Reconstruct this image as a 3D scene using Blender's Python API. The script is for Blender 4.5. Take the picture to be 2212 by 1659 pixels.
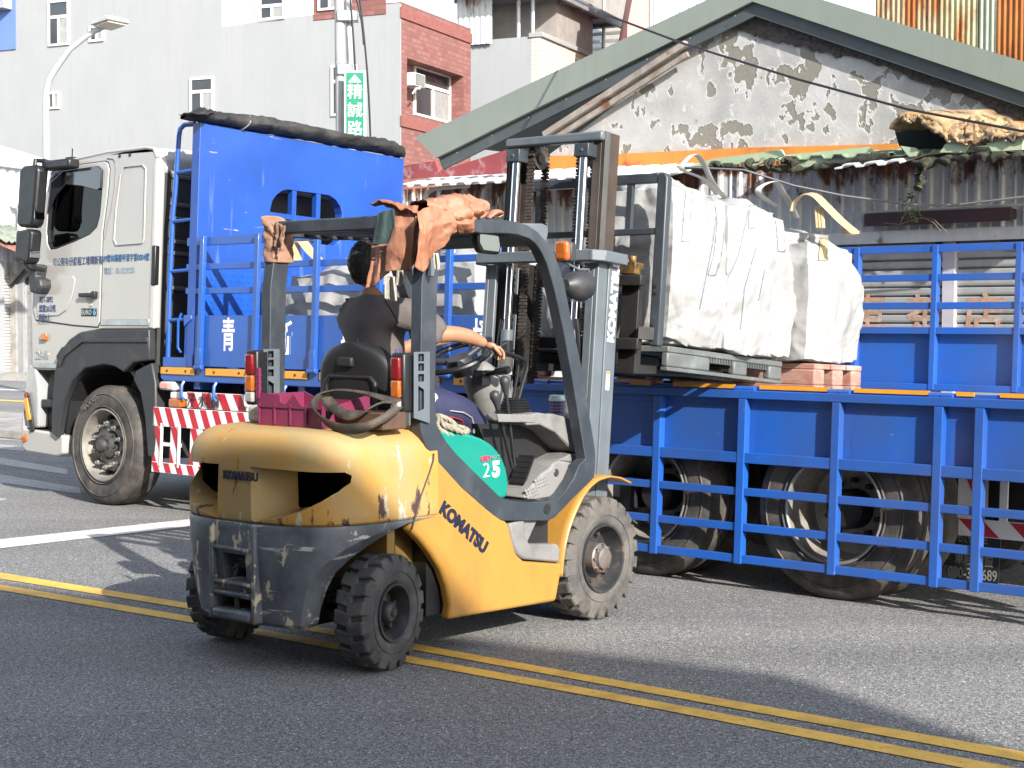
import bpy, bmesh, math, random
import numpy as np
from mathutils import Vector, Matrix, noise
from mathutils.geometry import tessellate_polygon
rad = math.radians
scene = bpy.context.scene
for o in list(bpy.data.objects):
    bpy.data.objects.remove(o)

# ------------------------------------------------------------------ camera
FPX, PITCH, ROLL, CAMH = 3400.0, rad(2.245), rad(0.155), 1.62
cp, sp = math.cos(PITCH), math.sin(PITCH)
FWD = np.array([0, cp, -sp])
_u = np.array([0, sp, cp]); _r = np.array([1.0, 0, 0])
RGT = math.cos(ROLL) * _r + math.sin(ROLL) * _u
UPV = -math.sin(ROLL) * _r + math.cos(ROLL) * _u
CAMP = np.array([0, 0, CAMH])
cam = bpy.data.cameras.new("camera")
cam.sensor_width = 36
cam.lens = FPX / 2212 * 36
cam.clip_start = 0.1
cam.clip_end = 2000
cam_ob = bpy.data.objects.new("camera", cam)
scene.collection.objects.link(cam_ob)
m = Matrix.Identity(4)
for i in range(3):
    m[i][0], m[i][1], m[i][2], m[i][3] = RGT[i], UPV[i], -FWD[i], CAMP[i]
cam_ob.matrix_world = m
scene.camera = cam_ob

# ------------------------------------------------------------------ light
SUN_H = np.array([0.462, -0.887])           # horizontal direction towards the sun
SUN_EL = rad(27.5)
w = bpy.data.worlds.new("World")
scene.world = w
w.use_nodes = True
nt = w.node_tree
sky = nt.nodes.new("ShaderNodeTexSky")
sky.sky_type = 'NISHITA'
sky.sun_disc = False
sky.sun_elevation = SUN_EL
sky.sun_rotation = math.atan2(SUN_H[0], SUN_H[1])
sky.air_density = 1.0
sky.dust_density = 1.0
bg = nt.nodes["Background"]
bg.inputs[1].default_value = 0.15
hs = nt.nodes.new("ShaderNodeHueSaturation")          # hazy city air: a paler blue than the clean model sky
hs.inputs["Saturation"].default_value = 0.6
nt.links.new(sky.outputs[0], hs.inputs["Color"])
nt.links.new(hs.outputs[0], bg.inputs[0])
sun = bpy.data.lights.new("sun", 'SUN')
sun.energy = 4.1
sun.angle = rad(0.5)
sun.color = (1.0, 0.95, 0.88)
sun_ob = bpy.data.objects.new("sun", sun)
scene.collection.objects.link(sun_ob)
h = SUN_H / np.linalg.norm(SUN_H)
sd = Vector((h[0] * math.cos(SUN_EL), h[1] * math.cos(SUN_EL), math.sin(SUN_EL)))
sun_ob.rotation_euler = sd.to_track_quat('Z', 'Y').to_euler()
sun_ob.location = (10, -20, 20)
scene.view_settings.view_transform = 'Standard'
scene.view_settings.look = 'None'
scene.view_settings.exposure = 1.36
scene.view_settings.gamma = 1

# ------------------------------------------------------------------ frames
def ray(x, y):
    return (x - 1106) / FPX * RGT - (y - 829.5) / FPX * UPV + FWD
class Frame:
    def __init__(s, o, ax, ay, az):
        s.o = np.array(o, float); s.M = np.array([ax, ay, az], float)
    def loc(s, P): return s.M @ (np.asarray(P) - s.o)
    def wor(s, L): return s.o + np.asarray(L, float) @ s.M
    def hit(s, x, y, axis, val):
        d = ray(x, y); n = s.M[axis]
        t = (val - n @ (CAMP - s.o)) / (n @ d)
        return s.loc(CAMP + t * d)
    def at(s, *o): return Frame(s.wor(o), *s.M)
    def rz(s, a):
        R = np.array([[math.cos(a), math.sin(a), 0], [-math.sin(a), math.cos(a), 0], [0, 0, 1]])
        return Frame(s.o, *(R @ s.M))
    def mat(s):
        q = Matrix.Identity(4)
        for i in range(3):
            for j in range(3): q[i][j] = s.M[j][i]
            q[i][3] = s.o[i]
        return q
G = Frame([0, 0, 0], [1, 0, 0], [0, 1, 0], [0, 0, 1])
# survey views of the photograph: (origin x, origin y, scale)
C3 = (700, 1600, 1.5082); C4 = (1600, 1500, 1.659); CG = (900, 700, 1.659); CM = (1700, 500, 1.659)
CB = (2400, 500, 1.508); CS = (0, 500, 1.659); CW = (0, 1200, 1.659); DG = (2300, 1400, 1.2771)
NG = (600, 850, 2.07375); HB = (600, 400, 2.011); FG = (3232, 900, 2.07375)
TL = (0, 0, 1.7015); TM = (1200, 0, 1.7015); TR = (2400, 0, 1.3554); RB = (3200, 400, 1.5084)
LV = (1750, 1250, 2.765); SE = (1180, 1250, 3.3183); PR = (1250, 800, 2.7657)
BL = (0, 2000, 1.58); BR = (2400, 2200, 1.3554); MC = (1980, 500, 2.7653)
def hp(fr, c, p, axis, val):
    return fr.hit((c[0] + p[0] / c[2]) / 1.82278, (c[1] + p[1] / c[2]) / 1.82278, axis, val)
def poly(fr, c, axis, val, pts):
    k = [i for i in range(3) if i != axis]
    return [tuple(hp(fr, c, p, axis, val)[k]) for p in pts]
TH = rad(40.8)
ta = np.array([math.cos(TH), -math.sin(TH), 0]); tn = np.array([math.sin(TH), math.cos(TH), 0]); tz = np.array([0, 0, 1.0])
To = G.hit(218, 1091, 2, 0)
T0 = Frame(To, ta, tn, tz)
LE = rad(2.6)
T = Frame(To, ta, math.cos(LE) * tn - math.sin(LE) * tz, math.cos(LE) * tz + math.sin(LE) * tn)
PHI = rad(50.5)
_k = G.hit(853, 1323, 2, .27); _k[2] = 0
kl = np.array([-math.sin(PHI), math.cos(PHI), 0])
K = Frame(_k + .57 * kl, [math.cos(PHI), math.sin(PHI), 0], kl, [0, 0, 1])
TT = rad(5)
M = Frame(K.wor([1.8, 0, .25]), *(np.array([[math.cos(TT), 0, -math.sin(TT)], [0, 1, 0], [math.sin(TT), 0, math.cos(TT)]]) @ K.M))
th = rad(24.5)
bo = G.hit(865, 320, 1, 48.0); bo[2] = 0
B = Frame(bo, [math.cos(th), -math.sin(th), 0], [math.sin(th), math.cos(th), 0], [0, 0, 1])

# ------------------------------------------------------------------ mesh helpers
class MB:
    def __init__(s): s.v = []; s.f = []
    def add(s, vs, fs):
        n = len(s.v); s.v += [tuple(p) for p in vs]; s.f += [tuple(i + n for i in q) for q in fs]; return s
    def box(s, x0, x1, y0, y1, z0, z1):
        v = [(x, y, z) for x in (x0, x1) for y in (y0, y1) for z in (z0, z1)]
        return s.add(v, [(0, 1, 3, 2), (4, 6, 7, 5), (0, 4, 5, 1), (2, 3, 7, 6), (0, 2, 6, 4), (1, 5, 7, 3)])
    def bar(s, p, q, wd, ht, up=(0, 0, 1)):
        p, q = Vector(p), Vector(q); d = (q - p).normalized(); up = Vector(up)
        a = d.cross(up)
        if a.length < 1e-4: a = d.cross(Vector((1, 0, 0)))
        a.normalize(); b = a.cross(d)
        v = []
        for e in (p, q):
            for i, j in ((-1, -1), (1, -1), (1, 1), (-1, 1)): v.append(e + a * (i * wd / 2) + b * (j * ht / 2))
        return s.add(v, [(0, 1, 2, 3), (7, 6, 5, 4), (0, 4, 5, 1), (1, 5, 6, 2), (2, 6, 7, 3), (3, 7, 4, 0)])
    def prism(s, pl, axis, a, b, holes=()):
        loops = [list(pl)] + [list(h) for h in holes]
        flat = [p for l in loops for p in l]
        def mk(p, t):
            return (t, p[0], p[1]) if axis == 0 else (p[0], t, p[1]) if axis == 1 else (p[0], p[1], t)
        n = len(flat); v = [mk(p, a) for p in flat] + [mk(p, b) for p in flat]; f = []
        if holes:
            tr = tessellate_polygon([[Vector((p[0], p[1], 0)) for p in l] for l in loops])
            for t in tr: f.append(tuple(t)); f.append(tuple(i + n for i in reversed(t)))
        else:
            f.append(tuple(range(n))); f.append(tuple(range(2 * n - 1, n - 1, -1)))
        k = 0
        for l in loops:
            for i in range(len(l)):
                j = (i + 1) % len(l); f.append((k + i, k + j, k + j + n, k + i + n))
            k += len(l)
        return s.add(v, f)
    def tube(s, pts, r, n=8, closed=False, flat=1.0):
        pts = [Vector(p) for p in pts]; N = len(pts)
        rr = r if isinstance(r, (list, tuple)) else [r] * N
        v = []; pa = None
        for i, p in enumerate(pts):
            if closed: d = pts[(i + 1) % N] - pts[i - 1]
            else: d = pts[min(i + 1, N - 1)] - pts[max(i - 1, 0)]
            d.normalize()
            if pa is None:
                a = d.cross(Vector((0, 0, 1)))
                if a.length < .05: a = d.cross(Vector((1, 0, 0)))
            else: a = pa - d * pa.dot(d)
            a.normalize(); pa = a.copy(); b = d.cross(a)
            for k in range(n):
                t = 2 * math.pi * k / n
                v.append(p + a * math.cos(t) * rr[i] + b * math.sin(t) * rr[i] * flat)
        f = []
        for i in range(N if closed else N - 1):
            j = (i + 1) % N
            for k in range(n):
                l = (k + 1) % n; f.append((i * n + k, i * n + l, j * n + l, j * n + k))
        if not closed: f.append(tuple(range(n - 1, -1, -1))); f.append(tuple((N - 1) * n + k for k in range(n)))
        return s.add(v, f)
    def cyl(s, p, q, r, n=16, r2=None):
        return s.tube([p, q], [r, r if r2 is None else r2], n)
    def lathe(s, prof, c, axis=1, n=32):
        """profile of (radius, offset along axis)"""
        v = []; f = []; L = len(prof)
        for i in range(n):
            t = 2 * math.pi * i / n; cs, sn = math.cos(t), math.sin(t)
            for r, a in prof:
                if axis == 1: v.append((c[0] + r * cs, c[1] + a, c[2] + r * sn))
                elif axis == 2: v.append((c[0] + r * cs, c[1] + r * sn, c[2] + a))
                else: v.append((c[0] + a, c[1] + r * cs, c[2] + r * sn))
        for i in range(n):
            j = (i + 1) % n
            for k in range(L - 1): f.append((i * L + k, j * L + k, j * L + k + 1, i * L + k + 1))
        return s.add(v, f)
    def grid(s, fn, nu, nv, cu=False, cv=False):
        v = [fn(i / (nu if cu else nu - 1), j / (nv if cv else nv - 1)) for i in range(nu) for j in range(nv)]
        f = []
        for i in range(nu if cu else nu - 1):
            for j in range(nv if cv else nv - 1):
                i2, j2 = (i + 1) % nu, (j + 1) % nv
                f.append((i * nv + j, i2 * nv + j, i2 * nv + j2, i * nv + j2))
        return s.add(v, f)
    def mirror_y(s):
        n = len(s.v); s.v += [(a, -b, c) for a, b, c in s.v]; s.f += [tuple(i + n for i in reversed(q)) for q in s.f]; return s
    def build(s, name, mt, parent=None, bevel=0, seg=2, smooth=35, solid=0, sub=0, fr=None, clean=True):
        me = bpy.data.meshes.new(name)
        me.from_pydata(s.v, [], s.f)
        bm = bmesh.new(); bm.from_mesh(me)
        if clean:
            bmesh.ops.remove_doubles(bm, verts=bm.verts, dist=1e-5)
            bmesh.ops.dissolve_degenerate(bm, edges=bm.edges, dist=1e-6)
        bmesh.ops.recalc_face_normals(bm, faces=bm.faces)
        bm.to_mesh(me); bm.free()
        me.materials.append(mt)
        if smooth:
            for p in me.polygons: p.use_smooth = True
            me.set_sharp_from_angle(angle=rad(smooth))
        o = bpy.data.objects.new(name, me)
        scene.collection.objects.link(o)
        if parent is not None: o.parent = parent
        if fr is not None: o.matrix_world = fr.mat()
        if solid:
            q = o.modifiers.new("solid", 'SOLIDIFY'); q.thickness = solid; q.offset = 0
        if sub:
            q = o.modifiers.new("sub", 'SUBSURF'); q.levels = q.render_levels = sub
        if bevel:
            q = o.modifiers.new("bevel", 'BEVEL'); q.width = bevel; q.segments = seg; q.limit_method = 'ANGLE'; q.angle_limit = rad(30); q.harden_normals = False
        return o
def tag(o, label, cat, group=None):
    o["label"] = label; o["category"] = cat
    if group: o["group"] = group
    return o
def thing(name, label, cat, fr, group=None):
    o = bpy.data.objects.new(name, None)
    o.empty_display_size = .2
    scene.collection.objects.link(o)
    o.matrix_world = fr.mat()
    return tag(o, label, cat, group)
def struct(o, kind="structure"):
    o["kind"] = kind; return o
def dup(o, parent=None):
    c = o.copy(); scene.collection.objects.link(c)
    if parent is not None: c.parent = parent
    for k in list(o.children):
        dup(k, c)
    return c
def text(name, s, size, mt, parent, mtx, ext=.002, bold=0, sx=1.0, align='CENTER', shear=0):
    cu = bpy.data.curves.new(name, 'FONT')
    cu.body = s; cu.size = size; cu.align_x = align; cu.align_y = 'CENTER'; cu.extrude = ext; cu.offset = bold; cu.shear = shear
    cu.resolution_u = 4
    t = bpy.data.objects.new(name, cu)
    scene.collection.objects.link(t)
    bpy.context.view_layer.update()
    me = bpy.data.meshes.new_from_object(t.evaluated_get(bpy.context.evaluated_depsgraph_get()))
    bpy.data.objects.remove(t)
    me.name = name
    me.materials.clear(); me.materials.append(mt)
    o = bpy.data.objects.new(name, me)
    scene.collection.objects.link(o)
    if parent is not None: o.parent = parent
    o.matrix_basis = mtx @ Matrix.Diagonal((sx, 1, 1, 1))
    return o
def tmat(p, right, up):
    r = Vector(right).normalized(); u = Vector(up).normalized(); n = r.cross(u)
    q = Matrix.Identity(4)
    for i in range(3): q[i][0], q[i][1], q[i][2], q[i][3] = r[i], u[i], n[i], p[i]
    return q
def boolean_cut(o, cutters):
    """apply cutter meshes to o and drop them"""
    for c in cutters:
        q = o.modifiers.new("cut", 'BOOLEAN'); q.operation = 'DIFFERENCE'; q.object = c; q.solver = 'EXACT'
    bpy.context.view_layer.update()
    dg = bpy.context.evaluated_depsgraph_get()
    me = bpy.data.meshes.new_from_object(o.evaluated_get(dg))
    o.modifiers.clear()
    old = o.data; o.data = me; me.name = old.name
    for c in cutters:
        bpy.data.objects.remove(c)
    for p in me.polygons: p.use_smooth = True
    me.set_sharp_from_angle(angle=rad(30))
def fbm(p, o=4): return noise.fractal(Vector(p), 1.0, 2.0, o)
def vor(p):
    d = noise.voronoi(Vector(p))[0]; return d[0], d[1] - d[0]

# ------------------------------------------------------------------ materials
MATS = {}
def mat(name, col, rough=.5, metal=0, var=.12, vs=2.5, bump=0, bs=60, wear=(), coat=0, streak=0, rvar=.12, trans=0, ao=None, spec=.5, sheen=0):
    """Principled with tonal noise, optional bump, and wear layers.
    wear: (colour, threshold, scale, (sx,sy,sz), softness, mask) ; mask = (axis, from, to) raises the amount along an axis"""
    if name in MATS: return MATS[name]
    m = bpy.data.materials.new(name); MATS[name] = m
    m.use_nodes = True
    n, l = m.node_tree.nodes, m.node_tree.links
    b = n["Principled BSDF"]
    b.inputs["Roughness"].default_value = rough; b.inputs["Metallic"].default_value = metal
    b.inputs["Coat Weight"].default_value = coat; b.inputs["Coat Roughness"].default_value = .08
    b.inputs["Specular IOR Level"].default_value = spec
    b.inputs["Transmission Weight"].default_value = trans
    tc = n.new("ShaderNodeTexCoord")
    def nz(scale, st=(1, 1, 1), det=5, rgh=.6):
        mp = n.new("ShaderNodeMapping"); mp.inputs[3].default_value = st
        l.new(tc.outputs["Object"], mp.inputs[0])
        t = n.new("ShaderNodeTexNoise"); t.inputs["Scale"].default_value = scale; t.inputs["Detail"].default_value = det; t.inputs["Roughness"].default_value = rgh
        l.new(mp.outputs[0], t.inputs["Vector"]); return t.outputs[0]
    def mixc(fac, a, c):
        x = n.new("ShaderNodeMix"); x.data_type = 'RGBA'
        l.new(fac, x.inputs[0])
        for sk, q in ((6, a), (7, c)):
            if isinstance(q, tuple): x.inputs[sk].default_value = (*q, 1)
            else: l.new(q, x.inputs[sk])
        return x.outputs[2]
    def ramp(v, lo, hi):
        r = n.new("ShaderNodeMapRange"); r.inputs[1].default_value = lo; r.inputs[2].default_value = hi; r.clamp = True
        l.new(v, r.inputs[0]); return r.outputs[0]
    base = nz(vs)
    dk = tuple(c * (1 - var) for c in col); lt = tuple(min(1, c * (1 + var)) for c in col)
    c = mixc(ramp(base, .3, .7), dk, lt)
    if streak:
        c = mixc(ramp(nz(6, (1, 1, .08)), .45, .75), c, tuple(q * (1 - streak) for q in col))
    xyz = None
    for wl in wear:
        wc, thr, sc, st, soft, mk = (list(wl) + [(1, 1, 1), .03, None])[:6] if len(wl) < 6 else wl
        v = nz(sc, st, 6, .65)
        if mk:
            if xyz is None:
                xyz = n.new("ShaderNodeSeparateXYZ"); l.new(tc.outputs["Object"], xyz.inputs[0])
            g = ramp(xyz.outputs[mk[0]], mk[1], mk[2])
            ma = n.new("ShaderNodeMath"); ma.operation = 'MULTIPLY_ADD'; ma.inputs[1].default_value = mk[3] if len(mk) > 3 else .35
            l.new(g, ma.inputs[0]); l.new(v, ma.inputs[2]); v = ma.outputs[0]
        c = mixc(ramp(v, thr - soft, thr + soft), c, wc)
    l.new(c, b.inputs["Base Color"])
    if rvar:
        rv = n.new("ShaderNodeMapRange"); rv.inputs[3].default_value = max(0, rough - rvar); rv.inputs[4].default_value = min(1, rough + rvar)
        l.new(nz(vs * 2.3), rv.inputs[0]); l.new(rv.outputs[0], b.inputs["Roughness"])
    if bump:
        bp = n.new("ShaderNodeBump"); bp.inputs["Strength"].default_value = bump; bp.inputs["Distance"].default_value = .01
        l.new(nz(bs), bp.inputs["Height"]); l.new(bp.outputs[0], b.inputs["Normal"])
    return m
def N(m): return m.node_tree.nodes, m.node_tree.links
RUST = (.16, .06, .025)
blue = mat("truck blue paint", (.012, .085, .37), .38, var=.12, vs=1.2, coat=.3, wear=(((.030, .070, .22), .56, 1.6, (1, 1, .5), .16, None), ((.03, .045, .10), .68, 5, (1, 1, .2), .08, None), ((.11, .06, .04), .73, 8, (1, 1, .3), .03, None), ((.33, .34, .38), .72, 11, (.35, 1, 1.6), .02, None)))
blue_hb = mat("headboard blue paint", (.010, .058, .29), .42, var=.16, vs=1.5, coat=.25, wear=(((.40, .34, .34), .69, 6, (1, .22, 2.4), .015, None), ((.10, .16, .36), .66, 9, (1, 1.2, .12), .08, None), ((.13, .075, .05), .74, 10, (1, 1, .5), .02, None)))
cabw = mat("cab white paint", (.355, .347, .325), .3, var=.03, coat=.5, rvar=.05, wear=(((.40, .38, .34), .72, 3, (1, 1, .3), .15, None),))
chromey = mat("galvanised steel", (.55, .55, .54), .38, 1, var=.15, vs=8)
rimm = mat("dusty rim steel", (.27, .255, .23), .55, .4, var=.2, vs=8, wear=(((.2, .17, .13), .58, 10, (1, 1, 1), .1, None),))
blackp = mat("black plastic", (.010, .0105, .012), .42, var=.2, vs=5)
dgrey = mat("dark grey plastic", (.026, .0275, .03), .5, var=.15, vs=4, wear=(((.06, .058, .054), .66, 5, (1, 1, 1), .12, None),))
rubber = mat("tyre rubber", (.038, .035, .033), .75, var=.25, vs=6, bump=.3, bs=90, wear=(((.115, .098, .082), .56, 5, (1, 1, 1), .14, None),))
dusty = mat("dusty solid tyre rubber", (.06, .057, .053), .85, var=.3, vs=9, bump=.4, bs=70, wear=(((.115, .105, .093), .52, 7, (1, 1, 1), .12, None),))
solidt = mat("solid tyre rubber", (.045, .044, .044), .8, var=.3, vs=9, bump=.4, bs=70, wear=(((.10, .094, .085), .58, 7, (1, 1, 1), .12, None),))
chassis_m = mat("chassis black", (.012, .012, .013), .6, var=.3)
amber = mat("amber reflector", (.62, .27, .02), .35, var=.08, vs=9, coat=.3)
amber_l = mat("amber lamp lens", (.36, .09, .01), .15, coat=1, var=.25, vs=30)
red_l = mat("red lamp lens", (.16, .004, .006), .15, coat=1, var=.25, vs=30)
clear_l = mat("clear lamp lens", (.30, .29, .28), .1, coat=1, var=.2, vs=30)
whitep = mat("white paint", (.70, .69, .67), .5, var=.06, wear=(((.4, .38, .35), .68, 6, (1, 1, 1), .08, None),))
redp = mat("red stripe paint", (.42, .012, .025), .45, var=.12)
darktxt = mat("navy lettering", (.006, .009, .030), .5)
fy = mat("forklift yellow paint", (.36, .185, .034), .42, var=.05, vs=2, coat=.25, wear=(((.27, .135, .035), .66, 2.2, (1, 1, .5), .12, None), ((.12, .05, .03), .755, 14, (1, 1, .5), .015, None)))
cwy = mat("counterweight yellow", (.40, .21, .04), .66, var=.1, vs=2.5, coat=0, bump=.12, bs=35, wear=(
    ((.30, .22, .095), .52, 2.4, (1, 1, .7), .10, None), ((.40, .37, .30), .68, 13, (1, 1.6, .35), .02, (2, .98, .70, .10)),
    ((.055, .022, .02), .675, 7, (1, 1.8, .4), .015, (2, 1.0, .68, .10)), ((.06, .03, .02), .725, 20, (1, 1, .6), .015, None)))
cwd = mat("counterweight dark paint", (.055, .062, .072), .5, var=.25, vs=4, bump=.15, bs=35, wear=(
    ((.12, .135, .15), .53, 4, (1, 1, 1), .12, None), ((.50, .43, .31), .612, 9, (1, 1.2, .7), .02, None), ((.40, .40, .38), .635, 7, (1, .25, 3), .02, None), ((.12, .07, .04), .64, 13, (1, 1, .5), .03, None)))
fgrey = mat("guard grey paint", (.030, .037, .045), .42, var=.18, vs=5, wear=(((.058, .066, .073), .60, 6, (1, 1, .6), .1, None), ((.10, .05, .03), .77, 16, (1, 1, 1), .015, None)))
mgrey = mat("mast grey paint", (.095, .112, .125), .42, var=.12, vs=5, wear=(((.14, .15, .155), .62, 6, (1, 1, .3), .1, None), ((.10, .06, .04), .74, 14, (1, 1, .5), .02, None)))
rustrail = mat("worn rail steel", (.055, .043, .036), .55, .3, var=.3, vs=5, wear=(((.085, .055, .038), .58, 4, (1, 1, .15), .1, None),))
chain_m = mat("greasy chain steel", (.045, .036, .03), .6, .3, var=.4, vs=20)
lgrey = mat("light grey plastic", (.175, .172, .165), .6, var=.1, vs=6, bump=.08, bs=120, wear=(((.11, .105, .098), .62, 7, (1, 1, 1), .12, None),))
teal = mat("teal cover plastic", (.004, .20, .15), .32, var=.06, coat=.5, wear=(((.09, .26, .22), .74, 7, (1, 1, 1), .05, None),))
chrome = mat("polished rod chrome", (.75, .75, .78), .12, 1, var=.03, rvar=.04)
seatb = mat("seat black vinyl", (.012, .012, .013), .5, var=.2, bump=.1, bs=150)

# ------------------------------------------------------------------ ground
def asphalt():
    m = bpy.data.materials.new("asphalt"); m.use_nodes = True
    n, l = N(m); b = n["Principled BSDF"]
    tc = n.new("ShaderNodeTexCoord")
    def nz(s, d=4, r=.6):
        t = n.new("ShaderNodeTexNoise"); t.inputs["Scale"].default_value = s; t.inputs["Detail"].default_value = d; t.inputs["Roughness"].default_value = r
        l.new(tc.outputs["Object"], t.inputs["Vector"]); return t.outputs[0]
    def ramp(v, a, c, lo=0, hi=1):
        r = n.new("ShaderNodeMapRange"); r.inputs[1].default_value = a; r.inputs[2].default_value = c; r.inputs[3].default_value = lo; r.inputs[4].default_value = hi
        l.new(v, r.inputs[0]); return r.outputs[0]
    def mix(f, a, c):
        x = n.new("ShaderNodeMix"); x.data_type = 'RGBA'; l.new(f, x.inputs[0])
        for k, q in ((6, a), (7, c)):
            if isinstance(q, tuple): x.inputs[k].default_value = (*q, 1)
            else: l.new(q, x.inputs[k])
        return x.outputs[2]
    c = mix(ramp(nz(.5), .35, .65), (.158, .157, .155), (.212, .209, .203))
    c = mix(ramp(nz(45, 3, .75), .38, .62), (.06, .059, .058), c)
    v = n.new("ShaderNodeTexVoronoi"); v.inputs["Scale"].default_value = 75; l.new(tc.outputs["Object"], v.inputs["Vector"])
    sep = n.new("ShaderNodeSeparateColor"); l.new(v.outputs["Color"], sep.inputs[0])
    sz = ramp(sep.outputs[1], 0, 1, .12, .42)
    lt = n.new("ShaderNodeMath"); lt.operation = 'LESS_THAN'; l.new(v.outputs["Distance"], lt.inputs[0]); l.new(sz, lt.inputs[1])
    pk = ramp(sep.outputs[0], .62, .70)
    mu = n.new("ShaderNodeMath"); mu.operation = 'MULTIPLY'; l.new(lt.outputs[0], mu.inputs[0]); l.new(pk, mu.inputs[1])
    c = mix(mu.outputs[0], c, mix(ramp(sep.outputs[2], .5, 1), (.32, .31, .295), (.72, .70, .66)))
    v2 = n.new("ShaderNodeTexVoronoi"); v2.inputs["Scale"].default_value = 190; l.new(tc.outputs["Object"], v2.inputs["Vector"])
    s2 = n.new("ShaderNodeSeparateColor"); l.new(v2.outputs["Color"], s2.inputs[0])
    c = mix(ramp(s2.outputs[0], .72, .8), c, (.34, .33, .31))
    # wheel tracks along the street, and fine cracks
    mp = n.new("ShaderNodeMapping"); mp.inputs[2].default_value = (0, 0, TH); mp.inputs[3].default_value = (.05, 1.1, 1); l.new(tc.outputs["Object"], mp.inputs[0])
    tr = n.new("ShaderNodeTexNoise"); tr.inputs["Scale"].default_value = 1.0; tr.inputs["Detail"].default_value = 3; l.new(mp.outputs[0], tr.inputs["Vector"])
    dk = n.new("ShaderNodeMix"); dk.data_type = 'RGBA'; dk.blend_type = 'MULTIPLY'; l.new(ramp(tr.outputs[0], .42, .68, 0, .8), dk.inputs[0]); l.new(c, dk.inputs[6]); dk.inputs[7].default_value = (.70, .70, .71, 1); c = dk.outputs[2]
    ve = n.new("ShaderNodeTexVoronoi"); ve.feature = 'DISTANCE_TO_EDGE'; ve.inputs["Scale"].default_value = .42
    wp = n.new("ShaderNodeMix"); wp.data_type = 'RGBA'; wp.inputs[0].default_value = .12
    nv = n.new("ShaderNodeTexNoise"); nv.inputs["Scale"].default_value = 3; nv.inputs["Detail"].default_value = 6; l.new(tc.outputs["Object"], nv.inputs["Vector"])
    l.new(tc.outputs["Object"], wp.inputs[6]); l.new(nv.outputs["Color"], wp.inputs[7]); l.new(wp.outputs[2], ve.inputs["Vector"])
    ck = n.new("ShaderNodeMath"); ck.operation = 'MULTIPLY'; l.new(ramp(ve.outputs["Distance"], .004, .0015), ck.inputs[0]); l.new(ramp(nz(.35, 2), .52, .60, 0, .7), ck.inputs[1])
    c = mix(ck.outputs[0], c, (.045, .044, .043))
    # oil drips
    c = mix(ramp(nz(1.7, 5, .5), .70, .74), c, (.10, .098, .095))
    l.new(c, b.inputs["Base Color"])
    b.inputs["Roughness"].default_value = .85
    bp = n.new("ShaderNodeBump"); bp.inputs["Strength"].default_value = .7; bp.inputs["Distance"].default_value = .008
    l.new(nz(70, 4, .7), bp.inputs["Height"]); l.new(bp.outputs[0], b.inputs["Normal"])
    return m
asph = asphalt()
g = MB(); g.add([(-400, -400, 0), (400, -400, 0), (400, 400, 0), (-400, 400, 0)], [(0, 1, 2, 3)])
struct(g.build("road", asph, smooth=0))
def marking_mat(name, col, worn):
    return mat(name, col, .7, var=.08, vs=4, rvar=0, wear=(((.17, .165, .16), worn, 26, (1, 1, 1), .07, None), ((col[0]*.7, col[1]*.68, col[2]*.65), .56, 5, (1, 1, 1), .12, None)), bump=.5, bs=80)
ymark = marking_mat("yellow road paint", (.74, .44, .075), .64)
wmark = marking_mat("white road paint", (.66, .65, .62), .66)
wmark2 = marking_mat("worn crosswalk paint", (.40, .39, .37), .55)
def mark(name, polys, mt, z=.004):
    b = MB()
    for q in polys: b.add([(p[0], p[1], z) for p in q], [tuple(range(len(q)))])
    return struct(b.build(name, mt, smooth=0))
def gp(c, *pts): return [tuple(hp(G, c, p, 2, 0)[:2]) for p in pts]
for k in range(2):
    a = gp(BL, (0, (405, 480)[k]), (0, (443, 515)[k]), (1150, (592, 672)[k]), (1150, (627, 710)[k]))
    c = gp(BR, (0, (645, 718)[k]), (0, (681, 756)[k]), (2212, (1035, 1128)[k]), (2212, (1086, 1184)[k]))
    up = [a[0], a[2], c[0], c[2]]; lo = [a[1], a[3], c[1], c[3]]
    up = [tuple(np.array(up[0]) + 8 * (np.array(up[0]) - np.array(up[1])))] + up + [tuple(np.array(up[3]) + 3 * (np.array(up[3]) - np.array(up[2])))]
    lo = [tuple(np.array(lo[0]) + 8 * (np.array(lo[0]) - np.array(lo[1])))] + lo + [tuple(np.array(lo[3]) + 3 * (np.array(lo[3]) - np.array(lo[2])))]
    mark("road_marking", [[lo[i], lo[i + 1], up[i + 1], up[i]] for i in range(5)], ymark)
q = gp(CW, (-300, 1568), (-300, 1628), (1225, 1452), (1225, 1405))
e = np.array(q[2]) + (np.array(q[2]) - np.array(q[1])) * .2; e2 = np.array(q[3]) + (np.array(q[3]) - np.array(q[0])) * .2
mark("road_marking", [[q[0], q[1], tuple(e), tuple(e2)]], wmark)
mark("crosswalk", [gp(CW, (-260, 955), (440, 1075), (440, 1112), (-260, 1005)), gp(CW, (-260, 1065), (520, 1197), (530, 1240), (-260, 1125)),
    gp(CW, (-260, 890), (160, 928), (155, 957), (-260, 920)), gp(CW, (-260, 845), (150, 866), (148, 890), (-260, 872)),
    gp(CW, (-260, 800), (140, 824), (90, 838), (-260, 822)), gp(CW, (-100, 1250), (50, 1270), (0, 1287), (-100, 1275))], wmark2)
mark("road_marking", [gp(CW, (-200, 545), (400, 562), (400, 568), (-200, 553))], wmark)
mark("road_marking", [gp(CW, (-200, 610), (400, 640), (400, 648), (-200, 620))], ymark)
conc = mat("pavement concrete", (.30, .285, .26), .85, var=.15, vs=2, bump=.2, wear=(((.17, .16, .15), .58, 3, (1, 1, 1), .12, None),))
b = MB(); b.box(-30, 40, 3.7, 6, 0, .13)
struct(b.build("pavement", conc, fr=T0, bevel=.02))

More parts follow.
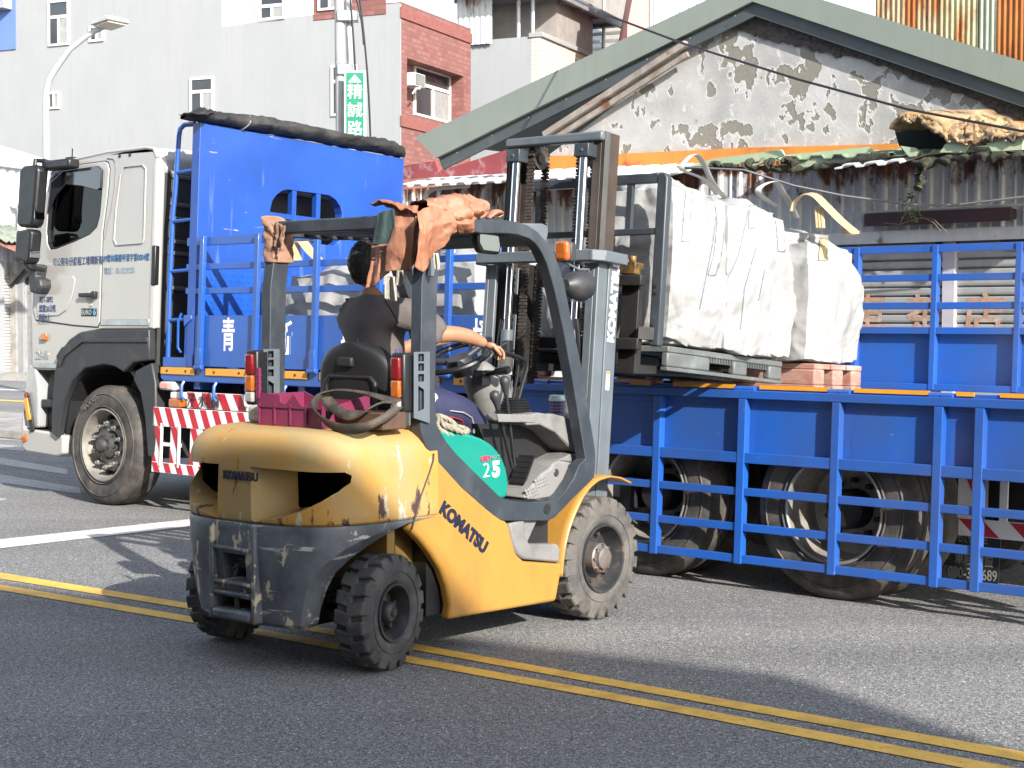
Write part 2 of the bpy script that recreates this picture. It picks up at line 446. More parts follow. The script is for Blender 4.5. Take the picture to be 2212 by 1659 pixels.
# ------------------------------------------------------------------ generic building bits
glass_d = mat("dark window glass", (.03, .034, .038), .08, var=.5, vs=.8, coat=.5, rvar=.03)
curtain = mat("window curtain", (.25, .25, .24), .5, var=.2, vs=4, streak=.3, coat=.6)
frame_w = mat("white window frame", (.62, .60, .54), .5, var=.05)
def window(parent, x0, x1, z0, z1, y=0, transom=0, split=2, proud=.06, ax=1, sgn=-1):
    """a window in the wall plane (ax=1: wall in x,z ; ax=0: wall in y,z); frame part with a pane and a drawn curtain"""
    def bx(b, a0, a1, d0, d1, c0, c1):
        d0, d1 = y + sgn * d0, y + sgn * d1
        if ax == 1: b.box(a0, a1, min(d0, d1), max(d0, d1), c0, c1)
        else: b.box(min(d0, d1), max(d0, d1), a0, a1, c0, c1)
    f = .07; b = MB()
    bx(b, x0, x1, 0, proud, z0, z0 + f); bx(b, x0, x1, 0, proud, z1 - f, z1)
    bx(b, x0, x0 + f, 0, proud, z0 + f, z1 - f); bx(b, x1 - f, x1, 0, proud, z0 + f, z1 - f)
    zt = z1 - transom if transom else z1 - f
    if transom: bx(b, x0 + f, x1 - f, 0, proud - .01, zt - .05, zt + .05)
    xm = (x0 + x1) / 2
    if split == 2: bx(b, xm - .04, xm + .04, 0, proud - .008, z0 + f, zt - (.05 if transom else 0))
    o = b.build("window", frame_w, parent, smooth=0)
    b = MB(); bx(b, x0 + f, x1 - f, .003, .02, z0 + f, z1 - f); b.build("pane", glass_d, o, smooth=0)
    b = MB(); bx(b, x0 + f if xm - x0 < 0 else xm + .04, x1 - f, .022, .03, z0 + f, zt - .05 if transom else z1 - f); b.build("curtain", curtain, o, smooth=0)
    return o
def corrugated(fr_fn, length, period, nper=None, prof=((0, 0), (.35, 0), (.45, 1), (.9, 1), (1, 0)), amp=.02, nv=2, jag=None):
    """fr_fn(u, v, h) -> point ; u along the length in metres, v 0..1 across, h profile height"""
    b = MB(); us = []
    n = int(length / period) + 1
    for i in range(n):
        for a, hgt in prof[:-1]:
            if (i + a) * period <= length: us.append(((i + a) * period, hgt * amp))
    vs = []
    for u, hg in us:
        for j in range(nv): vs.append(fr_fn(u, j / (nv - 1), hg))
    f = [(i * nv + j, (i + 1) * nv + j, (i + 1) * nv + j + 1, i * nv + j + 1) for i in range(len(us) - 1) for j in range(nv - 1)]
    return b.add(vs, f)
SINE = tuple((i / 6, .5 - .5 * math.cos(2 * math.pi * i / 6)) for i in range(7))

# ------------------------------------------------------------------ white house with brick front, far left
bw = thing("townhouse", "tall white rendered house with a red brick front and small white windows", "building", B)
stucco = mat("white stucco", (.262, .270, .277), .85, var=.05, vs=.6, bump=.15, bs=30, streak=.06, wear=(((.28, .28, .27), .68, .9, (1, 1, .12), .12, None), ((.22, .21, .20), .77, 6, (1, 1, .25), .03, None)))
def brick_mat(name, c1, c2, c3, mortar, scale, w=.5, hh=.25, ms=.02, axis='Y'):
    m = bpy.data.materials.new(name); m.use_nodes = True
    n, l = N(m); bs = n["Principled BSDF"]; bs.inputs["Roughness"].default_value = .8
    tc = n.new("ShaderNodeTexCoord"); sx = n.new("ShaderNodeSeparateXYZ"); cx = n.new("ShaderNodeCombineXYZ")
    l.new(tc.outputs["Object"], sx.inputs[0])
    ad = n.new("ShaderNodeMath"); ad.operation = 'ADD'; l.new(sx.outputs[0], ad.inputs[0]); l.new(sx.outputs[1], ad.inputs[1])
    l.new(ad.outputs[0], cx.inputs[0]); l.new(sx.outputs[2], cx.inputs[1])
    br = n.new("ShaderNodeTexBrick"); br.inputs["Scale"].default_value = scale
    br.inputs["Color1"].default_value = (*c1, 1); br.inputs["Color2"].default_value = (*c2, 1); br.inputs["Mortar"].default_value = (*mortar, 1)
    br.inputs["Mortar Size"].default_value = ms; br.inputs["Brick Width"].default_value = w; br.inputs["Row Height"].default_value = hh
    l.new(cx.outputs[0], br.inputs["Vector"])
    nz = n.new("ShaderNodeTexNoise"); nz.inputs["Scale"].default_value = 1.2; l.new(tc.outputs["Object"], nz.inputs["Vector"])
    mx = n.new("ShaderNodeMix"); mx.data_type = 'RGBA'; l.new(nz.outputs[0], mx.inputs[0]); l.new(br.outputs[0], mx.inputs[6])
    mx.inputs[7].default_value = (*c3, 1); mx.inputs[0].default_value = .3
    mr = n.new("ShaderNodeMapRange"); mr.inputs[1].default_value = .4; mr.inputs[2].default_value = .8; mr.inputs[4].default_value = .4
    l.new(nz.outputs[0], mr.inputs[0]); l.new(mr.outputs[0], mx.inputs[0])
    l.new(mx.outputs[2], bs.inputs["Base Color"])
    bp = n.new("ShaderNodeBump"); bp.inputs["Strength"].default_value = .5; bp.inputs["Distance"].default_value = .02
    l.new(br.outputs[1], bp.inputs["Height"]); bp.invert = True; l.new(bp.outputs[0], bs.inputs["Normal"])
    return m
brickm = brick_mat("red brick tiles", (.17, .058, .05), (.25, .10, .085), (.20, .075, .062), (.13, .075, .065), 1.0, .30, .15, .02)
def bpt(c, p, ax, v): return hp(B, c, p, ax, v)
ztop = 9.6; c_x, _, c_top = bpt(TM, (645, 20), 1, 0)
b = MB(); b.prism([(-40, 0), (-.56, 0), (-.56, c_top), (-6.5, c_top - .25), (-6.5, 13.5), (-40, 13.5)], 1, 0, 4.6)
b.box(-.558, -.001, 0, .055, 0, c_top)
b.build("wall", stucco, bw, smooth=0)
# brick front: a skin on the right-hand face with a deep window niche
ny0, nz1 = bpt(TM, (685, 388), 0, 0)[1:]; ny1 = bpt(TM, (1065, 470), 0, 0)[1]; nz0 = bpt(TM, (975, 812), 0, .0)[2] - .1
ye = bpt(TM, (1113, 150), 0, 0)[1]
print("niche", ny0, ny1, nz0, nz1, ye)
b = MB(); b.prism([(.058, 0), (ye, 0), (ye, c_top + .05), (.058, c_top + .05)], 0, -.55, .0, holes=[[(ny0, nz0), (ny1, nz0), (ny1, nz1), (ny0, nz1)]])
b.build("brick_front", brickm, bw, smooth=0)
for zc in (c_top - .28, bpt(TM, (640, 810), 0, 0)[2]):
    b = MB(); b.box(.002, .05, -.02, ye + .02, zc - .16, zc + .16)
    b.build("brick_course", mat("soldier course brick", (.20, .07, .058), .8, var=.25, vs=14), bw, smooth=0)
wy0 = bpt(TM, (742, 440), 0, -.45)[1]; wy1 = bpt(TM, (985, 800), 0, -.45)[1]; wz1 = bpt(TM, (742, 432), 0, -.45)[2]; wz0 = bpt(TM, (742, 768), 0, -.45)[2]
b = MB(); b.box(-.60, -.545, ny0 - .1, ny1 + .1, nz0 - .1, nz1 + .1); b.build("niche_back", brickm, bw, smooth=0)
window(bw, wy0, wy1, wz0, wz1, -.54, .55, 2, .08, 0, 1)
for a, c, cc, tr, sp in (((325, 10), (468, 300), TL, .55, 2), ((600, 178), (700, 275), TL, 0, 2), ((325, 620), (405, 728), TL, 0, 2), ((1275, 525), (1435, 800), TL, .45, 2), ((1740, -60), (1910, 125), TL, .5, 2), ((180, 440), (258, 775), TM, .5, 2)):
    p, r = bpt(cc, a, 1, 0), bpt(cc, c, 1, 0)
    window(bw, p[0], r[0], r[2], p[2], 0, tr, sp)
# recessed brick balcony at the top
p, r = bpt(TM, (62, -60), 1, 0), bpt(TM, (545, 35), 1, 0)
b = MB(); b.box(p[0], r[0], -.03, -.004, p[2] - .9, p[2] + 1.2); b.build("brick_panel", brickm, bw, smooth=0)
x = bpt(TM, (95, 0), 1, 0)[0]; x2 = bpt(TM, (250, 0), 1, 0)[0]; x3 = bpt(TM, (395, 0), 1, 0)[0]; x4 = bpt(TM, (500, 0), 1, 0)[0]; zz = bpt(TM, (95, 76), 1, 0)[2]
window(bw, x, x2, zz, zz + 1.6, -.03, 0, 2); window(bw, x3, x4, zz + .25, zz + 1.6, -.03, 0, 2)
p, r = bpt(TL, (110, 330), 1, 0), bpt(TL, (110, 45), 1, 0)
b = MB(); b.box(p[0] - 6, p[0], -.05, -.003, p[2], 13.4); tag(b.build("blue_board", mat("faded blue board", (.10, .17, .42), .6, var=.06, vs=1), fr=B), "faded blue board on the white house beside the top left window", "board")
b = MB(); b.box(p[0] - 6, p[0] - .12, -.5, -.055, r[2] - .1, r[2] + .25); b.build("ledge", stucco, bw, smooth=0)
# air conditioner in the niche
a0 = bpt(TM, (735, 482), 0, .0); a1 = bpt(TM, (806, 592), 0, .0)
ac = thing("air_conditioner", "small white box air conditioner sticking out of the brick niche window", "air conditioner", B.at(-.44, a0[1], a1[2]))
acw, ach = a1[1] - a0[1], a0[2] - a1[2]
b = MB(); b.box(0, .45, 0, acw, 0, ach); b.build("casing", mat("ac casing", (.55, .54, .5), .5), ac, bevel=.02)
b = MB()
for i in range(14): b.box(.452, .465, .12 * acw + i * .054 * acw, .12 * acw + (i * .054 + .03) * acw, .12 * ach, .88 * ach)
b.build("grille", mat("ac grille", (.2, .2, .19), .6), ac, smooth=0)
b = MB(); b.box(.45, .458, .08 * acw, .92 * acw, .08 * ach, .92 * ach); b.build("grille_back", mat("ac back", (.06, .06, .06), .7), ac, smooth=0)
b = MB(); b.tube([(.5, .3, 0), (.55, .1, -.1), (.55, -.1, -.12), (.5, -.25, -.3)], .03); b.build("drain_pipe", frame_w, ac)

# ------------------------------------------------------------------ grey terrace house behind the brick one
D2 = 9.0
tw = thing("terrace_house", "grey house with yellow tiled side and an open roof terrace under a canopy", "building", B.at(0, D2, 0))
def b2(c, p, ax=1, v=None): return hp(B, c, p, ax, D2 if v is None else v) - np.array([0, D2, 0])
l0, cr = b2(TM, (1000, 300)), b2(TM, (1520, 243))
b = MB(); b.box(l0[0], cr[0], 0, 14, 0, cr[2]); b.build("wall", stucco, tw, smooth=0)
tilem = brick_mat("cream wall tiles", (.50, .47, .36), (.56, .53, .42), (.5, .48, .38), (.33, .31, .25), 1.0, .5, .16, .025)
b = MB(); b.box(cr[0], cr[0] + .35, 0, 14, 0, cr[2] - .05); b.build("tiled_side", tilem, tw, smooth=0)
b = MB(); b.box(cr[0] - .1, cr[0] + .45, -.06, 14, cr[2] - .05, cr[2] + .12); b.build("parapet_cap", stucco, tw, bevel=.02)
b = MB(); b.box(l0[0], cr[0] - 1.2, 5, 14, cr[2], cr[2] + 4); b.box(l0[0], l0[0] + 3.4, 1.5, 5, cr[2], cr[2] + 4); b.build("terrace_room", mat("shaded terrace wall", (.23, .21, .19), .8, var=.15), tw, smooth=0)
b = MB()
for yy, hh in ((6, 1.9), (8.4, 1.6)): b.box(cr[0] - 1.2, cr[0] - 1.17, yy, yy + 1.5, cr[2] + .3, cr[2] + .3 + hh)
b.build("terrace_window", glass_d, tw, smooth=0)
steel = mat("dull steel", (.42, .43, .44), .5, .5)
for px in (1425, 1520):
    t0 = b2(TM, (px, 242)); b = MB(); b.cyl((t0[0], .1, t0[2] - .4), (t0[0], .1, t0[2] + 3.2), .07, 10); b.build("post", steel, tw)
b = MB(); b.cyl((cr[0] + .2, 6.5, cr[2]), (cr[0] + .2, 6.5, cr[2] + 3.4), .07, 10); b.build("post", steel, tw)
c0, c1, c2, c3 = b2(TM, (1270, 0)), b2(TM, (1520, -10)), hp(B, TM, (2150, 180), 0, cr[0] + .8) - np.array([0, D2, 0]), hp(B, TM, (1640, 0), 0, cr[0] + .8) - np.array([0, D2, 0])
zc = c2[2]
b = MB(); b.box(l0[0], cr[0] + .8, -1, c2[1], zc, zc + .10); b.box(cr[0] + .7, cr[0] + .85, -1, c2[1] + .02, zc - .12, zc + .18)
for i in range(9): b.box(l0[0], cr[0] + .7, i * 1.6, i * 1.6 + .1, zc - .12, zc - .002)
b.build("canopy", mat("sheet steel canopy", (.20, .20, .20), .6, .2, var=.2), tw, smooth=0)
s0, s1 = b2(TM, (1030, 275)), b2(TM, (1268, 275))
b = corrugated(lambda u, v, hg: (s0[0] + u, -.12 - hg, s0[2] - .2 + v * 4), s1[0] - s0[0], .22, amp=.05)
b.build("corrugated_screen", mat("pale corrugated sheet", (.55, .56, .57), .5, .1, var=.06, wear=((RUST, .80, 3, (1, 1, .3), .06, (2, 11, 13, .25)),)), tw, smooth=0, solid=.01)
# pinkish house just seen over the roof
pk = thing("pink_house", "pink walled house showing as a sliver above the green gable roof", "building", G.at(4.5, 55, 0))
b = MB(); e0 = hp(G, TR, (95, 140), 1, 55); e1 = hp(G, TR, (185, 0), 1, 55)
b.prism([(e0[0] - 4.5, 0), (e0[0] - 1.5, 0), (e1[0] - 4.2, e1[2] + 2), (e1[0] - 4.55, e1[2] + 2), (e0[0] - 4.5, e0[2])], 1, 0, 6); b.build("wall", mat("pink render", (.50, .24, .22), .8, var=.08), pk, smooth=0)
b = corrugated(lambda u, v, hg: (e1[0] - 4.3 + u, -.05 - hg, v * (e1[2] + 3)), 5, .3, amp=.08); b.build("cladding", mat("white cladding", (.6, .6, .6), .5, var=.05), pk, smooth=0, solid=.01)

# ------------------------------------------------------------------ shed on the far left
SX = -8.2
sh = thing("corner_shed", "pale corrugated corner shed with a red tin awning over roller shutters", "building", B.at(SX, 0, 0))
def sp_(c, p, v=SX): return hp(B, c, p, 0, v) - np.array([SX, 0, 0])
pal = mat("pale blue corrugated sheet", (.56, .60, .64), .5, .1, var=.06, vs=2, streak=.12)
y0 = sp_(CS, (-150, 200))[1]; y1 = sp_(CS, (420, 300))[1]
zg = sp_(CS, (0, 215))[2]; zr = sp_(CS, (0, 700))[2]; za = sp_(CS, (0, 800), SX + 1.2)[2]; zs = sp_(CS, (0, 950))[2]
print("shed", y0, y1, zg, zr, za, zs)
b = corrugated(lambda u, v, hg: (hg, y0 + u, .0 + v * zg), y1 - y0, .35, amp=.07); b.build("wall", pal, sh, smooth=0, solid=.02)
b = MB(); b.box(-.25, .22, y0, y1, zg - .2, zg + .05); b.build("gutter", mat("gutter", (.62, .62, .6), .5, var=.1), sh, bevel=.03)
zq = sp_(CS, (0, 80), SX - 5)[2]
b = corrugated(lambda u, v, hg: (.15 - v * 5, y0 + u, zg + .03 + v * (zq - zg) + hg), y1 - y0, .3, amp=.05); b.build("roof", mat("white roof sheet", (.66, .69, .72), .4, .1, var=.05, streak=.1), sh, smooth=0, solid=.015)
b = corrugated(lambda u, v, hg: (v * 1.0, y0 + u, zr + .25 - v * .55 + hg), y1 - y0, .22, SINE, amp=.05)if False else corrugated(lambda u, v, hg: (v * 1.0, y0 + u, zr + .25 - v * .55 + hg), y1 - y0, .22, None, SINE, .06)
b.build("moss_roof", mat("mossy cement sheet", (.20, .22, .19), .9, var=.3, vs=2, wear=(((.08, .10, .06), .55, 2, (1, 1, 1), .1, None),)), sh, solid=.02)
b = corrugated(lambda u, v, hg: (v * 1.5, y0 + u, za + .4 - v * .5 + hg), y1 - y0, .18, None, SINE, .05)
b.build("awning", mat("red tin awning", (.22, .09, .07), .7, var=.3, vs=3, streak=.3), sh, solid=.02)
shut = mat("roller shutter steel", (.44, .43, .42), .55, .2, var=.1, vs=1.5, streak=.1, wear=(((.25, .24, .23), .6, 1.5, (1, 1, .4), .1, None),))
b = MB(); n = int(zs / .09)
for i in range(n): b.prism([(.10, i * .09), (.135, i * .09 + .02), (.135, i * .09 + .07), (.10, i * .09 + .089)], 1, y0, y1)
b.build("roller_shutter", shut, sh, smooth=0)
for i, px in enumerate((-60, 62, 75, 120, 135)):
    yp = sp_(CS, (px, 1100))[1]; b = MB(); b.box(.14, .35, yp - .15, yp + .15, 0, zs + .3); b.build("post", (stucco, conc, stucco, conc, stucco)[i], sh, smooth=0)
b = MB(); b.bar((.2, sp_(CS, (40, 1000))[1], zs - .4), (1.3, sp_(CS, (40, 1000))[1], za), .1, .1); b.bar((.2, sp_(CS, (110, 1000))[1], zs - .4), (1.3, sp_(CS, (110, 1000))[1], za), .1, .1); b.build("bracket", chassis_m, sh, smooth=0)
pp = sp_(CS, (85, 600)); b = MB(); b.tube([(.3, pp[1] - .3, zg - 1.2), (.3, pp[1], zg - 1.2), (.3, pp[1], zr - .5)], .12, 10); b.build("downpipe", frame_w, sh)
b = MB(); b.box(.4, 3.2, y0, y1 + 4, 0, .18); struct(b.build("pavement", conc, fr=B.at(SX, 0, 0)))

# ------------------------------------------------------------------ street lamp, pole pair with road sign
LD = 34.0
lp = [hp(G, TL, p, 1, LD) for p in ((312, 1100), (310, 900), (306, 700), (310, 620), (330, 530), (380, 448), (470, 330), (560, 258), (640, 205), (700, 178))]
lb = lp[0]
la = thing("street_lamp", "curved grey street lamp with a flat square head above the truck cab", "street lamp", G.at(lb[0], LD, 0))
o3 = np.array([lb[0], LD, 0])
b = MB(); b.tube([(0, 0, 0)] + [tuple(p - o3) for p in lp], [.10] + [.085] * 2 + [.075] * 4 + [.06] * 4, 12); b.build("pole", mat("lamp pole paint", (.36, .38, .40), .45, .3, var=.06), la)
h0, h1 = hp(G, TL, (678, 170), 1, LD) - o3, hp(G, TL, (795, 128), 1, LD - .3) - o3
d = (h1 - h0)
b = MB(); b.bar(h0, h1, .62, .10); b.build("lamp_head", mat("lamp head", (.42, .42, .40), .5, .3), la, bevel=.02)
b = MB(); b.bar(h0 + d * .08 - np.array([0, 0, .07]), h1 - d * .08 - np.array([0, 0, .07]), .5, .03)
b.build("led_panel", mat("lamp lens", (.5, .47, .38), .3, var=.2, vs=20), la)
PD = 32.0
p0 = hp(G, TM, (262, 470), 1, PD)
up = thing("utility_pole", "grey concrete utility pole with steel bands behind the blue headboard", "pole", G.at(p0[0], PD, 0))
polem = mat("weathered pole", (.30, .30, .30), .8, var=.15, streak=.2, bump=.2)
pt_ = hp(G, TM, (262, -60), 1, PD); b = MB(); b.cyl((.02, 0, 0), (pt_[0] - p0[0] - .10, 0, pt_[2] + 1), .135, 16, .105); b.build("shaft", polem, up)
b = MB(); q = hp(G, TM, (315, 200), 1, PD) - np.array([p0[0], PD, 0]); b.cyl((q[0] + .05, .05, 0), (q[0] - .08, .05, pt_[2] + 1), .062, 12); b.build("riser_pipe", mat("riser pipe", (.38, .39, .40), .6, var=.1), up)
for yy in (112, 470):
    b = MB(); z = hp(G, TM, (262, yy), 1, PD)[2]; b.box(-.12, .30, -.16, .1, z - .11, z + .11)
    b.build("steel_band", chromey, up, bevel=.02)
b = MB()
for x0_, x1_, y1_ in ((300, 345, 930), (362, 440, 930), (330, 395, 300)):
    pts = []
    for i in range(12):
        t = i / 11; px = x0_ + (x1_ - x0_) * t + 14 * math.sin(3.1 * t); pts.append(tuple(hp(G, TM, (px, -60 + (y1_ + 60) * t), 1, PD - .3) - np.array([p0[0], PD, 0])))
    b.tube(pts, .022, 6)
b.build("cable", blackp, up)
s0, s1 = hp(G, TM, (262, 472), 1, PD - .4), hp(G, TM, (410, 935), 1, PD - .4)
sx_, sz_ = s1[0] - s0[0], (s1[0] - s0[0]) * 3.6
rs = thing("road_sign", "green vertical road sign with white characters and an up arrow", "road sign", G.at(s0[0], PD - .4, s0[2] - sz_))
green = mat("sign green", (.0, .17, .085), .4, var=.05)
b = MB(); b.box(0, sx_, 0, .03, 0, sz_); b.build("border", mat("sign white", (.5, .52, .5), .4, var=.03), rs, bevel=.03)
b = MB(); b.box(.045, sx_ - .045, -.008, -.002, .045, sz_ - .045); b.build("panel", green, rs, bevel=.004)
sw = mat("sign lettering white", (.52, .53, .52), .4, var=.02)
for i, ch in enumerate("精誠路"):
    text("character", ch, sx_ * .72, sw, rs, tmat((sx_ / 2, -.016, sz_ - sx_ * (1.0 + .83 * i)), (1, 0, 0), (0, 0, 1)), .002, .003)
b = MB(); zc = sz_ - sx_ * .40; b.prism([(sx_ * .2, zc - .06), (sx_ * .5, zc + sx_ * .22), (sx_ * .8, zc - .06)], 1, -.016, -.010); b.build("arrow", sw, rs, smooth=0)

# ------------------------------------------------------------------ house across the street behind the camera (it shades the foreground)
hh = 9.0
sh_c = np.array([1.25, 7.2]); hu = SUN_H / np.linalg.norm(SUN_H)
cor = sh_c + hu * hh / math.tan(SUN_EL)
e = np.array([-.876, .482]); e /= np.linalg.norm(e); nn_ = np.array([-e[1], e[0]])
if nn_ @ (np.array([0, 0]) - cor) > 0: nn_ = -nn_
HF = Frame([cor[0], cor[1], 0], [e[0], e[1], 0], [nn_[0], nn_[1], 0], [0, 0, 1])
ho = thing("street_house", "plain three storey rendered house across the street, out of the picture", "building", HF)
b = MB(); b.box(0, 40, 0, 9, 0, hh); b.build("wall", stucco, ho, smooth=0)
b = MB(); b.box(-.0, 40, -.004, .2, hh - .6, hh - .002); b.build("parapet", conc, ho, smooth=0)
for k in range(7):
    for f_ in range(3): window(ho, 1.5 + k * 3.4, 3.0 + k * 3.4, 1 + f_ * 2.8, 2.4 + f_ * 2.8, 0, .4, 2)

# ------------------------------------------------------------------ old gable shop behind the truck
S = T0
shop = thing("gable_shop", "old plastered gable shop with green metal roof trim and rusty tin front", "building", T0.at(3, 5, 0))
O3 = np.array([3, 5, 0])
def s_(c, p, v=5.0): return hp(S, c, p, 1, v) - O3
def spoly(c, v, pts): return [(s_(c, p, v)[0], s_(c, p, v)[2]) for p in pts]
def plaster():
    m = bpy.data.materials.new("flaking plaster"); m.use_nodes = True
    n, l = N(m); b = n["Principled BSDF"]; b.inputs["Roughness"].default_value = .9
    tc = n.new("ShaderNodeTexCoord")
    def nz(s, st=(1, 1, 1), d=5, r=.55, off=0):
        mp = n.new("ShaderNodeMapping"); mp.inputs[3].default_value = st; mp.inputs[1].default_value = (off, off, off); l.new(tc.outputs["Object"], mp.inputs[0])
        t = n.new("ShaderNodeTexNoise"); t.inputs["Scale"].default_value = s; t.inputs["Detail"].default_value = d; t.inputs["Roughness"].default_value = r
        l.new(mp.outputs[0], t.inputs["Vector"]); return t.outputs[0]
    def mix(f, a, c):
        x = n.new("ShaderNodeMix"); x.data_type = 'RGBA'; l.new(f, x.inputs[0])
        for k, q in ((6, a), (7, c)):
            if isinstance(q, tuple): x.inputs[k].default_value = (*q, 1)
            else: l.new(q, x.inputs[k])
        return x.outputs[2]
    base = n.new("ShaderNodeValToRGB"); l.new(nz(1.8), base.inputs[0])
    e = base.color_ramp.elements; e[0].position = .3; e[0].color = (.27, .265, .25, 1); e[1].position = .68; e[1].color = (.44, .435, .415, 1)
    # patches where the skim coat fell off: dark core, pale lifted rim
    sx = n.new("ShaderNodeSeparateXYZ"); l.new(tc.outputs["Object"], sx.inputs[0])
    g = n.new("ShaderNodeMapRange"); g.inputs[1].default_value = -1.3; g.inputs[2].default_value = .6; g.inputs[3].default_value = -.10; g.inputs[4].default_value = -.015
    l.new(sx.outputs[0], g.inputs[0])
    ad = n.new("ShaderNodeMath"); l.new(nz(5.2, (1, 1, .8), 5, .5, 5.3), ad.inputs[0]); l.new(g.outputs[0], ad.inputs[1])
    pr = n.new("ShaderNodeValToRGB"); l.new(ad.outputs[0], pr.inputs[0]); q = pr.color_ramp; q.interpolation = 'LINEAR'
    q.elements[0].position = .483; q.elements[0].color = (0, 0, 0, 1); q.elements[1].position = .515; q.elements[1].color = (.0, 1, 0, 1)
    x = q.elements.new(.528); x.color = (0, 1, 0, 1); x = q.elements.new(.548); x.color = (1, 0, 0, 1)
    sc = n.new("ShaderNodeSeparateColor"); l.new(pr.outputs[0], sc.inputs[0])
    c = mix(sc.outputs[1], base.outputs[0], (.45, .445, .425))
    c = mix(sc.outputs[0], c, mix(nz(22), (.15, .14, .115), (.235, .22, .185)))
    v = n.new("ShaderNodeTexVoronoi"); v.inputs["Scale"].default_value = 4.5; v.inputs["Randomness"].default_value = 1; l.new(tc.outputs["Object"], v.inputs["Vector"])
    r = n.new("ShaderNodeMapRange"); r.inputs[1].default_value = .13; r.inputs[2].default_value = .09; l.new(v.outputs["Distance"], r.inputs[0])
    r2 = n.new("ShaderNodeMapRange"); r2.inputs[1].default_value = .5; r2.inputs[2].default_value = .55; l.new(nz(3, off=9), r2.inputs[0])
    mu = n.new("ShaderNodeMath"); mu.operation = 'MULTIPLY'; l.new(r.outputs[0], mu.inputs[0]); l.new(r2.outputs[0], mu.inputs[1])
    c = mix(mu.outputs[0], c, (.19, .175, .15))
    l.new(c, b.inputs["Base Color"])
    bp = n.new("ShaderNodeBump"); bp.inputs["Strength"].default_value = .6; bp.inputs["Distance"].default_value = .015; bp.invert = True
    l.new(sc.outputs[0], bp.inputs["Height"])
    b2 = n.new("ShaderNodeBump"); b2.inputs["Strength"].default_value = .35; b2.inputs["Distance"].default_value = .01; l.new(nz(30), b2.inputs["Height"]); l.new(bp.outputs[0], b2.inputs["Normal"])
    l.new(b2.outputs[0], b.inputs["Normal"])
    return m
ap = s_(TR, (775, 55)); apx, apz = ap[0], ap[2] + .1
sl = .513
wl = s_(TM, (1320, 960))[0]
b = MB(); b.prism([(6, 0), (6, apz - sl * (6 - apx)), (apx, apz), (wl, apz - sl * (apx - wl)), (wl, 2.9), (-4.5, 2.9), (-4.5, 0), (-1.3, 0), (-1.3, 2.36), (5.9, 2.36), (5.9, 0)], 1, 0, .2)
b.build("gable_wall", plaster(), shop, smooth=0)
b = MB(); b.box(-1.4, 6, .06, .2, 0, 2.36); b.build("back_wall", conc, shop, smooth=0)
agg = mat("exposed aggregate", (.055, .048, .042), .95, var=.6, vs=28, bump=1, bs=50, wear=(((.20, .19, .17), .66, 34, (1, 1, 1), .03, None),))
up_ = [(740, 40), (800, 50), (1400, 250), (2000, 480), (2212, 560)]
lo_ = [(2212, 640), (2000, 560), (1800, 470), (1560, 400), (1400, 330), (1210, 300), (1100, 265), (990, 245), (900, 232), (800, 195), (740, 170), (660, 155), (600, 150), (560, 180), (640, 120)]
b = MB(); pts = spoly(TR, 4.99, up_); lo2 = []
rnd = random.Random(4)
L = spoly(TR, 4.99, lo_)
for i in range(len(L) - 1):
    for k in range(5):
        t = k / 5; lo2.append((L[i][0] * (1 - t) + L[i + 1][0] * t, L[i][1] * (1 - t) + L[i + 1][1] * t + rnd.uniform(-.025, .025)))
b.prism(pts + lo2, 1, -.022, -.003); b.build("aggregate_patch", agg, shop, smooth=0)
FV = 4.88
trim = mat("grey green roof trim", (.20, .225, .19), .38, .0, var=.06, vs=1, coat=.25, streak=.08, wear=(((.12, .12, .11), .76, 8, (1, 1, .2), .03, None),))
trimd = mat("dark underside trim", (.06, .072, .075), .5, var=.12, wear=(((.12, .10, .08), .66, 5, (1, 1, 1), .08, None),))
fa = spoly(TM, FV, [(750, 925), (775, 945), (810, 975), (845, 1020), (890, 1060)]); fl = spoly(TR, FV, [(0, 370), (770, 10)]); fu = spoly(TR, FV, [(740, -20), (0, 200)])
fr_ = spoly(TR, FV, [(2212, 490), (2212, 290), (1400, -5)])
slope_l = (fl[1][1] - fl[0][1]) / (fl[1][0] - fl[0][0])
apl = (fl[1][0], fl[1][1]); apu = (fl[1][0], fl[1][1] + .22)
ext = 3.0
rl = ((fr_[0][1] - apl[1]) / (fr_[0][0] - apl[0])); r_lo = (apl[0] + 5, apl[1] + 5 * rl); r_up = (r_lo[0], apu[1] + 5 * rl + .06)
b = MB(); b.prism([fa[0]] + fa[1:] + [apl, apu], 1, -.15, -.105); b.build("roof_trim", trim, shop, smooth=0)
b = MB(); b.prism([apu, apl, r_lo, r_up], 1, -.15, -.105); b.build("roof_trim", trim, shop, smooth=0)
lipL = spoly(TM, 4.55, [(905, 1072), (930, 1130), (1325, 945)])
d_ = .13
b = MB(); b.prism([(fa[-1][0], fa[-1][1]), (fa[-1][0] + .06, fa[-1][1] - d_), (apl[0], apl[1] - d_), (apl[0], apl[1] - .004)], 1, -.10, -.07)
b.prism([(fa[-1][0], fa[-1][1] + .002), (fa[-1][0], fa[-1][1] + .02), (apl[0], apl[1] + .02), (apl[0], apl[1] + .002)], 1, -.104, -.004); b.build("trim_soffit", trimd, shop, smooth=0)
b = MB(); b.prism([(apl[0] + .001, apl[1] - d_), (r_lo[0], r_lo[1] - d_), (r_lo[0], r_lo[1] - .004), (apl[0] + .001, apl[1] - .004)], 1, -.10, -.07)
b.prism([(apl[0] + .001, apl[1] + .002), (r_lo[0], r_lo[1] + .002), (r_lo[0], r_lo[1] + .02), (apl[0] + .001, apl[1] + .02)], 1, -.104, -.004); b.build("trim_soffit", trimd, shop, smooth=0)
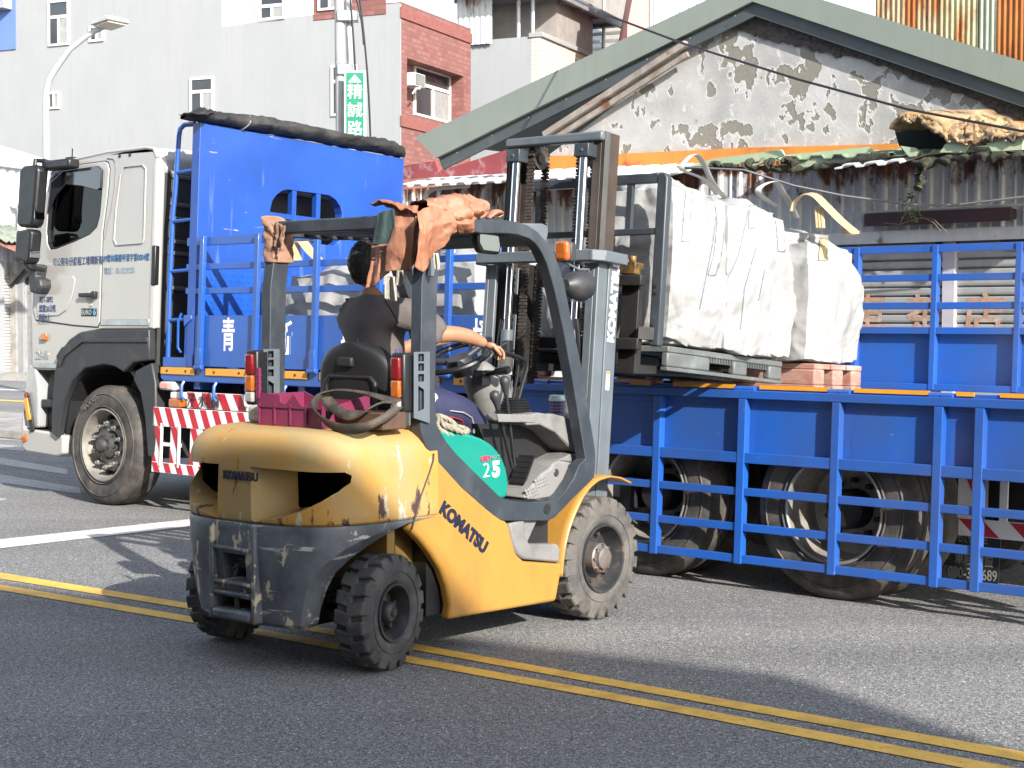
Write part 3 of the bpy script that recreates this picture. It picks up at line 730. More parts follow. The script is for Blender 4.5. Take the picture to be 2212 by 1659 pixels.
# trim screws
b = MB(); rnd = random.Random(8)
for i in range(8):
    t = .08 + i * .125; p = (fa[-1][0] + (apl[0] - fa[-1][0]) * t, fa[-1][1] + (apl[1] - fa[-1][1]) * t - .06); b.cyl((p[0], -.149, p[1]), (p[0], -.156, p[1]), .008, 6)
b.build("trim_screws", chromey, shop)["kind"] = "stuff"
# roof sheets going back
b = MB(); b.add([(apu[0], -.1, apu[1] - .02), (apu[0], 9, apu[1] - .02), (fa[0][0], 9, fa[0][1] - .02), (fa[0][0], -.1, fa[0][1] - .02)], [(0, 1, 2, 3)]); b.build("roof", trim, shop, smooth=0, solid=.03)
b = MB(); b.add([(apu[0], -.1, apu[1] - .02), (apu[0], 9, apu[1] - .02), (r_up[0], 9, r_up[1] - .02), (r_up[0], -.1, r_up[1] - .02)], [(0, 1, 2, 3)]); b.build("roof", trim, shop, smooth=0, solid=.03)
# weathered timber rafter under the left slope
wood = mat("weathered timber", (.30, .26, .22), .85, var=.2, streak=.4, vs=4, bump=.3, wear=((RUST, .62, 5, (1, 1, 1), .08, None),))
p, q = s_(TM, (1620, 905), 4.9), s_(TM, (2200, 520), 4.9); q2 = s_(TR, (420, 235), 4.9)
b = MB(); b.bar(p, q2, .06, .13, (0, 1, 0)); b.bar(p + np.array([.03, .0, -.08]), q2 + np.array([0, 0, -.1]), .05, .04, (0, 1, 0)); b.build("rafter", wood, shop, smooth=0)
# orange painted flashing at the foot of the gable
orange = mat("flaking orange paint", (.52, .20, .035), .7, var=.15, vs=2, wear=(((.30, .05, .03), .62, 3, (1, 1, 1), .08, None), ((.45, .42, .36), .74, 9, (1, 1, 1), .03, None)))
o1 = spoly(TR, 4.97, [(50, 905), (50, 822), (250, 812), (450, 803), (700, 790), (1000, 782), (1300, 775), (1540, 768), (1560, 800), (1560, 860), (300, 905)])
b = MB(); b.prism(o1, 1, -.05, -.004); b.build("flashing", orange, shop, smooth=0)
o2 = spoly(TM, 4.97, [(1370, 1020), (1640, 1045), (1870, 1040), (1870, 1150), (1370, 1180)])
b = MB(); b.prism(o2, 1, -.04, -.004); b.build("flashing", orange, shop, smooth=0)
o3 = spoly(TR, 4.6, [(1600, 640), (1800, 620), (2212, 625), (2212, 680), (1800, 650)])
b = MB(); b.prism(o3, 1, -.05, -.0); b.build("flashing", orange, shop, smooth=0)
# red sheet at the left end
redsh = mat("faded red sheet", (.24, .045, .05), .55, var=.12, vs=3, wear=(((.42, .36, .34), .64, 5, (1, 1, 1), .1, None), ((.5, .45, .4), .72, 3, (1, 1, 1), .05, None)))
r1 = spoly(TM, 4.4, [(560, 1130), (880, 1078), (905, 1150), (1375, 1000), (1395, 1160), (560, 1205)])
b = MB(); b.prism(r1, 1, -.62, -.58); b.build("red_sheet", redsh, shop, smooth=0)
# white corrugated awning strip
def awn(x0, x1, ztop, zbot, yt, yb, per, mtl, amp=.025, prof=None, name="awning", jag=0):
    rr = random.Random(int(x0 * 100))
    js = [rr.uniform(0, jag) for _ in range(400)]
    def fn(u, v, hg):
        t = (u) / max(1e-6, (x1 - x0))
        zt = ztop[0] * (1 - t) + ztop[1] * t; zb = zbot[0] * (1 - t) + zbot[1] * t
        vv = v * (1 - js[int(u / per * 2) % 400])
        return (x0 + u, yt + (yb - yt) * vv, zt + (zb - zt) * vv + hg)
    bb = corrugated(fn, x1 - x0, per, amp=amp, prof=prof or ((0, 0), (.3, 0), (.42, 1), (.88, 1), (1, 0)), nv=4)
    return bb.build(name, mtl, shop, smooth=0, solid=.012)
wsheet = mat("white corrugated sheet", (.66, .665, .66), .45, .05, var=.05, vs=2, wear=(((.40, .37, .33), .70, 6, (1, 1, 1), .08, None),))
A0, A1 = s_(TM, (600, 1255), 4.1), s_(TR, (380, 935), 4.1)
B0, B1 = s_(TM, (600, 1205), 4.95), s_(TR, (380, 898), 4.95)
awn(A0[0], A1[0], (B0[2], B1[2]), (A0[2], A1[2]), -.05, -.9, .21, wsheet)
A2, A3 = s_(TR, (1200, 900), 4.2), s_(TR, (1560, 870), 4.2); B2 = s_(TR, (1200, 870), 4.9)
awn(A2[0], A3[0], (B2[2] + .02, B2[2] + .04), (A2[2], A3[2]), -.1, -.8, .21, wsheet)
G2_, G3_ = s_(TR, (760, 885), 4.3), s_(TR, (2400, 835), 4.3)
awn(G2_[0], G3_[0] + .8, (G2_[2] + .13, G3_[2] + .13), (G2_[2] + .035, G3_[2] + .035), -.03, -.72, .24, mat("old green awning sheet", (.20, .25, .17), .6, var=.2, vs=3), .03, None, 'awning', .12)
# pale green broken sheets
gsh = mat("pale green sheet", (.33, .42, .27), .5, var=.08, vs=3, wear=(((.50, .42, .30), .62, 5, (1, 1, 1), .08, None), ((.06, .055, .04), .72, 10, (1, 1, 1), .05, None)))
moss = mat("black moss", (.028, .027, .018), .95, var=.6, vs=15, bump=1, bs=40, wear=(((.07, .085, .025), .62, 16, (1, 1, 1), .05, None), ((.17, .13, .09), .70, 20, (1, 1, 1), .04, None)))
for lo, hi, yy in (([(390, 905), (720, 875), (720, 910)], [(940, 830), (925, 800), (560, 850)], 4.35), ([(960, 905), (1250, 870), (1560, 835)], [(1420, 812), (1390, 785), (980, 828)], 4.4), ([(1600, 830), (1560, 780), (1640, 790)], [(1660, 810), (1640, 835), (1610, 838)], 4.3), ([(1770, 815), (1800, 770)], [(1930, 770), (1900, 815)], 4.25), ([(2050, 810), (2020, 765)], [(2212, 745), (2212, 800)], 4.25)):
    b = MB(); pts = spoly(TR, yy, lo + hi); b.prism(pts, 1, yy - 5 - .03, yy - 5)
    b.build("green_sheet", gsh, shop, smooth=0)
def lump(name, path, r, mt, seed, yy, n=10, rag=.5, squash=.7):
    b = MB(); P = [np.array(s_(TR, p, yy)) for p in path]
    rr = random.Random(seed); pts = []; ra = []
    for i in range(len(P) - 1):
        for k in range(6):
            t = k / 6; q = P[i] * (1 - t) + P[i + 1] * t; pts.append(q); ra.append(r * (1 + rr.uniform(-rag, rag)))
    b.tube(pts, ra, n, flat=squash)
    b.v = [tuple(np.array(v) + .035 * np.array([fbm((v[0] * 14 + seed, v[1] * 14, v[2] * 14)), fbm((v[0] * 14, v[1] * 14 + 7, v[2] * 14)), fbm((v[0] * 14, v[1] * 14, v[2] * 14 + 3))])) for v in b.v]
    return b.build(name, mt, shop, smooth=60, sub=1)
lump("moss_edge", [(390, 905), (560, 900), (640, 880), (720, 905), (800, 900), (900, 905), (1010, 905), (1150, 885), (1300, 860), (1540, 815)], .035, moss, 3, 4.32, rag=.7)
for k, p in enumerate(((570, 868), (745, 868), (862, 860), (955, 848), (985, 866))): lump("moss_tuft", [(p[0] - 25, p[1] + 20), p, (p[0] + 22, p[1] + 18)], .05, moss, 11 + k, 4.3)
lump("moss_edge", [(1640, 885), (1740, 860), (1850, 850), (1960, 838), (2100, 832), (2230, 822)], .05, moss, 5, 4.2, rag=.6)
lump("moss_edge", [(1640, 850), (1655, 920), (1660, 980), (1645, 1030)], .05, moss, 6, 4.2, rag=.8)
lump("moss_edge", [(1700, 855), (1665, 940), (1668, 985)], .04, moss, 7, 4.15, rag=.8)
# broken fibre cement slab with a dark hollow
slab = mat("broken fibre cement", (.30, .195, .10), .9, var=.4, vs=6, bump=.8, bs=22, wear=(((.06, .045, .03), .56, 9, (1, 1, 1), .06, None), ((.16, .04, .03), .66, 3, (1, .6, 1), .05, None), ((.45, .33, .17), .64, 4, (1, 1, 1), .1, None)))
b = MB()
top = [np.array(s_(TR, p, 4.3)) for p in ((1500, 690), (1530, 640), (1570, 615), (1640, 608), (1740, 650), (1780, 690), (1770, 730))]
rr = random.Random(2)
def hollow(u, v):
    i = u * (len(top) - 1); k = min(int(i), len(top) - 2); q = top[k] * (1 - i + k) + top[k + 1] * (i - k)
    return tuple(q + np.array([v * .35, v * .65, v * .05]) + .02 * np.array([fbm((u * 9, v * 5, 1)), fbm((u * 9, v * 5, 4)), fbm((u * 9, v * 5, 8))]))
b.grid(hollow, 26, 8); b.build("broken_slab", slab, shop, smooth=50, solid=.05)
b = MB(); b.prism(spoly(TR, 4.62, [(1525, 690), (1560, 640), (1640, 615), (1740, 655), (1790, 720), (1800, 790), (1700, 815), (1600, 835), (1550, 780)]), 1, -.40, -.37); b.build("hollow_shade", mat("hollow shade dark green", (.006, .010, .007), .9), shop, smooth=0)  # near-black sheet painted as the shade inside the hollow
b = MB()
e1 = [np.array(s_(TR, p, 4.5)) for p in ((1550, 622), (1640, 604), (1760, 628), (1900, 645), (2000, 655), (2240, 688))]
e0 = [np.array(s_(TR, p, 4.18)) for p in ((1570, 640), (1650, 640), (1790, 735), (1900, 762), (2050, 735), (2240, 728))]
def slabf(u, v):
    i = u * (len(e0) - 1); k = min(int(i), len(e0) - 2); f = i - k
    a_ = e0[k] * (1 - f) + e0[k + 1] * f; c_ = e1[k] * (1 - f) + e1[k + 1] * f
    q = a_ * (1 - v) + c_ * v; q[2] += .05 * (abs(noise.noise(Vector((u * 22, v * 2, 3)))) - .2) * (1 - .3 * v)
    return tuple(q + np.array([0, 0, .012 * math.sin(u * 40 + 2 * v)]) + .045 * np.array([fbm((u * 20, v * 6, 1)), 0, fbm((u * 20, v * 6, 8))]))
b.grid(slabf, 90, 12); b.build("broken_slab", slab, shop, smooth=30, solid=.022)
# rusty sheet front below the awning
tin = mat("rusty galvanised sheet", (.55, .545, .53), .6, .25, var=.12, vs=5, streak=.08, wear=(((.52, .51, .48), .60, 14, (1, 1, .5), .06, None), (RUST, .66, 5, (1, 1, .5), .05, (2, 2.72, 3.12, .24)), ((.085, .035, .018), .72, 8, (1, 1, .4), .05, (2, 2.7, 3.12, .2))))
zb = s_(RB, (600, 780))[2]
b = corrugated(lambda u, v, hg: (-4.5 + u, -.02 - hg, zb + v * (3.16 - zb)), 10.5, .2215, prof=((0, 0), (.08, 1), (.2, 1), (.28, 0), (.6, 0), (.64, .35), (.70, .35), (.74, 0), (1, 0)), amp=.03)
b.build("sheet_front", tin, shop, smooth=0, solid=.004)
b = MB(); b.box(-4.5, 6, -.10, -.07, zb - .09, zb + .02); b.build("lintel_edge", tin, shop, smooth=0)
# shutters, pier, beam
px0, px1 = s_(RB, (780, 1000))[0], s_(RB, (850, 1000))[0]
shutg = mat("grey roller shutter", (.33, .33, .325), .5, .2, var=.12, vs=1.2, streak=.12, wear=(((.20, .19, .17), .62, 2.5, (1, 1, .4), .1, None),))
def shutter(x0, x1, y):
    b = MB(); n = int((zb - .09) / .081)
    for i in range(n + 1):
        z = i * .081; b.prism([(y + .03, z), (y + .004, z + .014), (y, z + .03), (y, z + .066), (y + .012, z + .074), (y + .03, z + .078)], 0, x0, x1)
    return b.build("roller_shutter", shutg, shop, smooth=0)
shutter(-1.2, px0, .02); shutter(px1, 6, .02)
for xa, xb in ((px0, px1), (-1.4, -1.2)):
    b = MB(); b.box(xa, xb, -.03, .15, 0, zb - .09); b.build("pier", mat("pale purple pier", (.38, .36, .40), .7, var=.12, vs=5, wear=(((.12, .10, .08), .68, 7, (1, 1, 1), .06, None),)), shop, smooth=0)
bl, br_ = s_(RB, (365, 712)), s_(RB, (1230, 670))
b = MB(); b.box(bl[0], br_[0], -.16, -.06, bl[2] - .04, bl[2] + .05); b.box(bl[0], br_[0], -.19, -.165, bl[2] - .055, bl[2] + .06); b.build("beam", mat("dark red beam", (.045, .018, .02), .6, var=.3), shop, smooth=0, bevel=.004)
rtxt = mat("faded red lettering", (.34, .20, .13), .8, var=.3, vs=7, wear=(((.33, .325, .32), .58, 12, (1, 1, 1), .08, None),))
for ch, p, sz in (("店", (1010, 1270), .40), ("茶", (660, 1270), .38), ("車", (320, 1270), .40)):
    q = s_(RB, p); text("painted_character", ch, sz, rtxt, shop, tmat((q[0], .0185, q[2] - .02), (1, 0, 0), (0, 0, 1)), .0006, .006)
# weeds and loose wires in front of the beam
weed = mat("weed leaf", (.10, .17, .05), .6, var=.4, vs=20)
rr = random.Random(9); b = MB()
for c in ((590, 690, 26, 30), (560, 600, 30, 34), (600, 670, 18, 20), (580, 560, 16, 18)):
    for k in range(16):
        q = s_(RB, (c[0] + rr.gauss(0, c[2]), c[1] + rr.gauss(0, c[3])), 4.7); a = rr.uniform(0, 6.28); t = rr.uniform(-.8, .8); r = rr.uniform(.012, .026)
        d1 = np.array([math.cos(a), math.sin(a) * .5, t]) * r; d2 = np.array([-math.sin(a), .4, math.cos(a)]) * r * .5
        b.add([q - d1, q + d2, q + d1, q - d2], [(0, 1, 2, 3)])
wd = thing("weed", "small leafy weed dangling from the broken green roof edge", "weed", T0.at(3, 5, 0))
b.build("leaves", weed, wd, smooth=0)
b = MB()
for pts in ([(600, 560), (560, 640), (520, 720)], [(605, 570), (630, 650), (640, 680)], [(590, 560), (540, 600), (530, 660)], [(640, 690), (720, 700), (780, 760), (800, 780)], [(420, 720), (520, 730), (600, 700), (660, 690), (720, 720), (760, 770)]):
    b.tube([tuple(s_(RB, p, 4.72)) for p in pts], .005, 5)
b.build("stem", mat("dry stem", (.14, .11, .07), .8), wd)
# overhead cables
def cable(label, r, pts, fr=S, mt=blackp, org=None, kind="overhead_cable"):
    b = MB(); P = [np.array(p) for p in pts]; out = []
    for i in range(len(P) - 1):
        for k in range(6): t = k / 6; out.append(P[i] * (1 - t) + P[i + 1] * t)
    out.append(P[-1]); b.tube(out, r, 6)
    return tag(b.build(kind, mt, fr=fr), label, "cable")
cable("thick black cable sagging across the plaster gable", .011, [hp(S, TM, (1500, -150), 1, 8), hp(S, TR, (0, 85), 1, 4.2), hp(S, TR, (400, 235), 1, 4.1), hp(S, TR, (1000, 422), 1, 4.0), hp(S, TR, (1600, 585), 1, 4.0), hp(S, TR, (2300, 718), 1, 4.0)])
cable("thin grey wire sagging in front of the rusty sheet wall above the bags", .011, [hp(S, TR, (360, 890), 1, 4.15), hp(S, TR, (720, 908), 1, 4.15), hp(S, TR, (980, 990), 1, 4.2), hp(S, TR, (1250, 1045), 1, 4.3), hp(S, TR, (1600, 1092), 1, 4.4), hp(S, TR, (1850, 1095), 1, 4.5), hp(S, TR, (2300, 1040), 1, 4.5)], mt=mat("grey wire", (.16, .155, .15), .6))
cable("pale pipe running level above the dark red beam", .011, [hp(S, TR, (1290, 1140), 1, 4.85), hp(S, TR, (2300, 1085), 1, 4.85)], mt=mat("pale pipe", (.42, .40, .36), .6), kind="wall_pipe")
cable("white bent pipe under the white awning beside the blue headboard", .022, [hp(S, TM, (905, 1350), 1, 4.3), hp(S, TM, (810, 1330), 1, 4.3), hp(S, TM, (825, 1290), 1, 4.3), hp(S, TM, (870, 1265), 1, 4.3), hp(S, TM, (1100, 1245), 1, 4.3)], mt=frame_w, kind="wall_pipe")

# rusty corrugated building behind the roof on the right
rt = thing("rusty_building", "tall building clad in rust streaked corrugated sheets at the top right", "building", T0.at(3, 14, 0))
def rustsheet(name, c1, thr): return mat(name, c1, .75, .1, var=.15, vs=3, streak=.35, wear=(((.36, .12, .03), thr, 1.6, (1.4, 1, .35), .06, None), ((.14, .05, .025), thr + .10, 3, (1.5, 1, .3), .06, None)))
bands = [(1420, 1760, (.46, .36, .22), .50), (1760, 1975, (.50, .44, .26), .54), (1975, 2070, (.42, .45, .36), .60), (2070, 2600, (.46, .18, .05), .50)]
for i, (xa, xb, cc, tt) in enumerate(bands):
    xa_, xb_ = hp(S, TR, (xa, 100), 1, 14)[0] - 3, hp(S, TR, (xb, 100), 1, 14)[0] - 3
    b = corrugated(lambda u, v, hg: (xa_ + u, -hg - .01 * i, 2 + v * 12), xb_ - xa_, .085, None, SINE, .035); b.build("corrugated_sheet", rustsheet("rusty sheet %d" % i, cc, tt), rt, smooth=50, solid=.006)
xa_ = hp(S, TR, (1425, 60), 1, 14)[0] - 3
b = MB(); b.box(xa_, xa_ + 14, .1, 8, 0, 14); b.build("wall", conc, rt, smooth=0)

# ------------------------------------------------------------------ the truck (frame T: x to the rear, y away from us, z up)
tk = thing("flatbed_truck", "blue dropside flatbed truck with a white cab and a tall blue headboard", "truck", T)
def tp(c, v, pts): return poly(T, c, 1, v, pts)
W_ = 2.42
# cab outline in side view
cab = [(-.714, 1.172), (-1.16, 1.17), (-1.19, 1.6), (-1.21, 2.06), (-1.13, 2.42), (-1.02, 2.80), (-.95, 2.98), (-.86, 3.045), (-.70, 3.085), (-.07, 3.125), (.50, 3.125), (.60, 3.11), (.655, 3.05), (.665, 2.9), (.675, 1.556), (-.126, 1.545), (-.35, 1.52), (-.50, 1.46), (-.615, 1.369), (-.68, 1.27)]
wino = [(-.90, 2.915), (-.84, 2.955), (-.70, 2.972), (-.534, 2.985), (-.17, 2.985), (-.12, 2.94), (-.122, 2.75), (-.14, 2.56), (-.18, 2.46), (-.28, 2.40), (-.50, 2.345), (-.80, 2.285), (-.90, 2.28), (-.945, 2.34), (-.965, 2.45), (-.945, 2.72)]
cabp = thing  # placeholder, keeps names short
def cab_side(y0, y1):
    b = MB(); b.prism(cab, 1, y0, y1, holes=[wino]); return b
o = cab_side(0, .05).build("cab_side", cabw, tk, bevel=.022, seg=3)
cab_side(W_ - .05, W_).build("cab_side", cabw, tk, bevel=.022, seg=3)
def strip(path, y0, y1, th):
    b = MB(); n = len(path); v = []
    for p in path: v += [(p[0], y0, p[1]), (p[0], y1, p[1])]
    return b.add(v, [(2 * i, 2 * i + 1, 2 * i + 3, 2 * i + 2) for i in range(n - 1)])
roofp = [(.664, 2.9), (.648, 3.04), (.60, 3.10), (.50, 3.115), (-.07, 3.115), (-.70, 3.075), (-.85, 3.035), (-.94, 2.97)]
# the roof bulges slightly towards its centre line
b = MB()
def rooff(u, v):
    i = u * (len(roofp) - 1); k = min(int(i), len(roofp) - 2); f = i - k
    x = roofp[k][0] * (1 - f) + roofp[k + 1][0] * f; z = roofp[k][1] * (1 - f) + roofp[k + 1][1] * f
    return (x, .03 + v * (W_ - .06), z - .004 + .06 * math.sin(math.pi * v) * min(1, (1 - u) * 6) * min(1, u * 4))
b.grid(rooff, 22, 16); b.build("cab_roof", cabw, tk, smooth=50, solid=.02)
for yy in (.012, W_ - .012):
    b = MB(); b.tube([(p[0], yy, p[1]) for p in [(.655, 3.02), (.60, 3.098), (.50, 3.114), (.2, 3.114), (-.07, 3.114), (-.40, 3.093), (-.70, 3.074), (-.85, 3.036), (-.94, 2.975)]], .018, 8); b.build("drip_rail", cabw, tk)
b = MB(); b.tube([(.632, .047, z) for z in (1.57, 2.0, 2.5, 2.95, 3.03)], [.052, .052, .052, .052, .03], 16); b.build("rear_corner", cabw, tk, smooth=60)
strip([(.668, 2.9), (.668, 1.25)], .045, W_ - .045, .02).build("cab_back", mat("cab back shade grey", (.05, .05, .048), .5), tk, smooth=0, solid=.02)  # dark grey stands for the headboard's shade on the white cab back
b = MB()
for z in (2.86, 2.62, 2.5, 2.3, 2.2, 1.9): b.box(.679, .70, .12, 2.3, z, z + .035)
b.build("back_ribs", mat("cab grey trim", (.12, .118, .11), .5), tk, bevel=.008)
strip([(-1.02, 2.30), (-1.20, 2.06), (-1.185, 1.6), (-1.15, 1.18)], .045, W_ - .045, .02).build("cab_front", cabw, tk, smooth=40, solid=.02)
strip([(-.935, 2.96), (-1.01, 2.80), (-1.12, 2.42), (-1.19, 2.1)], .06, W_ - .06, .01)
tint = bpy.data.materials.new("tinted glass"); tint.use_nodes = True
n, l = N(tint); n.remove(n["Principled BSDF"]); a_ = n.new("ShaderNodeBsdfTransparent"); a_.inputs[0].default_value = (.62, .68, .68, 1); g_ = n.new("ShaderNodeBsdfGlossy"); g_.inputs["Roughness"].default_value = .02
fr_n = n.new("ShaderNodeFresnel"); fr_n.inputs[0].default_value = 1.5; mx = n.new("ShaderNodeMixShader"); l.new(fr_n.outputs[0], mx.inputs[0]); l.new(a_.outputs[0], mx.inputs[1]); l.new(g_.outputs[0], mx.inputs[2]); l.new(mx.outputs[0], n["Material Output"].inputs[0])
strip([(-.945, 2.955), (-1.02, 2.78), (-1.12, 2.42), (-1.19, 2.12)], .07, W_ - .07, .01).build("windscreen", tint, tk, smooth=40, solid=.006)
b = MB(); b.prism(wino, 1, .022, .028); b.build("window_glass", tint, tk, smooth=0)
b = MB(); b.prism(wino, 1, W_ - .028, W_ - .022); b.build("window_glass", tint, tk, smooth=0)
# weather visor and black window surround
b = MB(); inner = [((p[0] + .52) * .955 - .52, (p[1] - 2.63) * .955 + 2.63) for p in wino]
b.prism([(p[0], p[1]) for p in wino], 1, -.006, .02, holes=[inner]); b.build("window_frame", blackp, tk, smooth=0)
b = MB(); b.prism([(-.93, 2.62), (-.88, 2.90), (-.70, 2.985), (-.17, 3.0), (-.10, 2.96), (-.105, 2.80), (-.16, 2.78), (-.40, 2.83), (-.66, 2.86), (-.82, 2.77)], 1, -.035, -.008); b.build("window_visor", mat("smoked visor", (.02, .022, .03), .12, coat=1, var=.1), tk, bevel=.006)
# cab interior: seats, steering wheel, dash
inter = mat("cab interior", (.03, .03, .032), .7)
b = MB(); b.box(-.30, -.12, .25, .75, 1.75, 2.62); b.box(-.27, -.15, .36, .64, 2.6, 2.8); b.box(-.7, -.2, .25, .75, 1.7, 1.95)
b.box(-.28, -.10, 1.65, 2.15, 1.75, 2.55); b.build("cab_seat", inter, tk, bevel=.04)
b = MB(); b.box(-1.12, -.72, .06, W_ - .06, 1.7, 2.24); b.box(.60, .65, .06, W_ - .06, 1.6, 3.0); b.box(-1.1, .66, .06, W_ - .06, 1.5, 1.6); b.build("cab_dashboard", inter, tk, smooth=0)
b = MB(); ctr = Vector((-.66, .5, 2.22)); b.tube([ctr + Vector((.16 * math.sin(t) * .5, .21 * math.cos(t), .19 * math.sin(t))) for t in [i * 2 * math.pi / 20 for i in range(20)]], .016, 6, True); b.build("cab_steering_wheel", blackp, tk)
b = MB()
for i, (p, q) in enumerate((((-.87, 2.3), (-.60, 2.85)), ((-.55, 2.3), (-.50, 2.95)))): b.cyl((p[0], 2.2, p[1]), (q[0], 2.2, q[1]), .02, 8)
b.build("grab_rail", blackp, tk)
# door: raised skin with a shut line, on the near side
door = [(-1.095, 1.63), (-1.165, 1.75), (-1.17, 2.06), (-1.085, 2.40), (-.985, 2.78), (-.945, 2.93), (-.86, 2.99), (-.68, 3.025), (-.10, 3.035), (-.05, 3.02), (-.02, 2.96), (-.035, 2.75), (-.075, 2.52), (-.095, 2.40), (-.095, 1.62), (-.13, 1.57), (-.5, 1.585)]
b = MB(); b.prism([((p[0] + .55) * 1.018 - .55, (p[1] - 2.3) * 1.012 + 2.3) for p in door], 1, -.0015, .01, holes=[wino]); b.build("door_gap", chassis_m, tk, smooth=0)
b = MB(); b.prism(door, 1, -.012, .02, holes=[[((p[0] + .52) * 1.015 - .52, (p[1] - 2.63) * 1.015 + 2.63) for p in wino]]); dr = b.build("door", cabw, tk, bevel=.006)
b = MB(); b.prism([(-1.06, 1.66), (-1.09, 1.86), (-1.00, 1.965), (-.52, 2.03), (-.475, 2.0), (-.50, 1.88), (-.60, 1.72), (-.72, 1.67)], 1, -.022, -.008); b.build("door_panel", cabw, dr, bevel=.012, seg=3)
b = MB(); b.box(-.37, -.16, -.055, -.035, 1.835, 1.87); b.box(-.36, -.33, -.04, -.008, 1.835, 1.87); b.box(-.19, -.13, -.05, -.008, 1.82, 1.885); b.build("handle", blackp, dr, bevel=.008)
b = MB(); b.lathe([(0, -.016), (.05, -.016), (.06, -.0125)], (-.25, 0, 1.835), 1, 20); b.build("handle_recess", mat("recess shade", (.40, .39, .37), .5), dr)
b = MB(); b.lathe([(0, -.02), (.016, -.02), (.018, -.012)], (-.225, 0, 1.765), 1, 12); b.build("lock", chromey, dr)
rear_seam = [(.073, 2.965), (.065, 2.80), (.02, 2.60), (-.03, 2.48), (-.055, 2.35)]
b = MB(); b.tube([(p[0], -.002, p[1]) for p in [(-.06, 3.06), (.03, 3.05), (.065, 3.02)] + rear_seam], .007, 6); b.build("panel_seam", mat("seam grey", (.22, .21, .2), .6), tk)
sl_ = [(.20, 2.965), (.46, 2.965), (.505, 2.93), (.51, 2.34), (.49, 2.30), (.12, 2.295), (.085, 2.34), (.10, 2.60), (.15, 2.90)]
b = MB(); b.prism([((p[0] - .3) * 1.05 + .3, (p[1] - 2.63) * 1.025 + 2.63) for p in sl_], 1, -.012, .01, holes=[sl_]); b.build("sleeper_panel_rim", cabw, tk, bevel=.008)
b = MB()
for x, z in ((.12, 3.07), (.27, 3.07)): b.lathe([(0, -.006), (.016, -.006), (.018, -.0)], (x, 0, z), 1, 12)
b.build("gutter_plug", blackp, tk)
b = MB(); b.box(-.08, .62, -.008, .0, 1.585, 1.64); b.build("sill_strip", chromey, tk, bevel=.003)
b = MB(); b.box(-1.12, -.75, -.006, .0, 1.19, 1.235); b.build("sill_strip", chromey, tk, bevel=.003)
b = MB(); b.box(.635, .685, -.012, .04, 1.93, 2.27); b.build("cab_vent", blackp, tk, bevel=.01)
b = MB(); b.box(-1.00, -.90, -.03, 0, 1.44, 1.505); b.build("side_indicator", amber_l, tk, bevel=.012)
R_, U_ = (1, 0, 0), (0, 0, 1)
dk_t = mat("dark blue lettering", (.03, .05, .13), .5); tl_t = mat("teal lettering", (.02, .10, .22), .5); gy_t = mat("grey blue lettering", (.16, .22, .30), .5)
text("company_name", "司公限有份股程工境環新青", .082, dk_t, dr, tmat((-.455, -.0145, 2.155), (1, 0, .012), U_), .0008, .0006, .80)
text("permit_number", "109雲林縣廢甲清字第0004號", .072, tl_t, tk, tmat((.245, -.003, 2.17), R_, U_), .001, .0004, .78)
text("phone_number", "電話：05-5529255", .068, gy_t, tk, tmat((.165, -.002, 2.06), R_, U_), .001, 0, .85)
for i, s in enumerate(("KET-3892", "總重26公噸", "限乘3人")): text("plate_lettering", s, .075, dk_t, dr, tmat((-1.03, -.0245, 1.815 - i * .085), R_, U_), .0008, .001, .72, 'LEFT')
b = MB(); b.box(-.37, -.135, -.0165, -.01, 1.665, 1.735); bd = b.build("emission_badge", blackp, dr, bevel=.004)
text("badge_lettering", "EURO", .06, chromey, bd, tmat((-.285, -.017, 1.698), R_, U_), .001, .001, 1.0); text("badge_lettering", "6", .085, mat("badge blue", (.10, .35, .55), .4), bd, tmat((-.163, -.017, 1.70), R_, U_), .001, .002)
text("model_number", "2641", .11, chromey, tk, tmat((-.99, -.004, 1.305), R_, U_), .003, .003, 1.0, shear=.15)
# front wheel arch trim
arch_o = [(-.126, 1.543), (-.35, 1.517), (-.50, 1.457), (-.615, 1.366), (-.68, 1.268), (-.716, 1.17), (-.745, .80), (-.735, .60)]
arch_i = [(-.64, .56), (-.62, .70), (-.56, .90), (-.44, 1.08), (-.25, 1.20), (.03, 1.24), (.20, 1.225), (.33, 1.18), (.47, 1.265), (.69, 1.29), (.675, 1.553)]
b = MB(); b.prism(arch_o + arch_i, 1, -.045, .03); b.build("wheel_arch", dgrey, tk, bevel=.012)
b = MB(); b.prism(arch_o + arch_i, 1, W_ - .03, W_ + .03); b.build("wheel_arch", dgrey, tk, bevel=.012)
b = MB(); b.prism([(-.68, 1.30), (-.60, 1.38), (-.3, 1.46), (.675, 1.48), (.675, 1.44), (-.28, 1.43), (-.55, 1.30), (-.62, 1.2)], 1, -.06, -.046); b.build("arch_flare", dgrey, tk, bevel=.006)
b = MB(); b.prism([(.47, 1.20), (.69, 1.27), (.75, 1.10), (.79, .60), (.77, .45), (.68, .47), (.62, .80), (.55, 1.0), (.44, 1.12)], 1, -.02, .42); b.build("mud_guard", dgrey, tk, bevel=.015)
b = MB(); b.prism([(-.62, .6), (-.56, .90), (-.44, 1.08), (-.25, 1.20), (.03, 1.235), (.33, 1.18), (.55, 1.0), (.60, 1.0), (.36, 1.23), (.03, 1.29), (-.28, 1.25), (-.50, 1.12), (-.62, .92)], 1, .03, .6); b.build("arch_liner", chassis_m, tk, smooth=0)
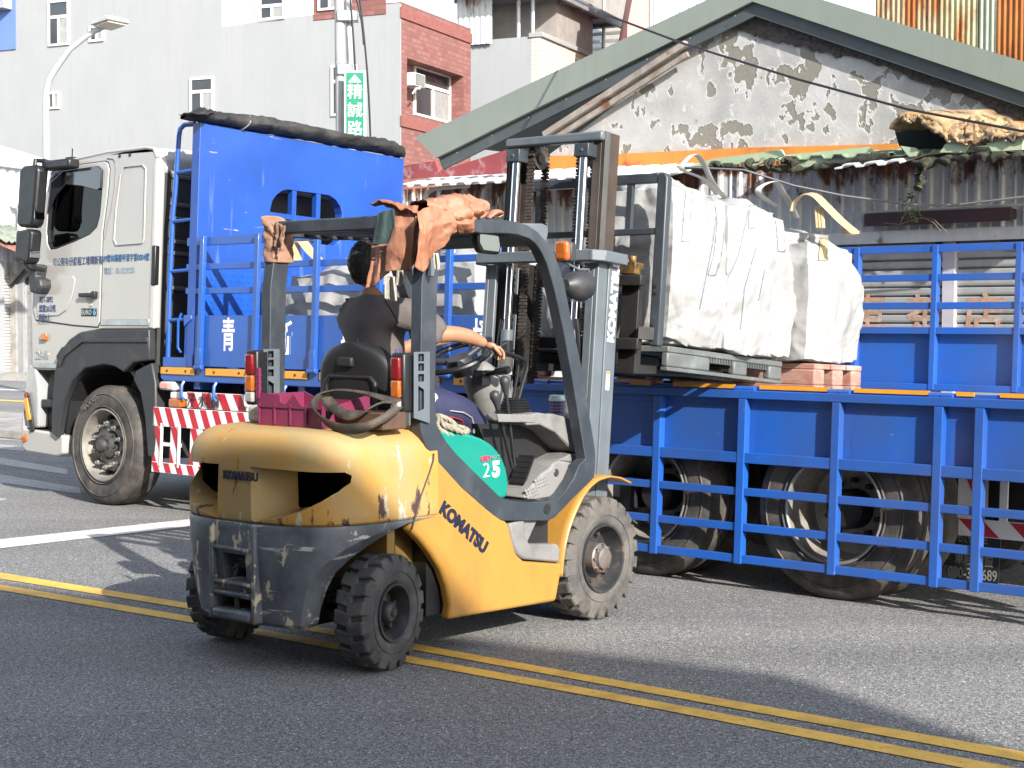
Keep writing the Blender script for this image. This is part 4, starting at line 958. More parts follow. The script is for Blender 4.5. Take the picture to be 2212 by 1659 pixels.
# bumper, step, corner
b = MB(); b.prism([(-1.27, .44), (-1.30, .62), (-1.285, .80), (-1.245, .80), (-1.235, .62), (-.66, .60), (-.60, .57), (-.60, .42), (-.70, .385), (-1.2, .40)], 1, -.01, W_ + .01); b.build("bumper", cabw, tk, bevel=.025)
b = MB(); b.prism([(-1.285, .78), (-1.265, 1.05), (-1.205, 1.22), (-1.10, 1.19), (-1.04, 1.0), (-1.02, .64), (-1.22, .62)], 1, .0, W_); b.build("headlight_housing", mat("headlight housing", (.30, .31, .31), .25, coat=1, var=.2), tk, bevel=.02)
b = MB(); b.box(-1.02, -.70, .10, .5, .60, 1.16); b.build("step_well", chassis_m, tk, smooth=0)
b = MB(); b.box(-1.02, -.72, .02, .35, .83, .90); b.box(-1.05, -.70, .02, .38, .585, .62); b.build("step", dgrey, tk, bevel=.01)
b = MB(); b.bar((-1.185, -.02, .93), (-1.08, -.02, .60), .02, .06); b.build("bumper_strut", blackp, tk, bevel=.005)
b = MB(); b.bar((-1.19, -.034, .90), (-1.12, -.034, .70), .015, .055); b.build("amber_marker", amber, tk, bevel=.004)
b = MB(); b.lathe([(0, -.02), (.03, -.02), (.03, 0)], (-1.19, -.015, .93), 1, 12); b.build("red_marker", red_l, tk)
b = MB(); b.lathe([(0, -.022), (.035, -.018), (.04, 0)], (-1.22, -.012, .53), 1, 14); b.build("round_reflector", amber_l, tk)
# mirrors
def mirror(zc, h, x0, x1, tilt, name):
    fr = T.at(x0, -.22, zc).rz(tilt); L = T.loc
    o = bpy.data.objects.new(name, None); return o
b = MB(); b.prism([(-1.100, 3.0), (-1.040, 3.03), (-0.840, 3.03), (-0.795, 2.99), (-0.840, 2.50), (-0.890, 2.46), (-1.070, 2.47), (-1.125, 2.50)], 1, -.235, -.11); mir = b.build("mirror", blackp, tk, bevel=.03, seg=3)
b = MB(); b.prism([(-0.820, .0), (-0.820, .0), (-0.820, .0)], 1, 0, .001) if False else None
mirg = mat("mirror glass", (.28, .29, .30), .03, 1, var=.02, rvar=0)
b = MB(); b.box(-.012, 0, .0, .10, .0, .42); o = b.build("mirror_glass", mirg, mir, smooth=0); o.location = (-0.825, -.225, 2.54); o.rotation_euler = (0, -.10, 0)
b = MB(); b.prism([(-1.120, 2.44), (-0.900, 2.45), (-0.865, 2.42), (-0.890, 2.17), (-0.930, 2.13), (-1.100, 2.18), (-1.135, 2.22)], 1, -.235, -.115); m2 = b.build("mirror", blackp, tk, bevel=.03, seg=3)
b = MB(); b.box(-.012, 0, .0, .10, .0, .22); o = b.build("mirror_glass", mirg, m2, smooth=0); o.location = (-0.875, -.225, 2.19); o.rotation_euler = (0, -.12, 0)
b = MB(); b.tube([(-0.890, -.2, 3.02), (-0.890, -.2, 3.07), (-.90, -.1, 3.08), (-.86, -.02, 3.06)], .022, 8); b.build("mirror_arm", blackp, tk)
b = MB(); b.tube([(-0.990, -.2, 2.15), (-0.940, -.18, 2.10), (-.95, -.04, 2.09)], .03, 8); b.build("mirror_arm", blackp, tk)
b = MB(); b.box(-.86, -.42, -.16, -.04, 2.985, 3.07); b.build("camera_housing", blackp, tk, bevel=.02)
b = MB(); b.prism([(-1.10, 2.13), (-.93, 2.14), (-.92, 2.10), (-.95, 2.02), (-.86, 2.0), (-.84, 1.93), (-.90, 1.86), (-1.02, 1.88), (-1.05, 2.05), (-1.12, 2.09)], 1, -.14, -.01); b.build("kerb_mirror", dgrey, tk, bevel=.025)
b = MB(); b.cyl((-.70, .06, 3.08), (-.70, .06, 3.2), .006, 6); b.box(-.76, -.66, .03, .1, 3.08, 3.12); b.build("aerial", blackp, tk)

# wheels --------------------------------------------------------------
def lug_ring(b, c, rr, n, r0, y0, y1):
    for i in range(n):
        t = 2 * math.pi * (i + .5) / n; b.cyl((c[0] + rr * math.cos(t), y0, c[2] + rr * math.sin(t)), (c[0] + rr * math.cos(t), y1, c[2] + rr * math.sin(t)), r0, 6)
def truck_wheel(x, y, front, side=-1, r=.53, wd=.29):
    wt = bpy.data.objects.new("wheel", None); scene.collection.objects.link(wt); wt.parent = tk; wt.location = (x, y, r)
    if side > 0: wt.rotation_euler = (0, 0, math.pi)
    b = MB(); b.lathe([(.30, .02), (.315, .0), (.36, -.008), (.42, -.016), (.47, -.010), (.505, .006), (.522, .03), (.53, .05), (.53, .075), (.522, .08), (.522, .088), (.53, .092), (.532, .14), (.523, .145), (.523, .153), (.532, .158), (.53, wd - .09), (.522, wd - .085), (.522, wd - .077), (.53, wd - .07), (.52, wd - .03), (.47, wd + .01), (.40, wd + .012), (.30, wd)], (0, 0, 0), 1, 64)
    for rr_ in (.45, .34): b.lathe([(rr_ - .006, -.012), (rr_, -.0205), (rr_ + .006, -.012)], (0, 0, 0), 1, 64)
    ty = b.build("tyre", rubber, wt, smooth=40)
    b = MB()
    if front:
        b.lathe([(.318, -.002), (.322, -.014), (.312, -.018), (.303, -.010), (.295, .03), (.285, .09), (.262, .13), (.255, .15), (.24, .14), (.225, .09), (.20, .075), (.13, .07), (.115, .09), (.11, .10)], (0, 0, 0), 1, 48)
    else:
        b.lathe([(.318, -.002), (.322, -.014), (.312, -.018), (.303, -.010), (.297, .03), (.292, .20), (.27, .25), (.20, .27), (.16, .26), (0, .26)], (0, 0, 0), 1, 48)
    rm = b.build("rim", rimm, wt, smooth=30)
    if front:
        b = MB(); b.lathe([(.12, .06), (.115, .0), (.10, -.012), (.06, -.015), (.055, -.045), (.04, -.055), (0, -.056)], (0, 0, 0), 1, 28)
        for i in range(8):
            t = i * math.pi / 4; b.bar((.07 * math.cos(t), -.002, .07 * math.sin(t)), (.125 * math.cos(t), .03, .125 * math.sin(t)), .03, .05, (0, 1, 0))
        b.build("hub", mat("greasy hub", (.06, .058, .055), .5, .3, var=.3, vs=12), wt, smooth=30)
        b = MB(); lug_ring(b, (0, 0, 0), .195, 10, .021, .02, .08); lug_ring(b, (0, 0, 0), .195, 10, .013, -.004, .02); b.build("lug_nuts", mat("nut steel", (.5, .49, .47), .35, .9, var=.15), wt)["kind"] = "stuff"
        b = MB()
        for i in range(10):
            t = 2 * math.pi * i / 10; c_, s__ = math.cos(t), math.sin(t); b.cyl((.262 * c_, .10, .262 * s__), (.248 * c_, .145, .248 * s__), .024, 8)
        b.build("hand_holes", chassis_m, wt)["kind"] = "stuff"
        text("tyre_lettering", "MAXXIS", .07, mat("tyre raised lettering", (.10, .09, .08), .8), wt, tmat((-.21, -.022, .36), (.86, 0, .5), (-.5, 0, .86)), .002, .002, 1.1)
    else:
        b = MB(); b.lathe([(.12, .26), (.12, .12), (.10, .10), (0, .10)], (0, 0, 0), 1, 24); lug_ring(b, (0, 0, 0), .17, 10, .018, .21, .27); b.build("hub", chassis_m, wt, smooth=30)
        b = MB(); b.lathe([(.30, .34), (.42, .335), (.50, .35), (.53, .39), (.53, .56), (.50, .60), (.30, .61)], (0, 0, 0), 1, 48); b.build("inner_tyre", rubber, wt, smooth=40)
    return wt
truck_wheel(.019, .0, True); truck_wheel(.019, W_, True, 1)
RX = T.hit(1801, 1115.6, 1, .05)[0]
rim2 = hp(T, DG, (300, 700), 1, .05)[0]
for x in (RX, RX - 1.36):
    truck_wheel(x, .05, False); truck_wheel(x, W_ - .05, False, 1)

# chassis and deck ------------------------------------------------------
b = MB(); b.box(.3, 9.6, .75, .85, .75, 1.05); b.box(.3, 9.6, 1.57, 1.67, .75, 1.05); b.box(.8, 2.6, .35, .75, .55, 1.0); b.box(1.4, 1.5, .3, 2.1, .5, 1.1)
b.box(5.5, 5.7, .1, 2.3, .42, .62); b.box(2.8, 4.6, .15, .75, .55, 1.05); b.box(2.7, 9.0, 1.0, 1.4, .5, .9); b.build("chassis_frame", chassis_m, tk, smooth=0)
DZ = 1.235; XR = 9.6
deckm = mat("deck checker plate", (.42, .41, .39), .4, .3, var=.2, vs=4, bump=.8, bs=55, wear=(((.20, .13, .08), .60, 3, (1, 1, 1), .1, None),))
b = MB(); b.box(.90, XR, .04, 2.38, 1.20, DZ); b.build("deck", deckm, tk, smooth=0)
b = MB(); b.prism([(.80, 1.235), (.80, 1.145), (.84, 1.12), (XR, 1.12), (XR, 1.235)], 1, .0, .036); b.prism([(.80, 1.235), (.80, 1.145), (XR, 1.12), (XR, 1.235)], 1, 2.384, 2.42)
for i in range(13): b.box(1.2 + i * .65, 1.28 + i * .65, .04, 2.38, 1.06, 1.198)
b.build("deck_rail", blue, tk, smooth=0, bevel=.006)
for x0, x1 in ((.812, 1.27), (1.415, 1.99), (2.105, 2.66), (2.80, 3.36), (3.50, 4.06), (4.20, 4.55)):
    b = MB(); b.box(x0, x1, -.012, -.001, 1.176, 1.236)
    for k in (.12, .5, .88): pass
    o = b.build("amber_reflector", amber, tk, bevel=.004)
    for k in (.2, .75):
        b = MB(); b.lathe([(0, -.016), (.011, -.016), (.012, -.0122)], (x0 + (x1 - x0) * k, 0, 1.206), 1, 8); b.build("reflector_screw", rustrail, o)
b = MB()
for x in (1.135, 1.56, 1.98, 2.42, 2.9, 3.4): b.tube([(x, -.01, 1.12), (x, -.03, 1.09), (x - .005, -.03, 1.0), (x + .01, -.01, .97)], .014, 6)
b.build("rope_hooks", blue, tk)["kind"] = "stuff"
# headboard with oval window openings
HX = 1.233
hw = [tuple(hp(T, HB, p, 0, HX)[1:]) for p in ((935, 850), (950, 790), (985, 740), (1030, 708), (1070, 697), (1400, 742), (1455, 780), (1490, 835), (1505, 890), (1490, 960), (1450, 1000), (1050, 985), (985, 965), (950, 920))]
zb1 = 2.38
hw = hw[:9] + [(1.63, zb1 + .13), (1.60, zb1 + .04), (1.53, zb1), (.90, zb1), (.83, zb1 + .05), (.79, zb1 + .13)]
b = MB(); b.prism([(0, 1.24), (2.40, 1.24), (2.40, 3.275), (0, 3.275)], 0, HX - .10, HX, holes=[hw]); hb = b.build("headboard", blue_hb, tk, smooth=0, bevel=.006)
b = MB()
for y in (1.055, 1.34): b.box(HX - .06, HX - .005, y - .025, y + .025, zb1 - .01, 2.83)
b.box(HX - .055, HX - .008, .79, 1.63, 2.565, 2.61); b.build("headboard_bar", blue_hb, hb, smooth=0)
dia = mat("blue checker plate", (.010, .068, .33), .35, var=.15, coat=.3, vs=4)
b = MB(); b.box(HX + .002, HX + .008, .06, 2.36, 1.24, 2.07)
rr = 0
for i in range(46):
    for j in range(17):
        y = .09 + i * .05 + (j % 2) * .025; z = 1.26 + j * .048; s = 1 if (i + j) % 2 else -1
        b.bar((HX + .009, y - .012, z - .010 * s), (HX + .009, y + .012, z + .010 * s), .006, .006, (1, 0, 0))
b.build("checker_plate", dia, hb, smooth=0)
# ladder on the headboard side
b = MB()
lad = [tuple(hp(T, c, p, 1, 0.0)[[0, 2]]) for c, p in ((HB, (320, 175)), (HB, (240, 180)), (HB, (205, 215)), (HB, (195, 270)), (HB, (165, 720)), (NG, (150, 0)), (NG, (125, 600)), (NG, (110, 1200)))]
b.tube([(p[0] - .0, .02, p[1]) for p in lad], .021, 8)
for c, p in ((HB, (185, 565)), (HB, (165, 950)), (NG, (140, 455)), (NG, (125, 852))):
    q = hp(T, c, p, 1, 0.02); b.cyl((q[0], .02, q[2]), (HX - .05, .02, q[2] + .01), .016, 8)
b.box(.83, 1.15, .0, .04, 1.24, 1.32); b.build("ladder", blue, tk)
b = MB(); b.tube([(1.075, -.01, 1.69), (1.06, -.03, 1.62), (1.065, -.03, 1.40), (1.085, -.01, 1.36)], .011, 6); b.build("grab_handle", blue, tk)
# near side raised gate -------------------------------------------------
b = MB(); b.prism([(1.10, 1.25), (4.62, 1.25), (4.62, 1.672), (1.10, 1.672)], 1, .008, .03); gate = b.build("side_gate", blue, tk, smooth=0, bevel=.003)
b = MB()
for z in (2.292, 1.985, 1.83 - .0): pass
for z, hh_ in ((2.285, .07), (2.075, .05), (1.875, .05)): b.box(1.10, 4.62, .004, .034, z - hh_ / 2, z + hh_ / 2)
b.build("gate_rail", blue, gate, smooth=0, bevel=.004)
for x in (1.345, 2.037, 2.735, 3.43, 4.13, 4.60):
    b = MB(); b.box(x - .024, x + .024, -.035, .003, 1.26, 2.325); b.box(x - .045, x + .045, -.045, -.005, 1.235, 1.262); b.cyl((x - .05, -.03, 1.24), (x + .05, -.03, 1.24), .02, 8); b.box(x - .03, x + .03, -.042, -.036, 1.262, 1.40)
    b.build("gate_stake", blue, gate, bevel=.004, smooth=30)
b = MB(); b.prism([(1.10, 1.675), (1.20, 1.675), (1.21, 1.64), (1.11, 1.575)], 1, -.012, .006); b.build("latch", blue, gate, bevel=.006)
wl_t = mat("white brush lettering", (.72, .72, .72), .5, var=.04)
for ch, c, p in (("青", NG, (615, 990)), ("新", NG, (1080, 1015)), ("環", NG, (1600, 960)), ("境", LV, (400, 250)), ("工", LV, (1150, 300))):
    q = hp(T, c, p, 1, 0.0); text("gate_character", ch, .285, wl_t, gate, tmat((q[0], .0065, q[2]), (1, 0, .0), U_), .001, .005, .60, shear=-.05)
# the hanging (dropped) gates, tilted out a little at the foot -------------
gpan, gbar = [], []
zt, zm, zl = 1.212, .805, .168
TILT = .0
def gate_down(x0, x1, posts, y=-.05, panel_in=.055):
    b = MB(); b.box(x0, x1, y + panel_in, y + panel_in + .008, zm + .02, zt - .03); g_ = b.build("dropped_gate", blue, tk, smooth=0)
    b = MB(); b.box(x0, x1, y, y + .05, zt - .05, zt); b.box(x0, x1, y, y + .05, zm - .032, zm + .032)
    for z in (.60 + .0, .385): b.box(x0, x1, y + .006, y + .044, z - .024, z + .024)
    b.box(x0, x1, y + .006, y + .044, zl, zl + .05); b.build("gate_rail", blue, g_, smooth=0, bevel=.004)
    for x in posts:
        b = MB(); b.box(x - .026, x + .026, y - .004, y + .054, zl - .005, zt - .052); b.build("gate_stake", blue, g_, smooth=0, bevel=.004)
    return g_
p1 = [hp(T, DG, p, 1, -.05)[0] for p in ((362, 470), (787, 500), (1258, 530), (1772, 570))]
ps = p1 + [p1[3] + .42]
g0 = p1[0] - (p1[1] - p1[0])
ps = [g0] + p1 + [hp(T, DG, (1985, 400), 1, -.05)[0]]
extra = ps[-1] + .55
gate_down(4.68, 9.5, ps + [extra, extra + .6])
b = MB()
for x in [5.05] + [hp(T, DG, p, 1, 0)[0] for p in ((795, 160), (845, 160), (1265, 178), (1320, 180), (1775, 192), (1835, 195))]: b.cyl((x - .035, -.025, 1.222), (x + .035, -.025, 1.222), .016, 8); b.box(x - .03, x + .03, -.04, -.005, 1.20, 1.222)
b.build("gate_hinges", blue, tk)["kind"] = "stuff"
for i in range(7):
    xs = [hp(T, DG, (a, 170), 1, 0)[0] for a in ((230, 340), (450, 760), (885, 1235), (1360, 1740), (1875, 1965), (2095, 2300), (2320, 2400))[i]]
    b = MB(); b.box(xs[0], xs[1], -.008, -.001, 1.222, 1.246); b.build("amber_reflector", amber, tk, smooth=0)
# far side raised gates ---------------------------------------------------
yF = 2.42
b = MB(); b.box(1.3, 9.5, yF + .055, yF + .063, 1.26, 1.67); gf = b.build("side_gate", blue, tk, smooth=0)
b = MB(); b.box(1.3, 9.5, yF, yF + .05, 1.245, 1.295); b.box(1.3, 9.5, yF, yF + .05, 1.655, 1.705)
for z, hh_ in ((2.275, .055), (2.065, .05), (1.86, .05)): b.box(1.3, 9.5, yF + .006, yF + .044, z - hh_ / 2, z + hh_ / 2)
b.build("gate_rail", blue, gf, smooth=0, bevel=.004)
pf = [hp(T, FG, p, 1, yF)[0] for p in ((283, 500), (924, 500), (1608, 500))]
dxf = pf[1] - pf[0]
for x in [pf[0] - k * dxf for k in (7, 6, 5, 4, 3, 2, 1)] + pf + [pf[2] + dxf, pf[2] + 2 * dxf]:
    b = MB(); b.box(x - .022, x + .022, yF - .006, yF + .054, 1.25, 2.30); b.build("gate_stake", blue, gf, smooth=0, bevel=.004)
# under-run guard in red and white, sign, lamps -----------------------------
def stripes_panel(name, parent, x0, x1, z0, z1, y, per=.20, lean=.10, holes=()):
    b = MB(); b.prism([(x0, z0), (x1, z0), (x1, z1), (x0, z1)], 1, y, y + .012, holes=holes); o = b.build(name, whitep, parent, smooth=0)
    b = MB(); k = -3
    from_ = []
    def clip(pl):
        for ax, lim, sg in ((0, x0, 1), (0, x1, -1)):
            out = []
            for i in range(len(pl)):
                a, c = pl[i], pl[(i + 1) % len(pl)]; ia, ic = (a[ax] - lim) * sg >= 0, (c[ax] - lim) * sg >= 0
                if ia: out.append(a)
                if ia != ic:
                    t = (lim - a[ax]) / (c[ax] - a[ax]); out.append((a[0] + (c[0] - a[0]) * t, a[1] + (c[1] - a[1]) * t))
            pl = out
            if not pl: return pl
        return pl
    while x0 + k * per < x1 + lean:
        xa = x0 + k * per
        pl = clip([(xa, z1 - .004), (xa + per * .48, z1 - .004), (xa + per * .48 + lean, z0 + .004), (xa + lean, z0 + .004)])
        if len(pl) > 2 and not holes: b.prism(pl, 1, y - .003, y - .001)
        elif len(pl) > 2: from_.append(pl)
        k += 1
    if not holes: b.build("stripe", redp, o, smooth=0)
    return o
ug = stripes_panel("underrun_guard", tk, .743, 2.6, .735, .895, -.02, .158, .075)
for x0, x1, z0, z1, lean in ((.743, 2.6, .345, .43, .04), ): stripes_panel("underrun_guard", tk, x0, x1, z0, z1, -.02, .158, lean)
for x0, x1 in ((.743, .85), (.985, 1.10), (1.25, 1.40)): stripes_panel("underrun_guard", tk, x0, x1, .43, .735, -.016, .158, .14)
b = MB(); b.box(.85, 1.12, -.014, .0, .57, .60); b.box(.86, .875, -.03, -.01, .40, .76); b.box(1.10, 1.115, -.03, -.01, .40, .76); b.box(1.3, 1.6, -.014, 0, .62, .70); b.build("guard_bracket", whitep, tk, smooth=0)
tkn = stripes_panel("waste_water_tank", tk, 1.13, 2.4, .90, 1.035, .03, .20, .08)
b = MB(); b.box(1.14, 2.4, .043, .5, .905, 1.03); b.build("tank_body", whitep, tkn, smooth=0)
for ch, p in (("汙", (318, 1512)), ("水", (410, 1515)), ("桶", (515, 1520))):
    q = hp(T, NG, p, 1, .02); text("tank_character", ch, .12, mat("black lettering", (.015, .015, .015), .5), tkn, tmat((q[0], .018, q[2]), R_, U_), .001, .0008, .9)
b = MB(); b.box(.94, 1.10, -.02, .06, .90, .975); b.build("side_lamp", amber_l, tk, bevel=.015)
b = MB(); b.box(.94, 1.12, .0, .10, .972, 1.03); b.build("lamp_bracket", whitep, tk, bevel=.01)
b = MB(); b.box(.815, 1.0, -.02, .06, 1.04, 1.115); ml = b.build("marker_lamp", mat("pale lamp housing", (.45, .40, .37), .3, coat=.6), tk, bevel=.015)
b = MB(); b.box(.825, .925, -.026, -.0205, 1.055, 1.10); b.build("lamp_lens", mat("pink lens", (.5, .22, .17), .15, coat=1, var=.4, vs=60), ml, bevel=.004)
# tail: striped rear guard and mud flap
stripes_panel("underrun_guard", tk, *[hp(T, DG, p, 1, .3)[0] for p in ((1885, 800), (2400, 800))], .43, .53, .3, .30, .10)
stripes_panel("underrun_guard", tk, *[hp(T, DG, p, 1, .3)[0] for p in ((1880, 700), (1950, 700))], .53, .87, .3, .30, .15)
stripes_panel("underrun_guard", tk, *[hp(T, DG, p, 1, .3)[0] for p in ((2090, 700), (2130, 700))], .53, .87, .3, .30, .15)
b = MB(); x = hp(T, DG, (1980, 680), 1, .3)[0]; b.box(x, x + .05, .3, .33, .55, .87); b.build("guard_bracket", chromey, tk, smooth=0)
xa, xb = hp(T, DG, (1870, 1000), 1, .35)[0], hp(T, DG, (2085, 1000), 1, .35)[0]
b = MB(); b.prism([(xa, .16), (xa + .1, .18), (xa + .18, .15), (xb, .17), (xb + .01, .44), (xa + .02, .44)], 1, .35, .358); mf = b.build("mud_flap", blackp, tk, smooth=0)
mft = mat("faded flap lettering", (.17, .165, .155), .7)
for s, p, sz in (("廣裕達", (1955, 915), .085), ("車廂·車體", (1960, 1030), .075), ("080-300689", (1952, 1100), .085)):
    q = hp(T, DG, p, 1, .349); text("flap_lettering", s, sz, mft, mf, tmat((q[0], .348, q[2]), R_, U_), .0005, .001, .72)

# tarpaulin rolled along the top of the headboard -----------------------------
tarpm = mat("black tarpaulin", (.014, .014, .014), .65, var=.4, vs=6, bump=.4, bs=25, wear=(((.05, .048, .043), .60, 5, (1, 1, 1), .12, None),))
TF = T.at(HX, 1.2, 3.285)
ta_ = thing("rolled_tarpaulin", "black tarpaulin bundled along the top of the blue headboard", "tarpaulin", TF)
prof = [(-1.36, .005, .02), (-1.27, .03, .05), (-1.20, .06, .075), (-1.10, .05, .07), (-.9, .06, .075), (-.5, .075, .085), (0, .08, .085), (.5, .07, .08), (.95, .085, .085), (1.12, .06, .07), (1.19, .025, .04)]
b = MB()
def tarpf(u, v):
    i = u * (len(prof) - 1); k = min(int(i), len(prof) - 2); f = i - k
    y, zc, r = [prof[k][j] * (1 - f) + prof[k + 1][j] * f for j in range(3)]
    t = v * 2 * math.pi; x = math.cos(t) * r * 1.5 - .03; z = max(-.005, zc * .8 + math.sin(t) * r * .8)
    w_ = .022 * fbm((y * 4, math.cos(t) * 1.2, math.sin(t) * 1.2)) + .01 * fbm((y * 13, t, 3))
    return (x + w_, y, z + abs(w_))
b.grid(tarpf, 90, 20, cv=True); b.build("roll", tarpm, ta_, smooth=60)
b = MB()
def flapf(u, v):
    return (-.05 + .18 * v + .03 * math.sin(5 * u), -1.38 + .26 * u, .03 + .10 * u * u * (1 - v) + .11 * max(0, u - .5) * v + .02 * fbm((u * 4, v * 4, 2)))
b.grid(flapf, 14, 8); b.build("loose_corner", tarpm, ta_, smooth=60, solid=.006)
b = MB(); b.tube([(-.03 + .115 * math.cos(t), -.74 + .03 * math.sin(t), .052 + .068 * math.sin(t)) for t in [i * 2 * math.pi / 16 for i in range(16)]], .007, 6, True); b.build("cord", mat("grey cord", (.2, .2, .2), .7), ta_)

# ------------------------------------------------------------------ the forklift (frame K: x forward, y left, z up)
fk = thing("forklift", "yellow forklift with a scuffed dark grey rear lifting bags on a grey pallet", "forklift", K)
def kp(c, v, pts): return poly(K, c, 1, v, pts)
# counterweight ---------------------------------------------------------
plan = [(-.485, 0), (-.475, -.16), (-.452, -.30), (-.405, -.41), (-.33, -.49), (-.22, -.54), (-.08, -.562), (.06, -.57), (.26, -.572)]
def plan_pt(t):   # 0 rear centre .. 1 front end of the side
    i = t * (len(plan) - 1); k = min(int(i), len(plan) - 2); f = i - k
    p0, p1, p2, p3 = plan[max(k - 1, 0)] if k else (plan[1][0], -plan[1][1]), plan[k], plan[k + 1], plan[min(k + 2, len(plan) - 1)]
    h = lambda a, b, c, d: .5 * (2 * b + (c - a) * f + (2 * a - 5 * b + 4 * c - d) * f * f + (3 * b - a - 3 * c + d) * f ** 3)
    return h(p0[0], p1[0], p2[0], p3[0]), h(p0[1], p1[1], p2[1], p3[1])
def loft(rows, n=64):
    """rows: (z, inset, t_end, x_front); closed loops lofted and capped"""
    b = MB(); vs = []; L = 2 * n + 1
    for z, ins, te, xf in rows:
        loop = []
        for k in range(-n, n + 1):
            x, y = plan_pt(abs(k) / n * te)
            if k > 0: y = -y
            s = 1 - ins / .57; x = .15 + (x - .15) * (1 - ins / .63); y *= s
            loop.append((x, y, z))
        e = loop[-1]
        loop = [(xf, loop[0][1], z)] + loop + [(xf, e[1], z)]
        vs.append(loop)
    m_ = len(vs[0]); fl = []
    for i in range(len(vs) - 1):
        for k in range(m_):
            k2 = (k + 1) % m_; fl.append((i * m_ + k, i * m_ + k2, (i + 1) * m_ + k2, (i + 1) * m_ + k))
    fl.append(tuple(range(m_))); fl.append(tuple((len(vs) - 1) * m_ + k for k in range(m_)))
    return b.add([p for r in vs for p in r], fl)
rows = [(.695, .012, .905, .30), (.705, .003, .91, .30), (.72, 0, .917, .30)] + [(.74 + .0155 * k, .0002 * k, .925 + .0055 * k, .30) for k in range(14)] + [(.962, .004, 1, .30), (.98, .006, 1, .30), (1.0, .008, 1, .30), (1.04, .020, 1, .30), (1.07, .040, 1, .30), (1.095, .068, 1, .30), (1.112, .105, 1, .30), (1.12, .15, 1, .30)]
cw = loft(rows).build("counterweight", cwy, fk, smooth=40)
eye = [(-.11, .955), (-.30, .95), (-.515, .935), (-.53, .915), (-.528, .875), (-.50, .83), (-.45, .79), (-.37, .75), (-.26, .722), (-.135, .703), (-.12, .712)]
cut = []
for s_n in (1, -1):
    b = MB(); n_ = len(eye)
    rings = []
    for x, ky, kz in ((-.70, 1, 1), (-.47, 1, 1), (-.29, .80, .80), (-.18, .80, .80)):
        rings.append([(x, s_n * (-.535 + (p[0] + .535) * ky), .957 - (.957 - p[1]) * kz) for p in eye])
    fl = []
    for i in range(len(rings) - 1):
        for k in range(n_): fl.append((i * n_ + k, i * n_ + (k + 1) % n_, (i + 1) * n_ + (k + 1) % n_, (i + 1) * n_ + k))
    fl += [tuple(range(n_)), tuple((len(rings) - 1) * n_ + k for k in range(n_))]
    b.add([p for r in rings for p in r], fl); cut.append(b.build("cutter", cwy, fk))
boolean_cut(cw, cut)
for s_n in (1, -1):
    b = MB(); b.box(-.262, -.252, s_n * .29 - .20, s_n * .29 + .20, .70, .96); b.build("vent_shade_plate", mat("vent shade black", (.001, .001, .001), 1, var=0, rvar=0, spec=0), fk, smooth=0)  # black plates stand in for the deep shade inside the vents
rows = [(.693, .004, .885, .28), (.68, .0, .85, .1), (.655, 0, .76, .0), (.62, 0, .64, -.08), (.58, 0, .55, -.14), (.53, .004, .475, -.2), (.47, .010, .405, -.24), (.40, .016, .365, -.26), (.30, .028, .345, -.28), (.235, .04, .335, -.28), (.215, .06, .325, -.28)]
cd = loft(rows).build("counterweight_skirt", cwd, fk, smooth=40)
b = MB(); b.box(-.56, -.25, -.075, .085, .42, .545); c1_ = b.build("cutter", cwd, fk)
b = MB(); b.box(-.56, -.28, -.115, .125, .287, .335); c2_ = b.build("cutter", cwd, fk)
boolean_cut(cd, [c1_, c2_])
b = MB()
b.prism([(-.155, .23), (-.13, .23), (-.13, .685), (-.155, .685)], 0, -.495, -.44); b.prism([(.14, .23), (.165, .23), (.165, .685), (.14, .685)], 0, -.495, -.44)
for z in (.395, .555, .345): b.box(-.492, -.45, -.13, .14, z, z + .022)
b.build("drawbar_frame", cwd, fk, bevel=.008)
b = MB(); b.box(-.505, -.45, -.125, .135, .235, .285); b.build("drawbar_lip", cwd, fk, bevel=.015)
b = MB(); b.cyl((-.46, .0, .28), (-.46, .0, .345), .014, 10); b.build("drawbar_pin", rustrail, fk)
q = hp(K, C3, (370, 415), 0, -.49); text("maker_lettering", "KOMATSU", .052, darktxt, fk, tmat((-.4885, q[1], q[2]), (0, -1, 0), (0, 0, 1)), .002, .0025, 1.0)
gp_ = [(.266, .995), (.262, .96), (.232, .90), (.176, .80), (.112, .645)]
for s_n in (-1, 1):
    b = MB(); b.tube([(x, s_n * .5715, z) for x, z in gp_], .0045, 6); b.build("panel_gap", chassis_m, fk)
# side panels -------------------------------------------------------------
sidep = [(.262, .985), (.275, 1.0), (.496, .815), (.66, .705), (.818, .618), (.842, .60), (.87, .52), (.905, .44), (.966, .397), (1.28, .347), (1.272, .28), (1.235, .153), (.385, .179), (.398, .245), (.375, .34), (.33, .43), (.258, .515), (.18, .59), (.108, .641), (.17, .80), (.225, .90)]
for s_n in (-1, 1):
    b = MB(); b.prism(sidep, 1, s_n * .50, s_n * .562); b.build("side_panel", fy, fk, bevel=.02, seg=3)
b = MB(); b.box(.30, 1.25, -.49, .49, .20, .62); b.box(-.2, 1.2, -.25, .25, .2, .35); b.build("chassis", chassis_m, fk, smooth=0)
b = MB(); b.box(-.08, .08, -.40, .40, .20, .32); b.box(-.14, -.06, -.34, .34, .30, .34); b.cyl((-.1, -.4, .24), (-.1, .4, .24), .03, 10); b.box(-.1, .1, -.36, -.28, .16, .36); b.box(-.1, .1, .28, .36, .16, .36); b.build("steer_axle", mat("oily axle steel", (.035, .032, .03), .6, .2, var=.4, vs=14), fk, bevel=.01)
b = MB(); b.box(.18, .30, -.40, .40, .30, .75); b.box(.02, .07, -.5, -.30, .42, .66); b.build("rear_bulkhead", mat("dull yellow primer", (.20, .12, .03), .7, var=.25), fk, smooth=0)
p0_, p1_ = hp(K, C4, (232, 830), 1, -.563), hp(K, C4, (480, 1065), 1, -.563)
